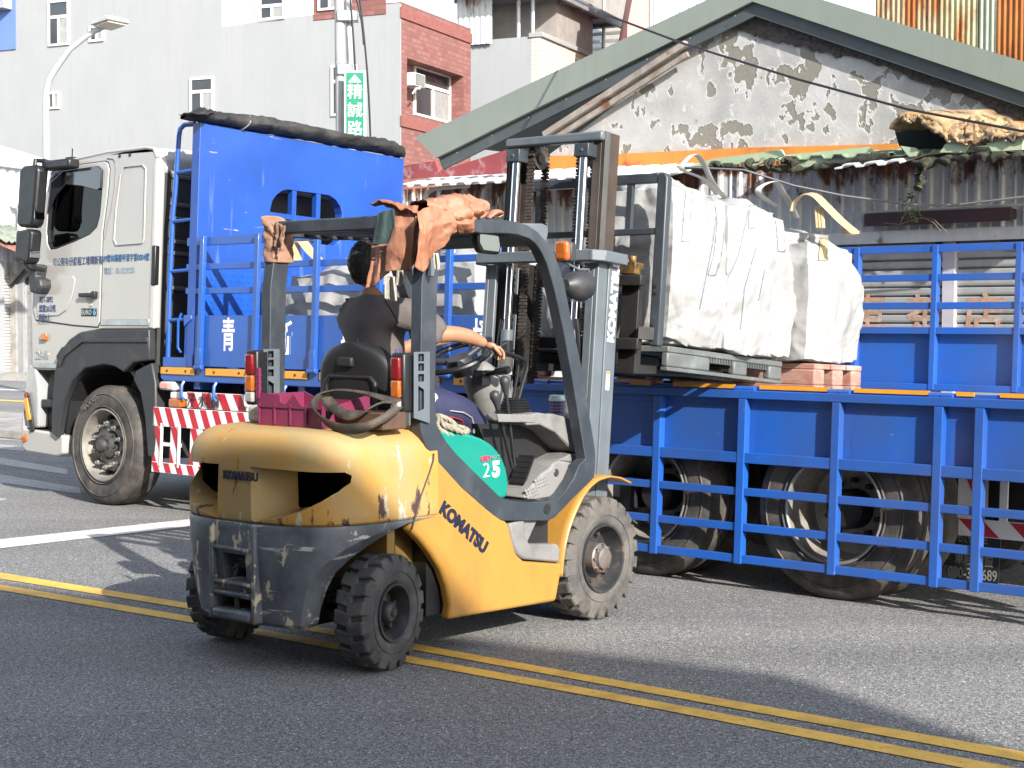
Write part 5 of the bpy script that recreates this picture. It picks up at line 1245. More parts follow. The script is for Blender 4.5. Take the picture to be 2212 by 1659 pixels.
dv = (p1_ - p0_); mid = (p0_ + p1_) / 2 + np.array([.02, 0, -.012])
text("maker_lettering", "KOMATSU", .086, darktxt, fk, tmat((mid[0], -.5635, mid[2]), (dv[0], 0, dv[2]), (-dv[2], 0, dv[0])), .002, .005, 1.02)
# entry step and front wing --------------------------------------------------
b = MB(); b.prism([(.852, .60), (.88, .50), (.915, .44), (.97, .405), (1.27, .352), (1.278, .43), (1.25, .455), (1.02, .478), (.985, .52), (.975, .61)], 1, -.555, -.30); b.build("entry_step", lgrey, fk, bevel=.012)
b = MB(); b.prism([(.962, .47), (1.02, .475), (1.075, .55), (1.12, .607), (.958, .607)], 1, -.535, -.345); b.build("step_riser", lgrey, fk, bevel=.008)
wing_o = [(1.275, .28), (1.285, .36), (1.30, .43), (1.335, .52), (1.385, .60), (1.45, .68), (1.52, .735), (1.60, .768), (1.70, .778), (1.80, .763), (1.905, .725)]
wing_i = [(1.205, .33), (1.10, .44), (1.02, .475), (1.075, .55), (1.17, .65), (1.28, .72), (1.40, .765), (1.50, .78), (1.62, .79), (1.75, .78), (1.88, .74)]
b = MB()
def wf(u, v):
    i = u * 10; k = min(int(i), 9); f = i - k
    xo, zo = [wing_o[k][j] * (1 - f) + wing_o[k + 1][j] * f for j in (0, 1)]
    return (xo, -.57 + v * .24, zo + .004 * math.sin(v * math.pi))
b.grid(wf, 40, 6); b.build("front_wing", fy, fk, smooth=60, solid=.010)
b = MB(); b.prism([(1.02, .475), (1.285, .36), (1.32, .50), (1.385, .60), (1.45, .68), (1.52, .735), (1.60, .768), (1.45, .775), (1.30, .74), (1.18, .66), (1.09, .56)], 1, -.335, -.325); b.build("front_wing", fy, fk, smooth=0, bevel=.003)
b = MB(); b.grid(lambda u, v: (wf(u, 0)[0], .57 - v * .24, wf(u, 0)[2]), 40, 4); b.build("front_wing", fy, fk, smooth=60, solid=.010)
# overhead guard --------------------------------------------------------------
def G2(c, pts, y=-.55): return kp(c, y, pts)
outer = G2(C4, [(560, 880), (340, 690), (190, 530), (115, 430), (80, 320)]) + G2(CG, [(1240, 1540), (1240, 1400), (1250, 700)]) + [(.235, 2.06), (.25, 2.115), (.29, 2.135), (.60, 2.137)] + G2(CM, [(310, 600), (480, 610), (560, 622), (620, 645), (680, 685), (730, 740), (770, 795), (815, 890), (850, 1000), (900, 1250), (975, 1600)]) + G2(C4, [(1225, 470), (1222, 560), (1215, 632), (1060, 785), (1000, 850), (960, 890), (915, 912), (610, 912)])
inner_ = G2(C4, [(665, 778), (625, 770), (590, 745), (430, 590), (320, 480), (250, 395), (190, 290)]) + G2(CG, [(1345, 1560), (1338, 1400), (1352, 700)]) + [(.335, 2.03), (.37, 2.06), (.60, 2.06)] + G2(CM, [(310, 695), (480, 695), (560, 705), (620, 725), (670, 765), (705, 815), (740, 890), (790, 1060), (850, 1330), (900, 1600)]) + G2(C4, [(1160, 510), (1120, 545), (1080, 640), (1020, 730), (960, 785), (840, 795), (740, 788)])
gm_ = MB(); gm_.prism(outer, 1, -.562, -.495, holes=[inner_]); og = gm_.build("overhead_guard", fgrey, fk, bevel=.007)
gl = MB(); gl.prism(outer, 1, .495, .562, holes=[inner_]); gl.build("overhead_guard", fgrey, fk, bevel=.007)
b = MB(); b.box(.235, .30, -.494, .494, 2.07, 2.137); b.build("guard_crossbar", fgrey, fk, bevel=.008)
for x in (.42, .54, .66, .78, .90):
    b = MB(); b.box(x, x + .055, -.494, .494, 2.075, 2.125); b.build("guard_crossbar", fgrey, fk, bevel=.005)
b = MB(); b.box(1.06, 1.12, -.494, .494, 2.07, 2.12); b.build("guard_crossbar", fgrey, fk, bevel=.008)
b = MB(); b.prism(G2(CM, [(640, 625), (780, 628), (815, 645), (812, 700), (795, 775), (770, 775), (720, 700)]), 1, -.50, .50); b.build("guard_gusset", mgrey, fk, bevel=.01)
# rear lamps ----------------------------------------------------------------------
for y0, yp in ((.475, .468), (-.552, -.580)):
    b = MB(); b.box(.07, .155, y0 - .008, y0 + .078, 1.195, 1.475); lh = b.build("lamp_housing", blackp, fk, bevel=.012)
    for z0, z1, mm in ((1.35, 1.455, red_l), (1.265, 1.347, amber_l), (1.21, 1.262, clear_l)):
        b = MB(); b.box(.05, .09, y0 + .008, y0 + .062, z0, z1); b.build("lamp_lens", mm, lh, bevel=.008)
    hol = [[(.15, z), (.19, z), (.19, z + .035), (.15, z + .035)] for z in (1.34, 1.39, 1.435)] + [[(.15, 1.20), (.19, 1.21), (.19, 1.30), (.15, 1.32)]]
    b = MB(); b.prism([(.12, 1.17), (.23, 1.14), (.23, 1.48), (.12, 1.48)], 1, yp, yp + .006, holes=hol); b.build("lamp_guard", mgrey, lh, smooth=0, bevel=.002)
b = MB(); q = kp(CG, -.566, [(1330, 520), (1295, 640)]); b.prism([(q[0][0], q[0][1]), (q[0][0] - .01, q[0][1] + .0), (q[1][0], q[1][1]), (q[1][0] + .045, q[1][1]), (q[0][0] + .03, q[0][1])], 1, -.570, -.563); b.build("vent_label", mgrey, fk, smooth=0)
# engine cover, floor, dashboard -----------------------------------------------------
hood = kp(C4, -.50, [(150, 400), (180, 340), (215, 330), (300, 326), (430, 350), (500, 375), (560, 410), (605, 455), (640, 510), (662, 570), (675, 640), (672, 740), (655, 768), (600, 775), (430, 640), (280, 480)])
b = MB(); b.prism(hood, 1, -.492, .492); b.build("engine_cover", teal, fk, bevel=.035, seg=4)
q0, q1 = hp(K, C4, (505, 600), 1, -.495), hp(K, C4, (612, 570), 1, -.495)
b25 = mat("white lettering", (.72, .73, .72), .4, var=.02)
m25 = hp(K, C4, (523, 588), 1, -.4945); text("capacity_number", "2", .105, b25, fk, tmat((m25[0] - .0, -.4945, m25[2]), (1, 0, .0), (0, 0, 1)), .002, -.002, 1.15)
m25 = hp(K, C4, (586, 580), 1, -.4945); text("capacity_number", "5", .108, b25, fk, tmat((m25[0], -.4945, m25[2]), (1, 0, .0), (0, 0, 1)), .002, .005, 1.1)
m26 = hp(K, C4, (518, 508), 1, -.4945); text("series_lettering", "LEO", .032, mat("red lettering", (.42, .03, .08), .5), fk, tmat((m26[0], -.4945, m26[2]), (1, 0, .0), (0, 0, 1)), .002, .002, 1.25)
m27 = hp(K, C4, (582, 500), 1, -.4945); text("series_lettering", "NXT", .028, mat("grey green lettering", (.10, .22, .20), .5), fk, tmat((m27[0], -.4945, m27[2]), (1, 0, .0), (0, 0, 1)), .002, .001, 1.1)
b = MB(); b.box(.70, 1.55, -.49, .49, .66, .70); b.build("floor", blackp, fk, smooth=0)
dsh = kp(C4, -.20, [(530, 255), (540, 225), (565, 207), (600, 199)]) + kp(C4, -.42, [(830, 205), (880, 212), (940, 216), (1060, 246), (1122, 268), (1138, 360), (1150, 440), (1152, 530), (1020, 527), (960, 515), (1050, 470), (1085, 480), (940, 335), (870, 300), (840, 285)]) + kp(C4, -.20, [(545, 278)])
b = MB(); b.prism(dsh, 1, -.455, -.17); b.build("dashboard", lgrey, fk, bevel=.018, seg=3)
b = MB(); b.prism([p for p in dsh if p[0] > 1.30] + [(1.34, 1.06), (1.30, 1.12)], 1, -.168, .455) if False else b.prism([(1.33, 1.14), (1.60, 1.10), (1.68, 1.06), (1.72, .90), (1.45, .90), (1.36, 1.04)], 1, -.168, .455); b.build("dashboard", lgrey, fk, bevel=.018, seg=3)
b = MB(); b.prism(kp(C4, -.40, [(560, 285), (840, 290), (940, 340), (1080, 480), (1020, 540), (940, 540), (760, 740), (680, 750), (690, 600), (640, 480)]), 1, -.30, .40); b.build("footwell", chassis_m, fk, smooth=0)
rmp = kp(C4, -.45, [(730, 760), (800, 660), (850, 600), (905, 565), (925, 530), (960, 515), (1118, 545), (1085, 640), (1020, 735), (960, 790), (840, 802)])
b = MB(); b.prism(rmp, 1, -.490, -.30); ramp_o = b.build("kick_panel", lgrey, fk, bevel=.014, seg=3)
b = MB(); rr = random.Random(3)
for c0, c1, n1, n2 in (((790, 705), (860, 745), 5, 3), ((850, 640), (920, 680), 5, 3)):
    for i in range(n1):
        for j in range(n2):
            p = hp(K, C4, (c0[0] + (c1[0] - c0[0]) * (i / (n1 - 1)) + j * 6 - 6, c0[1] + (c1[1] - c0[1]) * (j / (n2 - 1)) - i * 7 + 14), 1, -.491); b.lathe([(0, -.005), (.008, -.004), (.011, 0)], (p[0], -.490, p[2]), 1, 10)
b.build("grip_studs", lgrey, ramp_o)["kind"] = "stuff"
for p, r in (((980, 600), .022), ((1065, 562), .014)):
    q = hp(K, C4, p, 1, -.491); b = MB(); b.lathe([(0, -.004), (r * .8, -.004), (r, 0)], (q[0], -.490, q[2]), 1, 18); b.build("panel_plug", dgrey, ramp_o)
b = MB(); q = hp(K, C4, (920, 837), 1, -.563); b.lathe([(0, 0), (.028, -.002), (.03, .004)], (q[0], -.5632, q[2]), 1, 20); b.build("frame_hole", chassis_m, fk)
# dashboard details: gauge pods, buttons, grip patches
b = MB()
for k, (px, py) in enumerate(((745, 232), (770, 230), (800, 232), (750, 252), (775, 255), (820, 245))):
    q = hp(K, C4, (px, py), 1, -.457); b.box(q[0] - .012, q[0] + .012, -.462, -.45, q[2] - .010, q[2] + .010)
b.build("dash_buttons", lgrey, fk, bevel=.003)["kind"] = "stuff"
b = MB(); q = kp(C4, -.456, [(590, 215), (835, 222), (850, 245), (835, 272), (600, 268)]); b.prism(q, 1, -.4605, -.45); b.build("dash_label", lgrey, fk, bevel=.003)
b = MB(); q = hp(K, LV, (1235, 1065), 1, -.35); b.lathe([(.085, -.02), (.08, .0), (.06, .012), (0, .012)], (q[0], -.35, q[2]), 2, 24); b.build("cup_holder", lgrey, fk)
# steering column, wheel
b = MB(); b.tube([(1.50, 0, .72), (1.42, 0, 1.05), (1.36, 0, 1.22), (1.27, 0, 1.32), (1.20, 0, 1.38)], [.13, .125, .13, .105, .07], 14); b.build("steering_column", lgrey, fk, sub=1, smooth=60)
SWF = sub_ = K.at(1.06, 0.0, 1.43)
b = MB(); nrm = Vector((-.42, 0, .9)).normalized(); a1_ = Vector((0, 1, 0)); a2_ = nrm.cross(a1_)
cc = Vector((1.08, 0, 1.43)); R = .18
b.tube([cc + a1_ * R * math.cos(t) + a2_ * R * math.sin(t) for t in [2 * math.pi * i / 36 for i in range(36)]], .017, 8, True); sw_o = b.build("steering_wheel", blackp, fk)
b = MB()
for t in (.3, 2.4, 4.4): b.tube([cc - nrm * .03, cc + (a1_ * math.cos(t) + a2_ * math.sin(t)) * R], [.022, .014], 8)
b.tube([cc - nrm * .10, cc - nrm * .03, cc + nrm * .0], [.05, .075, .06], 14); b.build("wheel_hub", dgrey, sw_o, smooth=50)
b = MB(); b.tube([(1.20, -.05, 1.33), (1.22, -.20, 1.36)], .014, 8); b.tube([(1.215, -.16, 1.355), (1.225, -.24, 1.365)], .022, 8); b.box(1.17, 1.24, -.10, -.04, 1.28, 1.36); b.build("column_switch", blackp, fk)
# levers
def lever(p0, p1, r=.010):
    b = MB(); b.tube([p0, p1], r, 8); lv = b.build("lever", blackp, fk)
    b = MB(); d = Vector(p1) - Vector(p0); d.normalize(); p = Vector(p1)
    b.tube([p - d * .075, p - d * .045, p - d * .01, p + d * .015, p + d * .026], [.014, .017, .028, .026, .010], 12); b.build("lever_knob", dgrey, lv, smooth=60)
k1, k1b, k2, k2b = (hp(K, LV, p, 1, -.40) for p in ((548, 850), (740, 1640), (655, 690), (765, 1620)))
lever(tuple(k1b), tuple(k1)); lever(tuple(k2b), tuple(k2))
hl = [hp(K, LV, p, 1, -.33) for p in ((560, 370), (700, 390), (830, 440), (890, 480), (895, 560), (860, 680), (790, 940))]
b = MB(); b.tube([tuple(p) for p in hl], .010, 8); b.build("hydraulic_lever", blackp, fk)
b = MB(); hl2 = [hp(K, LV, p, 1, -.28) for p in ((600, 380), (740, 420), (790, 460), (800, 520), (790, 640), (740, 930))]; b.tube([tuple(p) for p in hl2], .009, 8); b.build("hydraulic_lever", blackp, fk)
b = MB(); q = hp(K, LV, (765, 1000), 1, -.30)
for i in range(5): b.lathe([(.09 - i * .008, 0), (.095 - i * .008, .008), (.085 - i * .008, .014)], (q[0], -.30, q[2] - .01 + i * .014), 2, 20)
b.build("lever_boot", blackp, fk)
b = MB(); q = hp(K, C4, (750, 590), 1, -.38); b.bar((q[0] - .05, -.38, q[2] - .09), (q[0] + .05, -.38, q[2] + .08), .10, .015)
for i in range(7): b.bar((q[0] - .055 + i * .016, -.433, q[2] - .085 + i * .026), (q[0] - .055 + i * .016, -.33, q[2] - .085 + i * .026), .008, .010)
b.build("pedal", blackp, fk, smooth=0)
# seat ------------------------------------------------------------------------------
def seat_back():
    b = MB(); rows_ = []
    def f(u, v):
        z = 1.0 + .515 * v; hw_ = (.245 + .02 * math.sin(v * 3.0)) * (1 if v < .62 else math.sqrt(max(0, 1 - ((v - .62) / .385) ** 2.4)) ** .8)
        t = u * 2 * math.pi; sx = math.copysign(abs(math.cos(t)) ** .45, math.cos(t)); sy = math.copysign(abs(math.sin(t)) ** .6, math.sin(t))
        return (.34 - .05 * (v - .3) + .055 * sy + .02 * (sx * sx), max(hw_, .02) * sx, z)
    b.grid(f, 44, 26, cu=True); n = len(b.v)
    b.f.append(tuple(i * 26 + 25 for i in range(44))); b.f.append(tuple(i * 26 for i in range(44)))
    return b
sb = seat_back().build("seat_back", seatb, fk, smooth=50)
b = MB(); b.prism([(-.19, 1.02), (.19, 1.02), (.185, 1.32), (.15, 1.355), (-.15, 1.355), (-.185, 1.32)], 0, .262, .285, holes=[[(-.165, 1.03), (.165, 1.03), (.16, 1.31), (.135, 1.335), (-.135, 1.335), (-.16, 1.31)]]); b.build("seat_map_pocket", seatb, sb, bevel=.008)
b = MB(); b.box(.24, .30, -.04, .06, 1.395, 1.445); b.build("seat_handle_slot", chassis_m, sb, bevel=.01)
b = MB(); b.box(.36, .88, -.245, .245, 1.0, 1.13); b.build("seat_cushion", seatb, fk, bevel=.04, seg=3)
for y0, y1 in ((-.285, -.235), (.235, .285)):
    b = MB(); b.prism([(.33, 1.02), (.52, 1.02), (.48, 1.30), (.40, 1.46), (.34, 1.42)], 1, y0, y1); b.build("seat_wing", lgrey, sb, bevel=.012)
# wheels ------------------------------------------------------------------------------
def fork_wheel(x, ys, r, wd, rim_r, nl, mt, rot=0, front=True, wn="wheel"):
    wt = bpy.data.objects.new(wn, None); scene.collection.objects.link(wt); wt.parent = fk
    s = -1 if ys < 0 else 1
    wt.location = (x, ys, r); wt.rotation_euler = (0, 0, rot + (math.pi if s > 0 else 0))
    b = MB(); rb = r * .925
    b.lathe([(rim_r, .012), (rim_r + .012, 0), (rim_r + .03, -.004), (r * .80, -.006), (r * .86, .0), (rb, .016), (rb, wd - .016), (r * .86, wd), (rim_r + .03, wd), (rim_r, wd - .01)], (0, 0, 0), 1, 72)
    b.lathe([(r * .70, -.004), (r * .705, -.010), (r * .72, -.004)], (0, 0, 0), 1, 72)
    ty = b.build("tyre", mt, wt, smooth=35)
    b = MB()
    for k in range(nl):
        for row in (0, 1):
            t0 = 2 * math.pi * (k + row * .5) / nl; dt = 2 * math.pi / nl * .74
            y0, y1 = (-.006, wd * .56) if row == 0 else (wd + .006, wd * .44)
            vv = []
            for rr_, yo, sh_ in ((r * .80, y0, 0), (r * .985, y0 + (.010 if row == 0 else -.010), 0), (r, y0 + (.022 if row == 0 else -.022), 0), (r * 1.0, y1, .18), (rb - .01, y1, .18)):
                for tt_ in (t0, t0 + dt):
                    a_n = tt_ + sh_ * 2 * math.pi / nl + (0.012 if tt_ == t0 else -.012) * (rr_ > r * .95); vv.append((rr_ * math.cos(a_n), yo, rr_ * math.sin(a_n)))
            b.add(vv, [(0, 1, 3, 2), (2, 3, 5, 4), (4, 5, 7, 6), (6, 7, 9, 8), (0, 2, 4, 6, 8), (1, 9, 7, 5, 3), (0, 8, 9, 1)])
    b.build("tread_lugs", mt, ty, smooth=0, bevel=.004, seg=1)["kind"] = "stuff"
    rim_mt = mat("scuffed black rim", (.04, .042, .045), .4, .3, var=.3, vs=10, wear=(((.16, .12, .09), .64, 9, (1, 1, 1), .08, None),))
    b = MB()
    b.lathe([(rim_r + .004, .004), (rim_r + .002, -.006), (rim_r - .010, -.004), (rim_r - .016, .02), (rim_r - .03, .06), (rim_r * .78, .085), (rim_r * .35, .085), (0, .085)], (0, 0, 0), 1, 48); b.build("rim", rim_mt, wt, smooth=35)
    if front:
        b = MB(); b.lathe([(.082, .085), (.082, .02), (.074, .012), (.062, .012), (.058, -.010), (.045, -.018), (0, -.02)], (0, 0, 0), 1, 30); hb_ = b.build("hub", mat("worn hub steel", (.16, .14, .125), .5, .4, var=.35, vs=14, wear=((RUST, .62, 14, (1, 1, 1), .06, None),)), wt, smooth=35)
        for i in range(8):
            b = MB(); t = i * math.pi / 4; b.cyl((.070 * math.cos(t), .002, .070 * math.sin(t)), (.070 * math.cos(t), .014, .070 * math.sin(t)), .009, 6); b.build("hub_bolt", chromey, hb_)
        ln, lr = 6, rim_r * .70
    else:
        b = MB(); b.lathe([(.052, .085), (.050, .03), (.040, .015), (.022, .008), (.018, -.002), (0, -.004)], (0, 0, 0), 1, 24); b.build("hub", rim_mt, wt, smooth=35); ln, lr = 5, rim_r * .66
    for i in range(ln):
        b = MB(); t = 2 * math.pi * i / ln + .3; b.cyl((lr * math.cos(t), .055, lr * math.sin(t)), (lr * math.cos(t), .09, lr * math.sin(t)), .013, 6); b.build("wheel_nut", rustrail, wt)
    return wt
STEER = rad(11)
fork_wheel(1.642, -.57, .335, .19, .185, 22, dusty); fork_wheel(1.642, .57, .335, .19, .185, 22, dusty)
fork_wheel(.0, -.57, .27, .165, .135, 18, solidt, STEER, False); fork_wheel(.0, .685, .27, .165, .135, 18, solidt, STEER, False)
b = MB(); b.cyl((1.642, -.45, .335), (1.642, .45, .335), .09, 14); b.box(1.2, 1.8, -.36, .36, .2, .55); b.build("drive_axle", chassis_m, fk)
# mast (a child empty tilted with the mast) ----------------------------------------------
mw = bpy.data.objects.new("mast", None); scene.collection.objects.link(mw); mw.parent = fk; mw.matrix_basis = K.mat().inverted() @ M.mat()
for s_n in (-1, 1):
    b = MB(); b.box(-.06, .045, s_n * .42, s_n * .385, -.12, 1.70); b.box(-.15, -.06, s_n * .412, s_n * .30, -.12, 1.70) if False else b.box(-.15, -.06, s_n * .412, s_n * .385, -.12, 1.70); b.box(.02, .045, s_n * .384, s_n * .30, -.12, 1.70); b.box(-.15, -.125, s_n * .384, s_n * .33, -.12, 1.70)
    ml_ = b.build("outer_rail", mgrey, mw, bevel=.005)
    b = MB(); b.box(-.075, .065, s_n * .352, s_n * .33, .25, 2.45); b.box(.04, .065, s_n * .329, s_n * .26, .25, 2.45); b.box(-.075, -.05, s_n * .329, s_n * .27, .25, 2.45); b.build("inner_rail", rustrail, mw, bevel=.004)
    b = MB(); b.box(-.078, -.030, s_n * .356, s_n * .3525, .25, 2.45); b.build("rail_strip", mat("greased grey strip", (.10, .098, .09), .5, .3, var=.25, vs=6, streak=.2), mw, smooth=0)
    b = MB(); b.cyl((-.12, s_n * .245, -.1), (-.12, s_n * .245, 1.32), .038, 18); b.build("lift_cylinder", mgrey, mw)
    b = MB(); b.cyl((-.12, s_n * .245, 1.06), (-.12, s_n * .245, 1.16), .044, 18); b.build("cylinder_collar", mat("cream collar", (.42, .40, .34), .5, var=.1), mw)
    b = MB(); b.cyl((-.12, s_n * .245, 1.32), (-.12, s_n * .245, 2.32), .025, 18); b.build("lift_rod", chrome, mw)
    b = MB(); b.box(-.16, -.07, s_n * .30, s_n * .20, 2.30, 2.375); b.lathe([(0, -.01), (.014, -.008), (.016, 0)], (-.155, s_n * .25, 2.335), 0, 10); b.build("rod_bracket", fgrey, mw, bevel=.008)
    yc = s_n * .18
    b = MB(); b.lathe([(.0, -.022), (.03, -.024), (.034, -.012), (.055, -.014), (.066, -.02), (.068, .0), (.066, .02), (.055, .014), (0, .02)], (0, yc, 2.34), 1, 28); b.build("chain_pulley", rustrail, mw, smooth=40)
    b = MB()
    for xs_, z0, z1 in ((-.068, 1.05, 2.34), (.068, 1.05, 2.34)):
        n_ = int((z1 - z0) / .020)
        for k in range(n_):
            z = z0 + k * .020; wdt = .024 if k % 2 else .015
            b.box(xs_ - .010, xs_ + .010, yc - wdt, yc + wdt, z, z + .0165)
            if k % 2 == 0: b.box(xs_ - .005, xs_ + .005, yc - .028, yc + .028, z + .004, z + .012)
    for k in range(12):
        t = math.pi * (k + .5) / 12; c_, s__ = math.cos(t), math.sin(t); p = Vector((.074 * c_, yc, 2.34 + .074 * s__)); d = Vector((-s__, 0, c_)) * .008
        b.bar(p - d, p + d, .045 if k % 2 else .03, .018, (c_, 0, s__))
    b.build("chain", chain_m, mw, smooth=0)
    b = MB(); b.tube([(-.12, s_n * .30, -.05), (-.14, s_n * .31, .6), (-.13, s_n * .30, 1.2), (-.14, s_n * .27, 1.38), (-.12, s_n * .25, 1.34)], .014, 8); b.build("hydraulic_hose", blackp, mw)
b = MB(); b.prism([(-.16, -.36), (-.16, .36), (-.10, .40), (.0, .405), (.0, .37), (-.09, .36), (-.12, .30), (-.12, -.30), (-.09, -.36), (.0, -.37), (.0, -.405), (-.10, -.40)], 2, 2.395, 2.45) if False else b.box(-.11, -.05, -.352, .352, 2.395, 2.45); b.build("mast_crossbar", mgrey, mw, bevel=.012)
b = MB(); b.prism([(-.23, -.42), (-.17, -.475), (.04, -.475), (.055, -.43), (-.13, -.425), (-.17, -.38), (-.17, .38), (-.13, .425), (.055, .43), (.04, .475), (-.17, .475), (-.23, .42)], 2, 1.70, 1.762); b.build("mast_crossbar", mgrey, mw, bevel=.006)
b = MB(); b.box(-.16, -.13, -.384, .384, .55, .70); b.build("mast_crossbar", mgrey, mw, bevel=.01)
q = hp(M, CM, (1185, 1150), 1, -.42); text("maker_lettering", "KOMATSU", .085, b25, mw, tmat((q[0] + .003, -.4215, q[2]), (.035, 0, 1), (-1, 0, .035)), .001, .004, 1.12)
b = MB(); q = hp(M, CM, (1150, 1620), 1, -.42); b.box(q[0] - .016, q[0] + .016, -.4225, -.4205, q[2] - .085, q[2] + .02); dl = b.build("warning_label", whitep, mw, smooth=0)
b = MB(); b.box(q[0] - .016, q[0] + .016, -.4235, -.4228, q[2] + .005, q[2] + .019); b.build("label_header", mat("orange print", (.6, .2, .03), .5), dl, smooth=0)
b = MB()
for z in (-.02, -.055): b.lathe([(.008, -.0236), (.010, -.0236), (.010, -.0228), (.008, -.0228)], (q[0] - .002, -.40, q[2] + z), 1, 12); b.box(q[0] + .004, q[0] + .010, -.4236, -.4229, q[2] + z - .014, q[2] + z - .008)
b.build("label_pictogram", mat("brown print", (.25, .09, .05), .5), dl, smooth=0)
# carriage, backrest, forks
b = MB()
for z0, z1 in ((1.62, 1.69), (1.30, 1.36)): b.box(.13, .18, -.50, .50, z0, z1)
b.build("carriage_bar", mat("carriage steel", (.022, .021, .02), .55, .3, var=.4, vs=8), mw, bevel=.005) if False else None
for z0, z1 in ((1.60, 1.66), (1.235, 1.30)):
    b = MB(); b.box(.13, .18, -.505, .505, z0, z1); b.build("carriage_bar", mat("carriage steel", (.022, .021, .02), .55, .3, var=.4, vs=8, wear=((RUST, .74, 9, (1, 1, 1), .08, None),)), mw, bevel=.005)
carr = MATS["carriage steel"]
for s_n in (-1, 1):
    b = MB(); b.box(.0, .13, s_n * .255, s_n * .22, 1.02, 1.72); b.build("carriage_plate", carr, mw, bevel=.004)
    b = MB(); b.prism([(.181, 1.10), (.225, 1.10), (1.25, 1.165), (1.25, 1.178), (.24, 1.155), (.225, 1.70), (.181, 1.70)], 1, s_n * .40 - .06, s_n * .40 + .06); fo = b.build("fork", carr, mw, bevel=.004)
    b = MB(); b.box(.14, .23, s_n * .40 - .055, s_n * .40 + .055, 1.665, 1.735); b.cyl((.19, s_n * .40, 1.735), (.19, s_n * .40, 1.775), .022, 12); b.build("fork_hook", mat("greasy brass hook", (.20, .11, .03), .5, .4, var=.5, vs=20, wear=(((.05, .035, .02), .5, 12, (1, 1, 1), .1, None),)), fo, bevel=.006)
    b = MB(); b.box(.23, .30, s_n * .40 - .02, s_n * .40 + .045, 1.155, 1.235); b.build("heel_stain", mat("yellow rust stain", (.30, .16, .03), .7, var=.4, vs=25), fo, bevel=.01)
    b = MB(); b.prism([(-.60, 1.26), (-.60, 2.215), (-.585, 2.245), (-.55, 2.252), (-.53, 2.245), (-.53, 1.26)] if s_n < 0 else [(.60, 1.26), (.60, 2.215), (.585, 2.245), (.55, 2.252), (.53, 2.245), (.53, 1.26)], 0, .20, .255); bp_ = b.build("backrest_post", fgrey, mw, bevel=.014, seg=3)
    for z in (1.32, 1.37, 1.56, 1.60):
        b = MB(); b.lathe([(.0, -.012), (.012, -.010), (.013, 0)], (.20, s_n * .555, z), 0, 10); b.build("post_bolt", blackp, bp_)
for z0, z1 in ((2.195, 2.25), (1.90, 1.935)):
    b = MB(); b.box(.205, .245, -.53, .53, z0, z1); b.build("backrest_bar", fgrey, mw, bevel=.004)
for yb in (-.335, -.0, .335):
    b = MB(); b.box(.21, .24, yb - .018, yb + .018, 1.935, 2.195); b.build("backrest_bar", fgrey, mw, smooth=0)
for yb in (-.555, .555):
    b = MB(); b.bar((.155, yb * .88, 1.33), (.215, yb, 1.33), .05, .07); b.build("backrest_bracket", carr, mw, smooth=0)
# lamps and mirror on the guard
q = hp(K, CM, (860, 815), 1, -.52)
b = MB(); b.box(q[0] - .045, q[0] + .0, -.575, -.49, q[2] - .05, q[2] + .055); tl_o = b.build("turn_lamp", amber_l, fk, bevel=.018, seg=3); b = MB(); b.box(q[0] + .002, q[0] + .05, -.57, -.49, q[2] - .055, q[2] + .05); b.build("lamp_body", dgrey, tl_o, bevel=.012)
q2 = hp(K, CM, (945, 1035), 1, -.50)
b = MB(); b.tube([(q2[0] - .10, -.5, q2[2]), (q2[0] - .07, -.5, q2[2]), (q2[0] - .03, -.5, q2[2]), (q2[0] + .05, -.5, q2[2] - .0), (q2[0] + .07, -.5, q2[2])], [.03, .055, .075, .085, .08], 20); wl_o = b.build("work_lamp", dgrey, fk, smooth=50)
b = MB(); wq = [hp(K, CM, p, 1, -.50) for p in ((830, 870), (900, 900), (960, 930), (1025, 930), (1035, 970), (1030, 1120), (1000, 1140), (910, 1130))]; b.tube([tuple(p) for p in wq], .006, 6); b.build("lamp_bracket", mgrey, wl_o)
mq = hp(K, CM, (360, 760), 1, -.46)
b = MB(); b.prism([(mq[0] - .10, mq[2] + .06), (mq[0] - .095, mq[2] + .0), (mq[0] - .06, mq[2] - .05), (mq[0] + .08, mq[2] - .055), (mq[0] + .095, mq[2] - .02), (mq[0] + .075, mq[2] + .06)], 1, -.48, -.43); mr_ = b.build("rear_mirror", blackp, fk, bevel=.015, seg=3)
b = MB(); b.prism([(mq[0] - .08, mq[2] + .05), (mq[0] - .08, mq[2] + .0), (mq[0] - .05, mq[2] - .035), (mq[0] + .065, mq[2] - .04), (mq[0] + .075, mq[2] - .015), (mq[0] + .06, mq[2] + .05)], 1, -.4835, -.4805); b.build("mirror_glass", mirg, mr_, smooth=0)
b = MB(); b.tube([(mq[0] + .02, -.45, mq[2] + .05), (mq[0] + .02, -.48, 2.08)], .008, 6); b.build("mirror_stalk", blackp, mr_)

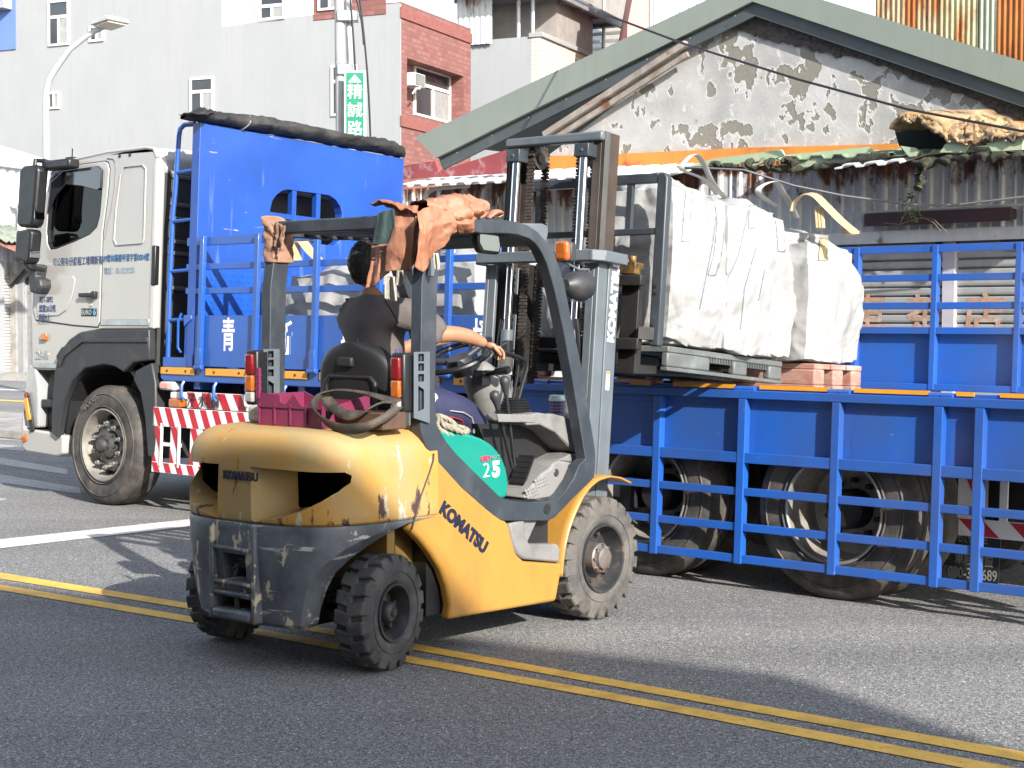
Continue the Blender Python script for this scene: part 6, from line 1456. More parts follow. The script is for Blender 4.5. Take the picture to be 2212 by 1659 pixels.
# ------------------------------------------------------------------ pallets and bulk bags
def fabric():
    m = bpy.data.materials.new("woven bag fabric"); m.use_nodes = True
    n, l = N(m); b = n["Principled BSDF"]; b.inputs["Roughness"].default_value = .55
    tc = n.new("ShaderNodeTexCoord")
    def nz(s, d=4, st=(1, 1, 1), ty='FBM'):
        mp = n.new("ShaderNodeMapping"); mp.inputs[3].default_value = st; l.new(tc.outputs["Object"], mp.inputs[0])
        t = n.new("ShaderNodeTexNoise"); t.noise_type = ty; t.inputs["Scale"].default_value = s; t.inputs["Detail"].default_value = d; l.new(mp.outputs[0], t.inputs["Vector"]); return t.outputs[0]
    r = n.new("ShaderNodeValToRGB"); l.new(nz(3), r.inputs[0]); e = r.color_ramp.elements
    e[0].position = .3; e[0].color = (.23, .23, .225, 1); e[1].position = .65; e[1].color = (.295, .295, .29, 1)
    mx = n.new("ShaderNodeMix"); mx.data_type = 'RGBA'; l.new(r.outputs[0], mx.inputs[6]); mx.inputs[7].default_value = (.15, .146, .135, 1)
    mr = n.new("ShaderNodeMapRange"); mr.inputs[1].default_value = .62; mr.inputs[2].default_value = .8; mr.inputs[4].default_value = .6; l.new(nz(5, 6), mr.inputs[0]); l.new(mr.outputs[0], mx.inputs[0])
    l.new(mx.outputs[2], b.inputs["Base Color"])
    b1 = n.new("ShaderNodeBump"); b1.inputs["Strength"].default_value = .8; b1.inputs["Distance"].default_value = .05; l.new(nz(4.5, 5, (1, 1, .6), 'RIDGED_MULTIFRACTAL'), b1.inputs["Height"])
    b2 = n.new("ShaderNodeBump"); b2.inputs["Strength"].default_value = .6; b2.inputs["Distance"].default_value = .01; l.new(nz(16, 4), b2.inputs["Height"]); l.new(b1.outputs[0], b2.inputs["Normal"])
    l.new(b2.outputs[0], b.inputs["Normal"])
    return m
fab = fabric()
strapm = mat("white webbing strap", (.42, .42, .40), .6, var=.06, vs=9, bump=.2, bs=200)
strapy = mat("cream webbing strap", (.42, .31, .17), .6, var=.08, vs=9, bump=.2, bs=200)
threadm = mat("blue seam thread", (.13, .16, .21), .7)
def bag(label, fr, lx, ly, hh, seed, n=40, top=.10, slump=(0, 0), loops=(), neck=None, group=None, threads=(), cream=None, boxy=.24, amp=1.0):
    t = thing("bulk_bag", label, "bulk bag", fr, group)
    b = MB(); idx = {}
    rn = random.Random(seed); ox = rn.uniform(0, 50)
    vs = []; fs = []
    def vert(p):
        k = (round(p[0], 5), round(p[1], 5), round(p[2], 5))
        if k not in idx:
            idx[k] = len(vs); vs.append(p)
        return idx[k]
    for ax in range(3):
        for sg in (-1, 1):
            for i in range(n):
                for j in range(n):
                    q = []
                    for di, dj in ((0, 0), (1, 0), (1, 1), (0, 1)):
                        u, v = -1 + 2 * (i + di) / n, -1 + 2 * (j + dj) / n
                        p = [0, 0, 0]; p[ax] = sg; p[(ax + 1) % 3] = u; p[(ax + 2) % 3] = v; q.append(vert(tuple(p)))
                    fs.append(tuple(q if sg > 0 else reversed(q)))
    out = []
    for x, y, z in vs:
        d = Vector((x, y, z)); sph = d / d.length
        p = d.lerp(sph * 1.22, boxy)
        zz = (p.z + 1) / 2
        wdt = .95 + .12 * math.sin(math.pi * min(1, .25 + zz * .85)) - .08 * max(0, (zz - .62) / .38)
        X = p.x * lx / 2 * wdt + slump[0] * zz ** 2; Y = p.y * ly / 2 * wdt + slump[1] * zz ** 2; Z = zz * hh
        if zz > .80: Z += top * (1 - min(1, (x * x + y * y) ** .5)) * (zz - .80) / .2 - .05 * hh * (.5 + noise.noise(Vector((X * 3 + ox, Y * 3, 7)))) * (zz - .8) / .2
        P = Vector((X + ox, Y, Z))
        wv = Vector((noise.noise(P * 2.2), noise.noise(P * 2.2 + Vector((9, 3, 1))), noise.noise(P * 2.2 + Vector((4, 8, 2))))) * .35
        Q = P + wv
        c1, e1 = vor(Q * 2.3)
        dsp = .045 * (min(e1, .4) - .2) + .030 * fbm(P * 2.0)
        # long soft creases that run across the cloth in a few directions
        for k_, (dx_, dz_, fr_q, am) in enumerate(((.55, 1.0, 5.5, .014), (-.7, 1.0, 6.5, .012), (.15, 1.0, 11, .009), (1.0, .25, 9, .008))):
            q1 = (X + Y * .7 + wv.x * .8) * dx_ + (Z + wv.z * .8) * dz_; msk = .5 + .8 * noise.noise(Vector((X * 1.7 + ox + k_ * 5, Y * 1.7, Z * 1.7)))
            r_ = 1 - abs(noise.noise(Vector((q1 * fr_q, (X * dz_ - Z * dx_ + Y) * 1.3 + k_ * 7, ox)))) * 2.2
            dsp += am * max(0, msk) * (max(0, r_) ** 2.2 - .3)
        f_ = math.exp(-((zz - .05) / .09) ** 2) + .9 * math.exp(-((zz - .92) / .10) ** 2)
        an_ = math.atan2(y, x); dsp += .038 * f_ * noise.noise(Vector((math.cos(an_) * 3.4 + ox, math.sin(an_) * 3.4, zz * 2 + seed)))
        if zz < .02: dsp *= .2
        o = Vector((X, Y, Z)) + sph * dsp * amp
        o.z = max(o.z, 0.0); out.append(tuple(o))
    b.add(out, fs)
    body = b.build("sack", fab, t, smooth=60, clean=False)
    bpy.context.view_layer.update()
    zt = hh
    for (xa, ya, xb, yb, up, lean, mm) in loops:
        lp_ = MB(); P0 = Vector((xa, ya, zt * .84)); P1 = Vector((xb, yb, zt * .84)); pts = []
        for k in range(19):
            s = k / 18; a = math.pi * s
            q = P0.lerp(P1, .5 - .5 * math.cos(a)); q.z = zt * .84 + (up + zt * .16) * math.sin(a) ** .7; q += Vector(lean) * math.sin(a) ** 2; pts.append(q)
        lp_.tube(pts, .026, 8, flat=.16); lp_.build("lifting_loop", mm, t, smooth=60)
    if neck:
        nb = MB(); nx, ny, nr, nh = neck
        def nf(u, v):
            tt = u * 2 * math.pi; r = nr * (.75 + .35 * math.sin(v * 2.6)) * (1 - .98 * max(0, v - .8) / .2 if v > .8 else 1)
            r *= 1 + .10 * math.sin(tt * 7 + v * 3 + seed) * (.4 + v) + .12 * fbm((math.cos(tt) * 2, math.sin(tt) * 2, v * 3))
            return (nx + r * math.cos(tt), ny + r * math.sin(tt), zt * .93 + nh * v)
        nb.grid(nf, 48, 16, cu=True); nb.build("filling_neck", fab, t, smooth=60)
    inv = None
    for pts in threads:
        tb = MB(); P = []
        for k in range(40):
            s = k / 39 * (len(pts) - 1); i = min(int(s), len(pts) - 2); f = s - i
            x = pts[i][0] * (1 - f) + pts[i + 1][0] * f; z = pts[i][1] * (1 - f) + pts[i + 1][1] * f
            hit, loc, nr_, _ = body.ray_cast(Vector((x, -ly * 2, z)), Vector((0, 1, 0)))
            if hit: P.append(loc + Vector((0, -.002, 0)))
        if len(P) > 3: tb.tube(P, .0035, 5); tb.build("seam_thread", threadm, t)
    if cream:
        for (xc, z0, z1, wd) in cream:
            tb = MB(); cols = []
            for k in range(16):
                z = z0 + (z1 - z0) * k / 15; row = []
                for s in (-1, 1):
                    hit, loc, nr_, _ = body.ray_cast(Vector((xc + s * wd / 2 - .06 * (k / 15), -ly * 2, z)), Vector((0, 1, 0)))
                    row.append(loc + Vector((0, -.008, 0)) if hit else Vector((xc + s * wd / 2, 0, z)))
                cols.append(row)
            tb.add([tuple(p) for r in cols for p in r], [(2 * k, 2 * k + 1, 2 * k + 3, 2 * k + 2) for k in range(15)]); tb.build("sewn_strap", strapy, t, solid=.006)
    return t
def pallet(label, fr, lx, ly, hh, mt, xs, ys, top=.035, bot=.022, group=None, ribs=False):
    t = thing("pallet", label, "pallet", fr, group)
    b = MB()
    n_ = max(3, int(ly / .17))
    if ribs: b.box(0, lx, 0, ly, hh - top, hh)
    else:
        for k in range(n_): b.box(0, lx, k * ly / n_ + .012 * (k > 0), (k + 1) * ly / n_ - .012 * (k < n_ - 1), hh - top, hh)
    b.build("top_deck", mt, t, bevel=.006)
    for x0, x1 in xs:
        for y0, y1 in ys:
            b = MB(); b.box(x0, x1, y0, y1, bot, hh - top); b.build("block", mt, t, bevel=.012)
    for y0, y1 in ys:
        b = MB(); b.box(0, lx, y0, y1, 0, bot); b.build("skid", mt, t, bevel=.004)
    if ribs:
        for i in range(len(xs) - 1):
            b = MB(); x0, x1 = xs[i][1], xs[i + 1][0]; k = 9
            for j in range(k): b.box(x0 + (x1 - x0) * (j + .5) / k - .003, x0 + (x1 - x0) * (j + .5) / k + .003, .003, ly * .3, hh - top - .03, hh - top)
            b.box(x0, x1, .03, .036, hh - top - .03, hh - top); b.build("rib", mt, t, smooth=0)
    return t
gpal = mat("grey green plastic pallet", (.095, .104, .10), .5, var=.15, vs=5, wear=(((.15, .17, .16), .62, 6, (1, 1, 1), .1, None),))
rpal = mat("pinkish red pallet", (.30, .14, .11), .75, var=.15, vs=6, streak=.15, wear=(((.38, .26, .21), .56, 5, (1, 1, 3), .12, None), ((.24, .08, .06), .66, 8, (1, 1, 1), .08, None)))
PX0, PX1 = .38, 1.69
pallet("grey plastic pallet raised on the forklift forks", M.at(PX0, -.55, 1.178 - .045), PX1 - PX0, 1.10, .142, gpal, ((0, .455), (.73, .885), (1.155, 1.31)), ((0, .05), (.36, .74), (1.05, 1.10)), ribs=True)
GB = "white bulk bags"
zM = 1.276
MBF = lambda x, y: M.at(x, y, zM)
nk = hp(M, CB, (215, 250), 1, -.08) - np.array([.68, -.26, zM])
bag("white bulk bag nearest the mast behind the load guard", MBF(.68, -.22), .66, .68, .95, 3, 62, .10, (0, 0), (), (nk[0], nk[1], .15, .20), GB)
bag("white bulk bag bulging over the front edge of the raised grey pallet", MBF(1.33, -.24), .80, .68, .95, 8, 66, .08, (-.02, 0), (), (.22, .02, .20, .08), GB, amp=1.05)
bag("low white bulk bag with loose loops seen between the mast rails", MBF(.95, .30), .95, .50, .60, 5, 32, .05, (0, 0), ((-.42, -.1, -.1, -.1, .10, (0, 0, 0), strapm), (-.05, -.1, .40, -.1, .12, (0, 0, 0), strapm)), None, GB)
q = T.hit
TB = lambda x, y, z=1.236: T.at(x, y, z)
pallet("pinkish red pallet on the blue truck deck under the rightmost bag", TB(5.55, .75), 1.10, .62, .16, rpal, ((0, 1.10),), ((0, .13), (.245, .375), (.49, .62)))
bag("white bulk bag with cream straps on the pinkish red pallet", TB(6.23, 1.04, 1.396), .78, .74, .82, 21, 62, .08, (.03, 0), (), (.05, -.02, .20, .12), GB, (), (), amp=.8)
# cream loops of that bag
t_ = [o for o in scene.objects if o.get("label") == "white bulk bag with cream straps on the pinkish red pallet"][0]
def loop_px(parent, F_, pts, mt_, r=.03, flat=.16, org=None):
    inv = parent.matrix_world.inverted(); b = MB(); P = []
    for c, p, yv in pts: P.append(inv @ Vector(F_.wor(hp(F_, c, p, 1, yv))))
    out = []
    for i in range(len(P) - 1):
        p0, p1, p2, p3 = P[max(i - 1, 0)], P[i], P[i + 1], P[min(i + 2, len(P) - 1)]
        for k in range(6):
            f = k / 6; out.append(.5 * (2 * p1 + (p2 - p0) * f + (2 * p0 - 5 * p1 + 4 * p2 - p3) * f * f + (3 * p1 - p0 - 3 * p2 + p3) * f ** 3))
    out.append(P[-1]); b.tube(out, r, 8, flat=flat); return b.build("lifting_loop", mt_, parent, smooth=60)
bpy.context.view_layer.update()
loop_px(t_, T, [(CB, (1085, 500), 0.92), (CB, (1105, 440), 0.92), (CB, (1160, 400), 0.90), (CB, (1220, 405), 0.88), (CB, (1290, 470), 0.86), (CB, (1380, 560), 0.84), (CB, (1465, 630), 0.82)], strapy, .035)
loop_px(t_, T, [(CB, (1465, 630), 0.82), (CB, (1420, 640), 0.84), (CB, (1400, 615), 0.87)], strapy, .03)
for xx in (1228, 1245, 1262): loop_px(t_, T, [(CB, (xx, 480), 0.87), (CB, (xx + 4, 540), 0.84), (CB, (xx + 8, 600), 0.79)], strapy, .012, .4)
def px_ray(o, c, p, off=.008):
    """point of object o seen at a surveyed pixel"""
    d = Vector(ray((c[0] + p[0] / c[2]) / 1.82278, (c[1] + p[1] / c[2]) / 1.82278)); iv = o.matrix_world.inverted()
    a = iv @ Vector(CAMP); dd = (iv.to_3x3() @ d).normalized(); hit, loc, nr_, _ = o.ray_cast(a, dd)
    return loc + nr_ * off if hit else None
ba_, bb_ = [[o for o in scene.objects if str(o.get("label")).startswith(n_)][0] for n_ in ("white bulk bag nearest", "white bulk bag bulging")]
loop_px(ba_, M, [(CB, p, -.34) for p in ((640, 400), (560, 310), (430, 252), (460, 190), (510, 165), (560, 220), (600, 310), (650, 380), (725, 460))], strapm, .022)
loop_px(bb_, M, [(CB, p, -.34) for p in ((990, 470), (890, 398), (900, 352), (985, 325), (1030, 390), (1080, 470), (1110, 540))], strapm, .024)
for par, paths in ((ba_, (((640, 470), (610, 700), (570, 900), (530, 1100)),)), (bb_, (((822, 500), (765, 760), (700, 900), (692, 1050), (660, 1260)), ((868, 720), (800, 960), (775, 1230)), ((920, 850), (880, 1050))))):
    sk = [c for c in par.children if c.name.startswith("sack")][0]
    for path in paths:
        P = []
        for i in range(len(path) - 1):
            for k in range(10):
                t = k / 10; q = px_ray(sk, CB, (path[i][0] * (1 - t) + path[i + 1][0] * t, path[i][1] * (1 - t) + path[i + 1][1] * t), .002)
                if q is not None: P.append(q)
        if len(P) > 4: tb = MB(); tb.tube(P, .0035, 5); tb.build("seam_thread", threadm, par)
def band(par, path, hw, mt_=None, nm="sewn_strap"):
    sk = [c for c in par.children if c.name.startswith("sack")][0]; cols = []
    for i in range(len(path) - 1):
        for k in range(8):
            t = k / 8; x = path[i][0] * (1 - t) + path[i + 1][0] * t; y = path[i][1] * (1 - t) + path[i + 1][1] * t
            row = [px_ray(sk, CB, (x + s * hw, y), .006) for s in (-1, 1)]
            if all(r is not None for r in row) and (not cols or (row[0] - cols[-1][0]).length < .12): cols.append(row)
    if len(cols) > 3:
        tb = MB(); tb.add([tuple(p) for r in cols for p in r], [(2 * k, 2 * k + 1, 2 * k + 3, 2 * k + 2) for k in range(len(cols) - 1)]); tb.build(nm, mt_ or strapm, par, solid=.005)
band(ba_, ((640, 430), (660, 560), (640, 760), (600, 900)), 22); band(ba_, ((470, 390), (455, 560), (445, 700)), 20)
band(bb_, ((990, 480), (1010, 600), (1020, 760)), 20); band(bb_, ((850, 470), (840, 620)), 20)
bd_ = [c for c in t_.children if c.name.startswith("sack")][0]
tb = MB(); cols = []
for k in range(16):
    z = 590 + 205 * k / 15; row = [px_ray(bd_, CB, (x - 15 * k / 15, z)) for x in (1252, 1300)]
    if all(r is not None for r in row): cols.append(row)
if len(cols) > 3:
    tb.add([tuple(p) for r in cols for p in r], [(2 * k, 2 * k + 1, 2 * k + 3, 2 * k + 2) for k in range(len(cols) - 1)]); tb.build("sewn_strap", strapy, t_, solid=.006)
pallet("pinkish red pallet on the truck deck behind the grey pallet", TB(4.4, .62), 1.1, 1.1, .12, rpal, ((0, .1), (.5, .6), (1.0, 1.1)), ((0, .1), (.5, .6), (1.0, 1.1)))
bag("white bulk bag behind the blue side gate, closest to the headboard", TB(2.62, .62), 1.05, .95, .80, 31, 34, .16, (0, 0), (), (-.05, 0, .14, .14), GB)
bag("white bulk bag behind the blue side gate, next to the driver's arm", TB(3.70, .66), 1.0, .95, .88, 37, 34, .10, (0, 0), ((-.3, -.2, .1, -.2, .10, (0, 0, 0), strapm),), None, GB)
bag("white bulk bag at the far side of the truck deck behind the driver", TB(3.15, 1.75), 1.1, 1.0, 1.02, 41, 28, .10, (0, 0), (), None, GB)
tb_ = [o for o in scene.objects if str(o.get("label")).startswith("white bulk bag behind the blue side gate, closest")][0]
loop_px(tb_, T, [(NG, (1150, 200), .5), (NG, (1165, 330), .35), (NG, (1180, 400), .3)], strapy, .05)
loop_px(tb_, T, [(NG, (1215, 190), .5), (NG, (1290, 290), .4), (NG, (1350, 350), .35)], strapy, .05)

# ------------------------------------------------------------------ things lying on the forklift
mag = mat("magenta crate plastic", (.15, .018, .055), .45, var=.12, vs=6)
cr = thing("crate", "broken magenta plastic crate on the yellow counterweight", "crate", K.at(-.17, .18, 1.121))
b = MB()
cw_, cl_, chh = .46, .30, .155
b.box(0, cl_, -cw_, 0, 0, .008); b.build("base", mag, cr, smooth=0)
for nm, pl, ax, a0, a1 in (("rear", [(0, .009), (-cw_, .009), (-cw_, .09), (-.30, .10), (-.25, .155), (-.19, .105), (-.155, .115), (-.15, .15), (0, .155)], 0, 0, .006), ("far", [(0, .009), (-cw_, .009), (-cw_, .155), (-cw_ + .09, .12), (-.1, .12), (0, .155)], 0, cl_ - .006, cl_)):
    b = MB(); b.prism(pl, ax, a0, a1); w_o = b.build("wall", mag, cr, smooth=0)
    b = MB(); e = -1 if a0 == 0 else 1
    x0, x1 = (a0 - .008, a0 - .0005) if e < 0 else (a1 + .0005, a1 + .008)
    for y in (-.01, -.12, -.23, -.34, -.45): b.box(x0, x1, y - .004, y + .004, .009, .105)
    b.box(x0, x1, -.455, -.0, .088, .096); b.build("rib", mag, w_o, smooth=0)
b = MB(); b.box(.0065, cl_ - .0065, -.006, 0, .009, .15); b.build("wall", mag, cr, smooth=0)
b = MB(); b.prism([(.0065, .009), (cl_ - .0065, .009), (cl_ - .0065, .15), (.1, .11)], 1, -cw_, -cw_ + .006); b.build("wall", mag, cr, smooth=0)
b = MB(); b.box(-.008, .006, -.012, .010, .13, .275)
for z in (.17, .20, .235): b.box(-.010, .008, -.014, .012, z, z + .012)
b.build("corner_post", mag, cr, smooth=0)
bm_ = thing("timber_block", "dark brown timber beam lying on the counterweight under the sling", "timber", K.at(-.07, -.56, 1.121))
b = MB(); b.box(0, .16, 0, .50, 0, .08); b.build("beam", mat("stained brown timber", (.085, .045, .028), .7, var=.3, vs=4, streak=.3, bump=.3), bm_, bevel=.006)
fp = thing("foam_block", "off white block beside the magenta crate on the forklift", "block", K.at(-.08, .20, 1.121))
b = MB(); b.box(0, .16, .0, .17, 0, .085); b.build("block", mat("grubby foam", (.42, .40, .36), .9, var=.12, vs=8, bump=.3, wear=(((.25, .22, .18), .62, 8, (1, 1, 1), .1, None),)), fp, bevel=.02, seg=3)
sling_m = mat("oily webbing sling", (.028, .022, .017), .75, var=.4, vs=10, bump=.5, bs=110, wear=(((.11, .085, .06), .60, 6, (1, 1, 1), .12, None),))
slg = thing("lifting_sling", "dirty brown webbing sling looped over the back of the seat", "sling", K.at(-.15, -.3, 1.121))
def ribbon(parent, F_, pts, wd, mt_, name, thick=.008, tw=0):
    """pts: (view, pixel, x) ; a flat band of real width, standing roughly upright"""
    inv = parent.matrix_world.inverted(); P = [inv @ Vector(F_.wor(hp(F_, c, p, 0, xv))) for c, p, xv in pts]; out = []
    for i in range(len(P) - 1):
        p0, p1, p2, p3 = P[max(i - 1, 0)], P[i], P[i + 1], P[min(i + 2, len(P) - 1)]
        for k in range(8):
            f = k / 8; out.append(.5 * (2 * p1 + (p2 - p0) * f + (2 * p0 - 5 * p1 + 4 * p2 - p3) * f * f + (3 * p1 - p0 - 3 * p2 + p3) * f ** 3))
    out.append(P[-1]); b = MB(); v = []; n_ = len(out)
    for i, p in enumerate(out):
        d = (out[min(i + 1, n_ - 1)] - out[max(i - 1, 0)]).normalized()
        a = .5 + tw * math.sin(i / n_ * 6.28)
        side = Vector((math.cos(a), 0, 0)) + d.cross(Vector((1, 0, 0))) * math.sin(a); side.normalize()
        for s in (-.5, 0, .5): v.append(p + side * s * wd + d.cross(side) * (.004 if s == 0 else 0))
    b.add(v, [(3 * i + j, 3 * i + j + 1, 3 * i + j + 4, 3 * i + j + 3) for i in range(n_ - 1) for j in (0, 1)])
    return b.build(name, mt_, parent, smooth=50, solid=thick)
bpy.context.view_layer.update()
ribbon(slg, K, [(CG, (1108, 1495), -.02), (CG, (1010, 1570), -.10), (CG, (880, 1628), -.19), (CG, (760, 1640), -.22), (CG, (650, 1605), -.22), (CG, (580, 1540), -.20), (CG, (560, 1470), -.16), (CG, (610, 1412), -.10), (CG, (720, 1388), -.04), (CG, (860, 1400), -.0), (CG, (980, 1430), .0), (CG, (1100, 1470), -.01)], .055, sling_m, "loop", tw=.5)
ribbon(slg, K, [(CG, (625, 1428), -.06), (CG, (690, 1500), -.08), (CG, (770, 1550), -.1), (CG, (850, 1552), -.1), (CG, (940, 1500), -.08), (CG, (1020, 1465), -.04), (CG, (1095, 1465), -.0)], .055, sling_m, "loop", tw=.3)
# rope
rope_m = mat("old cotton rope", (.28, .25, .19), .9, var=.3, vs=30, bump=.8, bs=150)
rp = thing("rope", "bundle of old beige rope on the teal engine cover", "rope", K.at(.42, -.40, 1.06))
b = MB(); rr = random.Random(5)
def twist(bb, P, r):
    n_ = len(P)
    for s in range(3):
        pts = []
        for i in range(n_):
            a = i * .55 + s * 2.094; d = (P[min(i + 1, n_ - 1)] - P[max(i - 1, 0)]).normalized(); u_ = d.cross(Vector((0, .3, 1))).normalized(); w_ = d.cross(u_)
            pts.append(P[i] + (u_ * math.cos(a) + w_ * math.sin(a)) * r * .55)
        bb.tube(pts, r * .62, 6)
inv = rp.matrix_world.inverted() if False else K.at(.42, -.40, 1.06).mat().inverted()
base = [inv @ Vector(K.wor(hp(K, C4, p, 1, yv))) for p, yv in (((190, 255), -.40), ((230, 300), -.44), ((300, 330), -.47), ((370, 340), -.45), ((400, 325), -.42), ((350, 305), -.40), ((280, 300), -.44), ((220, 270), -.42), ((200, 300), -.46), ((260, 345), -.48), ((330, 350), -.46), ((310, 280), -.38), ((240, 240), -.38), ((205, 235), -.40), ((250, 290), -.47), ((320, 318), -.50), ((385, 350), -.47))]
P = []
for i in range(len(base) - 1):
    p0, p1, p2, p3 = base[max(i - 1, 0)], base[i], base[i + 1], base[min(i + 2, len(base) - 1)]
    for k in range(9):
        f = k / 9; P.append(.5 * (2 * p1 + (p2 - p0) * f + (2 * p0 - 5 * p1 + 4 * p2 - p3) * f * f + (3 * p1 - p0 - 3 * p2 + p3) * f ** 3))
twist(b, P, .014); b.build("strand", rope_m, rp, smooth=60)
# coffee cup
q = hp(K, LV, (1225, 1052), 1, -.35)
cup = thing("coffee_cup", "takeaway coffee cup with white lid on the grey dashboard", "cup", K.at(q[0], -.35, q[2] + .0))
cupm = mat("navy plaid paper cup", (.04, .055, .17), .5, var=.2, vs=30)
b = MB(); b.lathe([(0, 0), (.033, 0), (.041, .075), (.041, .078)], (0, 0, 0), 2, 28); b.build("sleeve", cupm, cup)
b = MB()
for z in (.02, .035, .055): b.lathe([(.0345 + z * .105, z), (.0348 + z * .105, z), (.0348 + z * .105, z + .003), (.0345 + z * .105, z + .003)], (0, 0, 0), 2, 28)
for k in range(10):
    t = k * .628; b.bar((.0337 * math.cos(t), .0337 * math.sin(t), .002), (.0413 * math.cos(t), .0413 * math.sin(t), .072), .003, .0008, (-math.sin(t), math.cos(t), 0))
b.build("plaid_line", mat("pink plaid line", (.45, .22, .25), .5), cup)
b = MB(); b.lathe([(.043, .072), (.046, .076), (.046, .084), (.042, .086), (.040, .102), (.036, .104), (.034, .098), (0, .098)], (0, 0, 0), 2, 32); b.build("lid", mat("cup lid white", (.5, .65, .62), .35, var=.03), cup)

# leather apron over the guard, cloth on the left post, brushes
leath = mat("orange leather", (.29, .105, .045), .62, var=.18, vs=3.5, bump=.35, bs=22, wear=(((.33, .16, .105), .52, 3.2, (1, 1, 1), .14, None), ((.19, .06, .02), .64, 6, (1, 1, .6), .08, None)))
apr = thing("leather_apron", "crumpled orange leather welding apron thrown over the forklift roof", "apron", K.at(.3, -.4, 2.14))
bpy.context.view_layer.update()
ainv = K.at(.3, -.4, 2.14).mat().inverted()
def hang(cols, plane, val, mt_, name, amp=.02, nu=40, nv=34, off=None, seed=0, curl=.0):
    C0 = [[hp(K, PR, p, plane, val + dz) for p, dz in col] for col in cols]
    nc, nr = len(C0), len(C0[0])
    def f(u, v):
        i = u * (nc - 1); k = min(int(i), nc - 2); a = i - k; j = v * (nr - 1); m_ = min(int(j), nr - 2); c = j - m_
        p = (C0[k][m_] * (1 - c) + C0[k][m_ + 1] * c) * (1 - a) + (C0[k + 1][m_] * (1 - c) + C0[k + 1][m_ + 1] * c) * a
        p = p.copy()
        d = amp * (.8 * math.sin(u * 8 + 1.6 * fbm((u * 2, v * 1.2, seed)) + seed) * (.25 + v) + .7 * fbm((u * 3, v * 1.6, seed + 4), 2) + .12 * fbm((u * 11, v * 7, seed + 2), 2))
        p[plane] -= d + curl * v
        return tuple(ainv @ Vector(K.wor(p)))
    b = MB(); b.grid(f, nu, nv); return b.build(name, mt_, apr, smooth=60, solid=.005)
z_ = 0
hang([[((600, 470), .02), ((575, 650), -.0), ((515, 922), -.01)], [((700, 470), .0), ((680, 650), 0), ((640, 900), 0)], [((775, 470), .0), ((765, 600), 0), ((765, 755), 0)]], 0, .20, leath, "hanging_flap", .014, 26, 34, seed=3)
hang([[((830, 75), .06), ((850, 250), -.03), ((775, 490), -.02), ((770, 752), -.01)], [((940, 45), .06), ((930, 250), -.04), ((900, 520), -.03), ((905, 725), -.01)], [((1060, 25), .06), ((1060, 250), -.04), ((1030, 500), -.02), ((1045, 758), .0)], [((1100, 30), .08), ((1095, 200), -.02), ((1085, 420), .0), ((1065, 640), .02)]], 0, .20, leath, "back_panel", .020, 46, 50, seed=1)
hang([[((1085, 110), -.02), ((1075, 330), -.01), ((1062, 690), .0)], [((1150, 60), -.01), ((1150, 330), -.03), ((1135, 752), -.01)], [((1250, 25), .0), ((1250, 260), -.04), ((1258, 590), -.01)], [((1330, 60), .0), ((1350, 230), -.03), ((1400, 470), -.0)], [((1450, 110), .0), ((1440, 200), -.02), ((1440, 335), .0)], [((1500, 170), .0), ((1498, 230), -.01), ((1495, 310), .0)]], 1, -.585, leath, "side_panel", .022, 56, 44, seed=7)
hang([[((1490, 130), .0), ((1510, 220), -.03), ((1560, 332), -.0)], [((1600, 120), -.01), ((1620, 220), -.04), ((1640, 325), -.01)], [((1720, 110), .0), ((1730, 180), -.02), ((1690, 315), .0)], [((1860, 90), .03), ((1840, 110), .0), ((1760, 180), .01)]], 1, -.56, leath, "side_panel", .02, 40, 26, seed=11)
b = MB()
def bunch(u, v):
    t = v * 2 * math.pi; c_ = hp(K, PR, (1180 + 640 * u, 60 + 15 * math.sin(u * 5)), 1, -.50)
    r = .075 * (.55 + .55 * math.sin(math.pi * (.15 + .8 * u))) * (1 + .30 * math.sin(3 * t + 5 * u) * .4 + .45 * fbm((u * 5, math.cos(t), math.sin(t))))
    return tuple(ainv @ Vector(K.wor([c_[0] + .02 * math.cos(t), -.47 + 1.5 * r * math.cos(t), c_[2] + .0 + r * .85 * math.sin(t)])))
b.grid(bunch, 60, 26, cv=True); b.build("bunched_top", leath, apr, smooth=60)
b = MB()
def overtop(u, v):
    return tuple(ainv @ Vector(K.wor([.19 + .22 * v, -.22 - .38 * u, 2.165 + .035 * math.sin(u * 4 + 1) + .02 * fbm((u * 5, v * 4, 2)) - .02 * v])))
b.grid(overtop, 30, 14); b.build("top_panel", leath, apr, smooth=60, solid=.005)
pk_ = [ainv @ Vector(K.wor(hp(K, PR, p, 1, -.5))) for p in ((1850, 175), (1880, 130), (1930, 90), (1990, 100), (2010, 130), (1960, 160))]
b = MB(); b.tube(pk_, [.015, .03, .035, .03, .02, .01], 8, flat=.5); b.build("loose_end", leath, apr, smooth=60, sub=1)
grn = mat("dark green canvas", (.035, .06, .055), .75, var=.25, vs=6, bump=.3)
gq = [[((655, 110), 0), ((615, 300), 0), ((588, 462), 0)], [((740, 80), 0), ((730, 280), 0), ((700, 450), 0)], [((828, 62), 0), ((850, 270), 0), ((832, 430), 0)]]
hang(gq, 0, .165, grn, "green_patch", .008, 18, 24, seed=5)
hang([[((588, 462), 0), ((580, 492), 0)], [((700, 450), 0), ((700, 475), 0)], [((832, 430), 0), ((835, 452), 0)]], 0, .162, leath, "patch_trim", .006, 18, 4, seed=5)
brm = mat("pale brush bristle", (.33, .31, .26), .9, var=.2, vs=40, streak=.3)
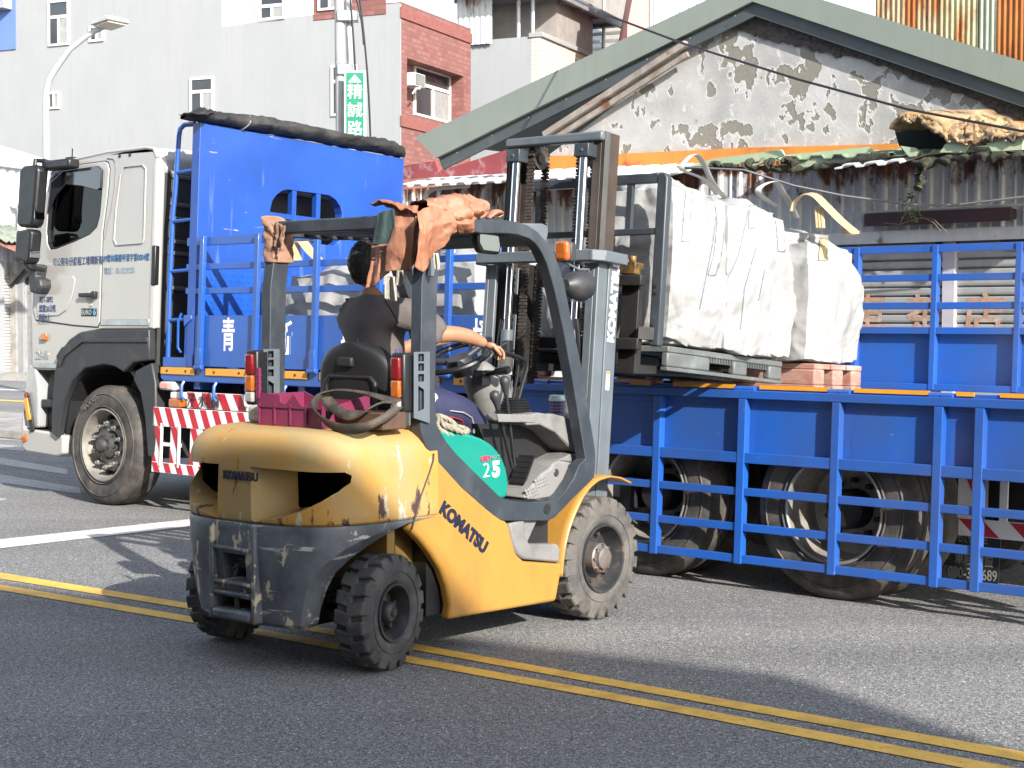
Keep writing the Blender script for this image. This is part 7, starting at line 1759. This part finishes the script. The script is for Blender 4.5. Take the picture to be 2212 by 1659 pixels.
for lab, pts, wd, n_ in (("pale frayed brush hanging below the orange apron near the driver's neck", [(795, 800), (797, 930), (800, 1050)], 60, 14), ("pale glove fingers dangling under the apron beside the guard post", [(905, 730), (910, 800), (895, 880)], 45, 5), ("narrow pale strap hanging on the outer side of the right guard post", [(1290, 545), (1298, 640), (1305, 725)], 20, 3)):
    F0 = K.wor(hp(K, PR, pts[0], 0, .22)); t = thing("brush", lab, "brush", Frame(F0, *K.M)); iv = Frame(F0, *K.M).mat().inverted(); b = MB(); rr = random.Random(n_)
    for i in range(n_):
        s = (i / (n_ - 1) - .5) * 2; jit = rr.uniform(-20, 25)
        b.tube([tuple(iv @ Vector(K.wor(hp(K, PR, (p[0] + s * wd * (.7 + .3 * k / 2) + rr.uniform(-3, 3), p[1] + jit * k / 2), 0, .21 - .02 * abs(s))))) for k, p in enumerate(pts)], [.010, .010, .006], 6, flat=.5)
    b.build("bristles", brm, t, smooth=60)
clothm = mat("tan cloth", (.26, .145, .095), .8, var=.15, vs=6, bump=.4, bs=40)
clo = thing("cloth_wrap", "tan cloth wrapped round the top of the left guard post", "cloth", K.at(.27, .53, 1.93))
b = MB()
def wrapf(u, v):
    t = u * 2 * math.pi; z = -.005 + .215 * v
    sx = math.copysign(abs(math.cos(t)) ** .5, math.cos(t)); sy = math.copysign(abs(math.sin(t)) ** .5, math.sin(t))
    k_ = 1 + .10 * fbm((math.cos(t) * 2, math.sin(t) * 2, v * 7)) + .10 * math.sin(v * 16 + 2 * math.sin(t * 2)) * v + .25 * max(0, v - .7)
    return ((.075 * sx) * k_ + .01, (.045 * sy) * k_, z + .03 * math.sin(t) * v)
b.grid(wrapf, 44, 30, cu=True); b.build("wrap", clothm, clo, smooth=60, solid=.005)
b = MB(); b.grid(lambda u, v: (-.06 - .02 * v + .02 * fbm((u * 3, v * 3, 1)), -.06 + .02 * u - .09 * v, .20 - .12 * u - .03 * v + .02 * fbm((u * 4, v * 3, 5))), 12, 12); b.build("loose_fold", clothm, clo, smooth=60, solid=.005)

# ------------------------------------------------------------------ the driver
pe = thing("person", "driver in a dark brown t-shirt and navy track trousers seen from behind", "person", K.at(.52, .03, 1.13))
PO = np.array([.52, .03, 1.13])
def skin(name, verts, edges, mt_, root=0, sub=2):
    me = bpy.data.meshes.new(name); me.from_pydata([tuple(np.array(v[:3]) - PO) for v in verts], edges, []); me.materials.append(mt_)
    o = bpy.data.objects.new(name, me); scene.collection.objects.link(o); o.parent = pe
    s = o.modifiers.new("skin", 'SKIN'); s.use_smooth_shade = True; s.branch_smoothing = .4
    for i, v in enumerate(verts):
        r = v[3]; d = me.skin_vertices[0].data[i]; d.radius = r if isinstance(r, tuple) else (r, r); d.use_root = (i == root)
    q = o.modifiers.new("sub", 'SUBSURF'); q.levels = q.render_levels = sub
    bpy.context.view_layer.update()
    m2 = bpy.data.meshes.new_from_object(o.evaluated_get(bpy.context.evaluated_depsgraph_get())); o.modifiers.clear(); o.data = m2; m2.name = name
    for p in m2.polygons: p.use_smooth = True
    return o
skinm = mat("skin", (.33, .165, .095), .5, var=.08, vs=8, bump=.1, bs=60)
shirt = mat("dark brown jersey", (.10, .084, .081), .85, var=.12, vs=6, bump=.3, bs=18)
navy = mat("navy tracksuit cloth", (.014, .016, .052), .75, var=.15, vs=6, bump=.4, bs=16)
hairm = mat("black hair", (.008, .0075, .008), .55, var=.4, vs=60, bump=.6, bs=120)
wr = hp(K, LV, (455, 290), 1, -.30); hk = hp(K, LV, (560, 300), 1, -.31); el = hp(K, PR, (1470, 1420), 1, -.27); 
lw = hp(K, PR, (1560, 1440), 1, .04); lh_ = hp(K, PR, (1700, 1385), 1, .04)
kn = hp(K, C4, (430, 120), 1, -.19); an = hp(K, C4, (500, 380), 1, -.19)
print("wrist", wr, "elbow", el, "lhand", lw, lh_, "knee", kn, an)
V = [(.52, .03, 1.20, .13), (.53, .06, 1.36, (.13, .11)), (.55, .09, 1.54, (.16, .115)), (.56, .11, 1.66, (.14, .10)), (.565, .14, 1.745, .062), (.57, .165, 1.80, .052),
     (.575, -.10, 1.675, .070), (.60, -.165, 1.645, .062), (el[0] - .09, -.235, 1.555, .050), (el[0], -.27, el[2], .044), ((el[0] + wr[0]) / 2, -.285, (el[2] + wr[2]) / 2 + .012, .043), (wr[0], -.30, wr[2], .027),
     (.575, .30, 1.675, .070), (.61, .345, 1.64, .060), (.72, .33, 1.52, .048), (.80, .26, 1.44, .043), (.92, .14, (1.44 + lw[2]) / 2 + .01, .040), (lw[0] - .02, .05, lw[2] - .01, .027),
     (.60, -.10, 1.18, .095), (kn[0] - .06, -.19, kn[2] - .06, .068), (an[0], -.19, an[2] - .04, .055), (an[0] + .02, -.19, .80, .042), (.60, .16, 1.18, .095), (kn[0] - .06, .24, kn[2] - .06, .068), (an[0], .24, an[2] - .04, .055), (an[0] + .02, .24, .80, .042)]
E_ = [(0, 1), (1, 2), (2, 3), (3, 4), (4, 5), (3, 6), (6, 7), (7, 8), (8, 9), (9, 10), (10, 11), (3, 12), (12, 13), (13, 14), (14, 15), (15, 16), (16, 17), (0, 18), (18, 19), (19, 20), (20, 21), (0, 22), (22, 23), (23, 24), (24, 25)]
body = skin("body", V, E_, skinm)
# head with face
hc = Vector((.585, .185, 1.915)) - Vector(PO)
b = MB()
def headf(u, v):
    a = u * 2 * math.pi; p_ = (v - .5) * math.pi
    d = Vector((math.cos(p_) * math.cos(a), math.cos(p_) * math.sin(a), math.sin(p_)))
    r = Vector((d.x * .098, d.y * .076, d.z * .118))
    if d.z < 0: r.x *= 1 - .12 * d.z * d.z; r.y *= 1 + .22 * d.z
    face = max(0, d.x) ** 8
    r.x += .020 * face * math.exp(-((d.y) / .16) ** 2) * math.exp(-((d.z + .10) / .22) ** 2)        # nose
    r.x -= .010 * face * math.exp(-((abs(d.y) - .38) / .14) ** 2) * math.exp(-((d.z - .10) / .12) ** 2)   # eye sockets
    r.x += .006 * face * math.exp(-((d.z + .48) / .08) ** 2) * math.exp(-(d.y / .3) ** 2)                   # lips
    for s in (-1, 1): r.y += s * .018 * math.exp(-((d.x + .05) / .16) ** 2) * math.exp(-((d.z + .05) / .26) ** 2) * (1 if s * d.y > .9 else 0)  # ears
    return tuple(hc + r)
b.grid(headf, 48, 32, cu=True); hd_o = b.build("head", skinm, pe, smooth=60)
b = MB()
for s in (-1, 1): b.lathe([(0, .012), (.008, .009), (.011, 0), (.008, -.009), (0, -.012)], (hc.x + .084, hc.y + s * .030, hc.z + .012), 0, 14)
b.build("eyes", mat("eye white", (.6, .58, .55), .2, var=.02), hd_o)
b = MB()
def hairf(u, v):
    a = u * 2 * math.pi; p_ = (-.34 + .84 * v) * math.pi if False else (-.30 + .80 * v) * math.pi
    d = Vector((math.cos(p_) * math.cos(a), math.cos(p_) * math.sin(a), math.sin(p_)))
    front = max(0, d.x)
    r = Vector((d.x * .108, d.y * .090, d.z * .128)) * (1 + .05 * fbm((d.x * 5, d.y * 5, d.z * 7)) + .07 * fbm((d.x * 20, d.y * 20, d.z * 11)))
    if d.z < 0: r.y *= 1 + .15 * d.z; r.x *= 1 + .1 * d.z
    if front > .35 and d.z < .45: r *= .82
    return tuple(hc + r + Vector((-.006, 0, .004)))
b.grid(hairf, 60, 36, cu=True); b.build("hair", hairm, pe, smooth=60)
# t-shirt and trousers
sv = [(.52, .03, 1.15, (.175, .15)), (.53, .06, 1.36, (.165, .14)), (.545, .09, 1.52, (.180, .145)), (.555, .11, 1.655, (.165, .125)), (.563, .138, 1.735, .080), (.575, -.10, 1.675, .092), (.60, -.165, 1.645, .086), (el[0] - .10, -.235, 1.56, .074), (el[0] - .065, -.25, 1.54, .076), (.575, .30, 1.675, .092), (.61, .345, 1.64, .084), (.71, .335, 1.53, .072)]
sh_o = skin("shirt", sv, [(0, 1), (1, 2), (2, 3), (3, 4), (3, 5), (5, 6), (6, 7), (7, 8), (3, 9), (9, 10), (10, 11)], shirt)
for v in sh_o.data.vertices:
    d = Vector(v.co); v.co += v.normal * (.008 * fbm(d * 7) + .016 * (max(0, 1 - 2.4 * abs(noise.noise(Vector((d.x * 5 + d.z * 9, d.y * 5 - d.z * 6, d.z * 4))))) ** 2 - .2) + .005 * math.sin(d.z * 60 + 5 * fbm(d * 4)) * max(0, 1 - abs(d.z - .15) / .2))
tv = [(.52, .03, 1.19, .16), (.60, -.10, 1.19, .120), (.78, -.155, (1.19 + kn[2]) / 2 - .02, .105), (kn[0] - .06, -.19, kn[2] - .065, .094), (an[0] - .01, -.19, an[2] - .02, .086), (an[0] + .01, -.19, .84, .075), (.60, .16, 1.19, .120), (.78, .21, (1.19 + kn[2]) / 2 - .02, .105), (kn[0] - .06, .24, kn[2] - .065, .094), (an[0] - .01, .24, an[2] - .02, .086), (an[0] + .01, .24, .84, .075)]
tr_o = skin("trousers", tv, [(0, 1), (1, 2), (2, 3), (3, 4), (4, 5), (0, 6), (6, 7), (7, 8), (8, 9), (9, 10)], navy)
for v in tr_o.data.vertices: v.co += v.normal * (.010 * fbm(Vector(v.co) * 9))
bpy.context.view_layer.update()
def on_surface(o, F_, c, p, yv=-.75, d=.003):
    """point of surface o met by looking straight in from the right at the height and length of a surveyed point"""
    q = hp(F_, c, p, 1, -.29); hit, loc, nr_, _ = o.ray_cast(Vector((q[0] - PO[0], -1.0, q[2] - PO[2])), Vector((0, 1, 0)))
    return loc + nr_ * d if hit else None
def stripe(pts, wd, mt_, nm):
    P = []
    for i in range(len(pts) - 1):
        for k in range(6):
            t = k / 6; P.append(on_surface(tr_o, K, C4, (pts[i][0] * (1 - t) + pts[i + 1][0] * t, pts[i][1] * (1 - t) + pts[i + 1][1] * t)))
    P = [p for p in P if p is not None]
    if len(P) > 3: b = MB(); b.tube(P, wd, 8, flat=.35); b.build(nm, mt_, tr_o, smooth=60)
wst = mat("white piping", (.45, .45, .45), .6); rst = mat("red piping", (.45, .03, .04), .6)
stripe([(330, 197), (400, 207), (445, 240), (470, 300), (482, 345)], .010, wst, "piping"); stripe([(220, 203), (260, 222), (302, 238)], .010, wst, "piping"); stripe([(302, 236), (350, 240), (400, 256), (430, 300), (450, 345)], .011, rst, "piping")
P = [px_ray(sh_o, PR, p, .001) for p in ((735, 1060), (770, 1110), (800, 1160), (835, 1215), (870, 1275), (885, 1310))]; P = [p for p in P if p is not None]
if len(P) > 3: b = MB(); b.tube(P, .003, 5); b.build("seam", mat("dark seam", (.02, .016, .016), .9), sh_o)
pc = on_surface(tr_o, K, C4, (246, 125))
if pc is not None:
    b = MB(); b.lathe([(0, -.003), (.034, -.003), (.036, 0)], tuple(pc), 1, 24); b.build("badge", wst, tr_o)
pp_ = [(.60, -.20, 1.46), (.585, -.175, 1.40), (.57, -.155, 1.30)]
purp = mat("purple side panel", (.06, .055, .13), .8, var=.1, bump=.3, bs=18)
b = MB(); cols = []
for k in range(14):
    z = 1.22 + .34 * k / 13 - PO[2]; row = []
    for x in (.545, .58, .615):
        hit, loc, nr_, _ = sh_o.ray_cast(Vector((x - PO[0], -1, z)), Vector((0, 1, 0))); row.append(loc + nr_ * .003 if hit else None)
    if all(r is not None and r.y > -.27 for r in row): cols.append(row)
if len(cols) > 2:
    b.add([tuple(p) for r in cols for p in r], [(3 * i + j, 3 * i + j + 1, 3 * i + j + 4, 3 * i + j + 3) for i in range(len(cols) - 1) for j in (0, 1)]); b.build("side_panel", purp, sh_o, smooth=60, solid=.003)
# hands: palm plus five bent fingers
def hand(w, direction, palm_n, side, nm, curl=.5):
    w = Vector(w); d = Vector(direction).normalized(); n_ = Vector(palm_n); n_ = (n_ - d * n_.dot(d)).normalized(); s = d.cross(n_) * side
    vs = [(*(w), .026), (*(w + d * .035), (.036, .018)), (*(w + d * .075), (.040, .017))]; es = [(0, 1), (1, 2)]
    for k, (off, ln) in enumerate(((-.030, .068), (-.010, .078), (.011, .072), (.029, .058))):
        p0 = w + d * .082 + s * off; i0 = len(vs); vs.append((*p0, .0095)); es.append((2, i0)); p = p0; ang = .25
        for j in range(3):
            ang += curl * (.6 if j == 0 else 1.0); dd = d * math.cos(ang) + n_ * math.sin(ang); p = p + dd * ln * (.45, .32, .23)[j]; vs.append((*p, (.009, .0085, .007)[j])); es.append((len(vs) - 2, len(vs) - 1))
    i0 = len(vs); p = w + d * .035 - s * .032 + n_ * .006; vs.append((*p, .012)); es.append((1, i0))
    for j in range(2):
        p = p + (d * .75 - s * (.35 - .5 * j * curl) + n_ * .55).normalized() * (.034, .026)[j]; vs.append((*p, (.0105, .008)[j])); es.append((len(vs) - 2, len(vs) - 1))
    return skin(nm, vs, es, skinm)
hand((wr[0] - .005, -.30, wr[2]), (.9, -.12, -.28), (-.25, 0, -1), 1, "hand", .55)
hand((lw[0] - .025, .05, lw[2] - .01), (.85, -.15, .12), (.1, -.2, -1), -1, "hand", .95)
b = MB()
for y in (-.19, .24): b.prism([(an[0] - .07, .705), (an[0] + .18, .705), (an[0] + .20, .735), (an[0] + .10, .78), (an[0] + .03, .82), (an[0] - .07, .82)], 1, y - .045, y + .045)
b.v = [tuple(np.array(p) - PO) for p in b.v]; 
n2 = len(b.v) // 2
for k in range(2):
    bb = MB(); y = (-.19, .24)[k]; bb.prism([(an[0] - .07, .705), (an[0] + .18, .705), (an[0] + .20, .735), (an[0] + .10, .78), (an[0] + .03, .82), (an[0] - .07, .82)], 1, y - .045, y + .045); bb.v = [tuple(np.array(p) - PO) for p in bb.v]; bb.build("shoe", blackp, pe, bevel=.015, seg=3)
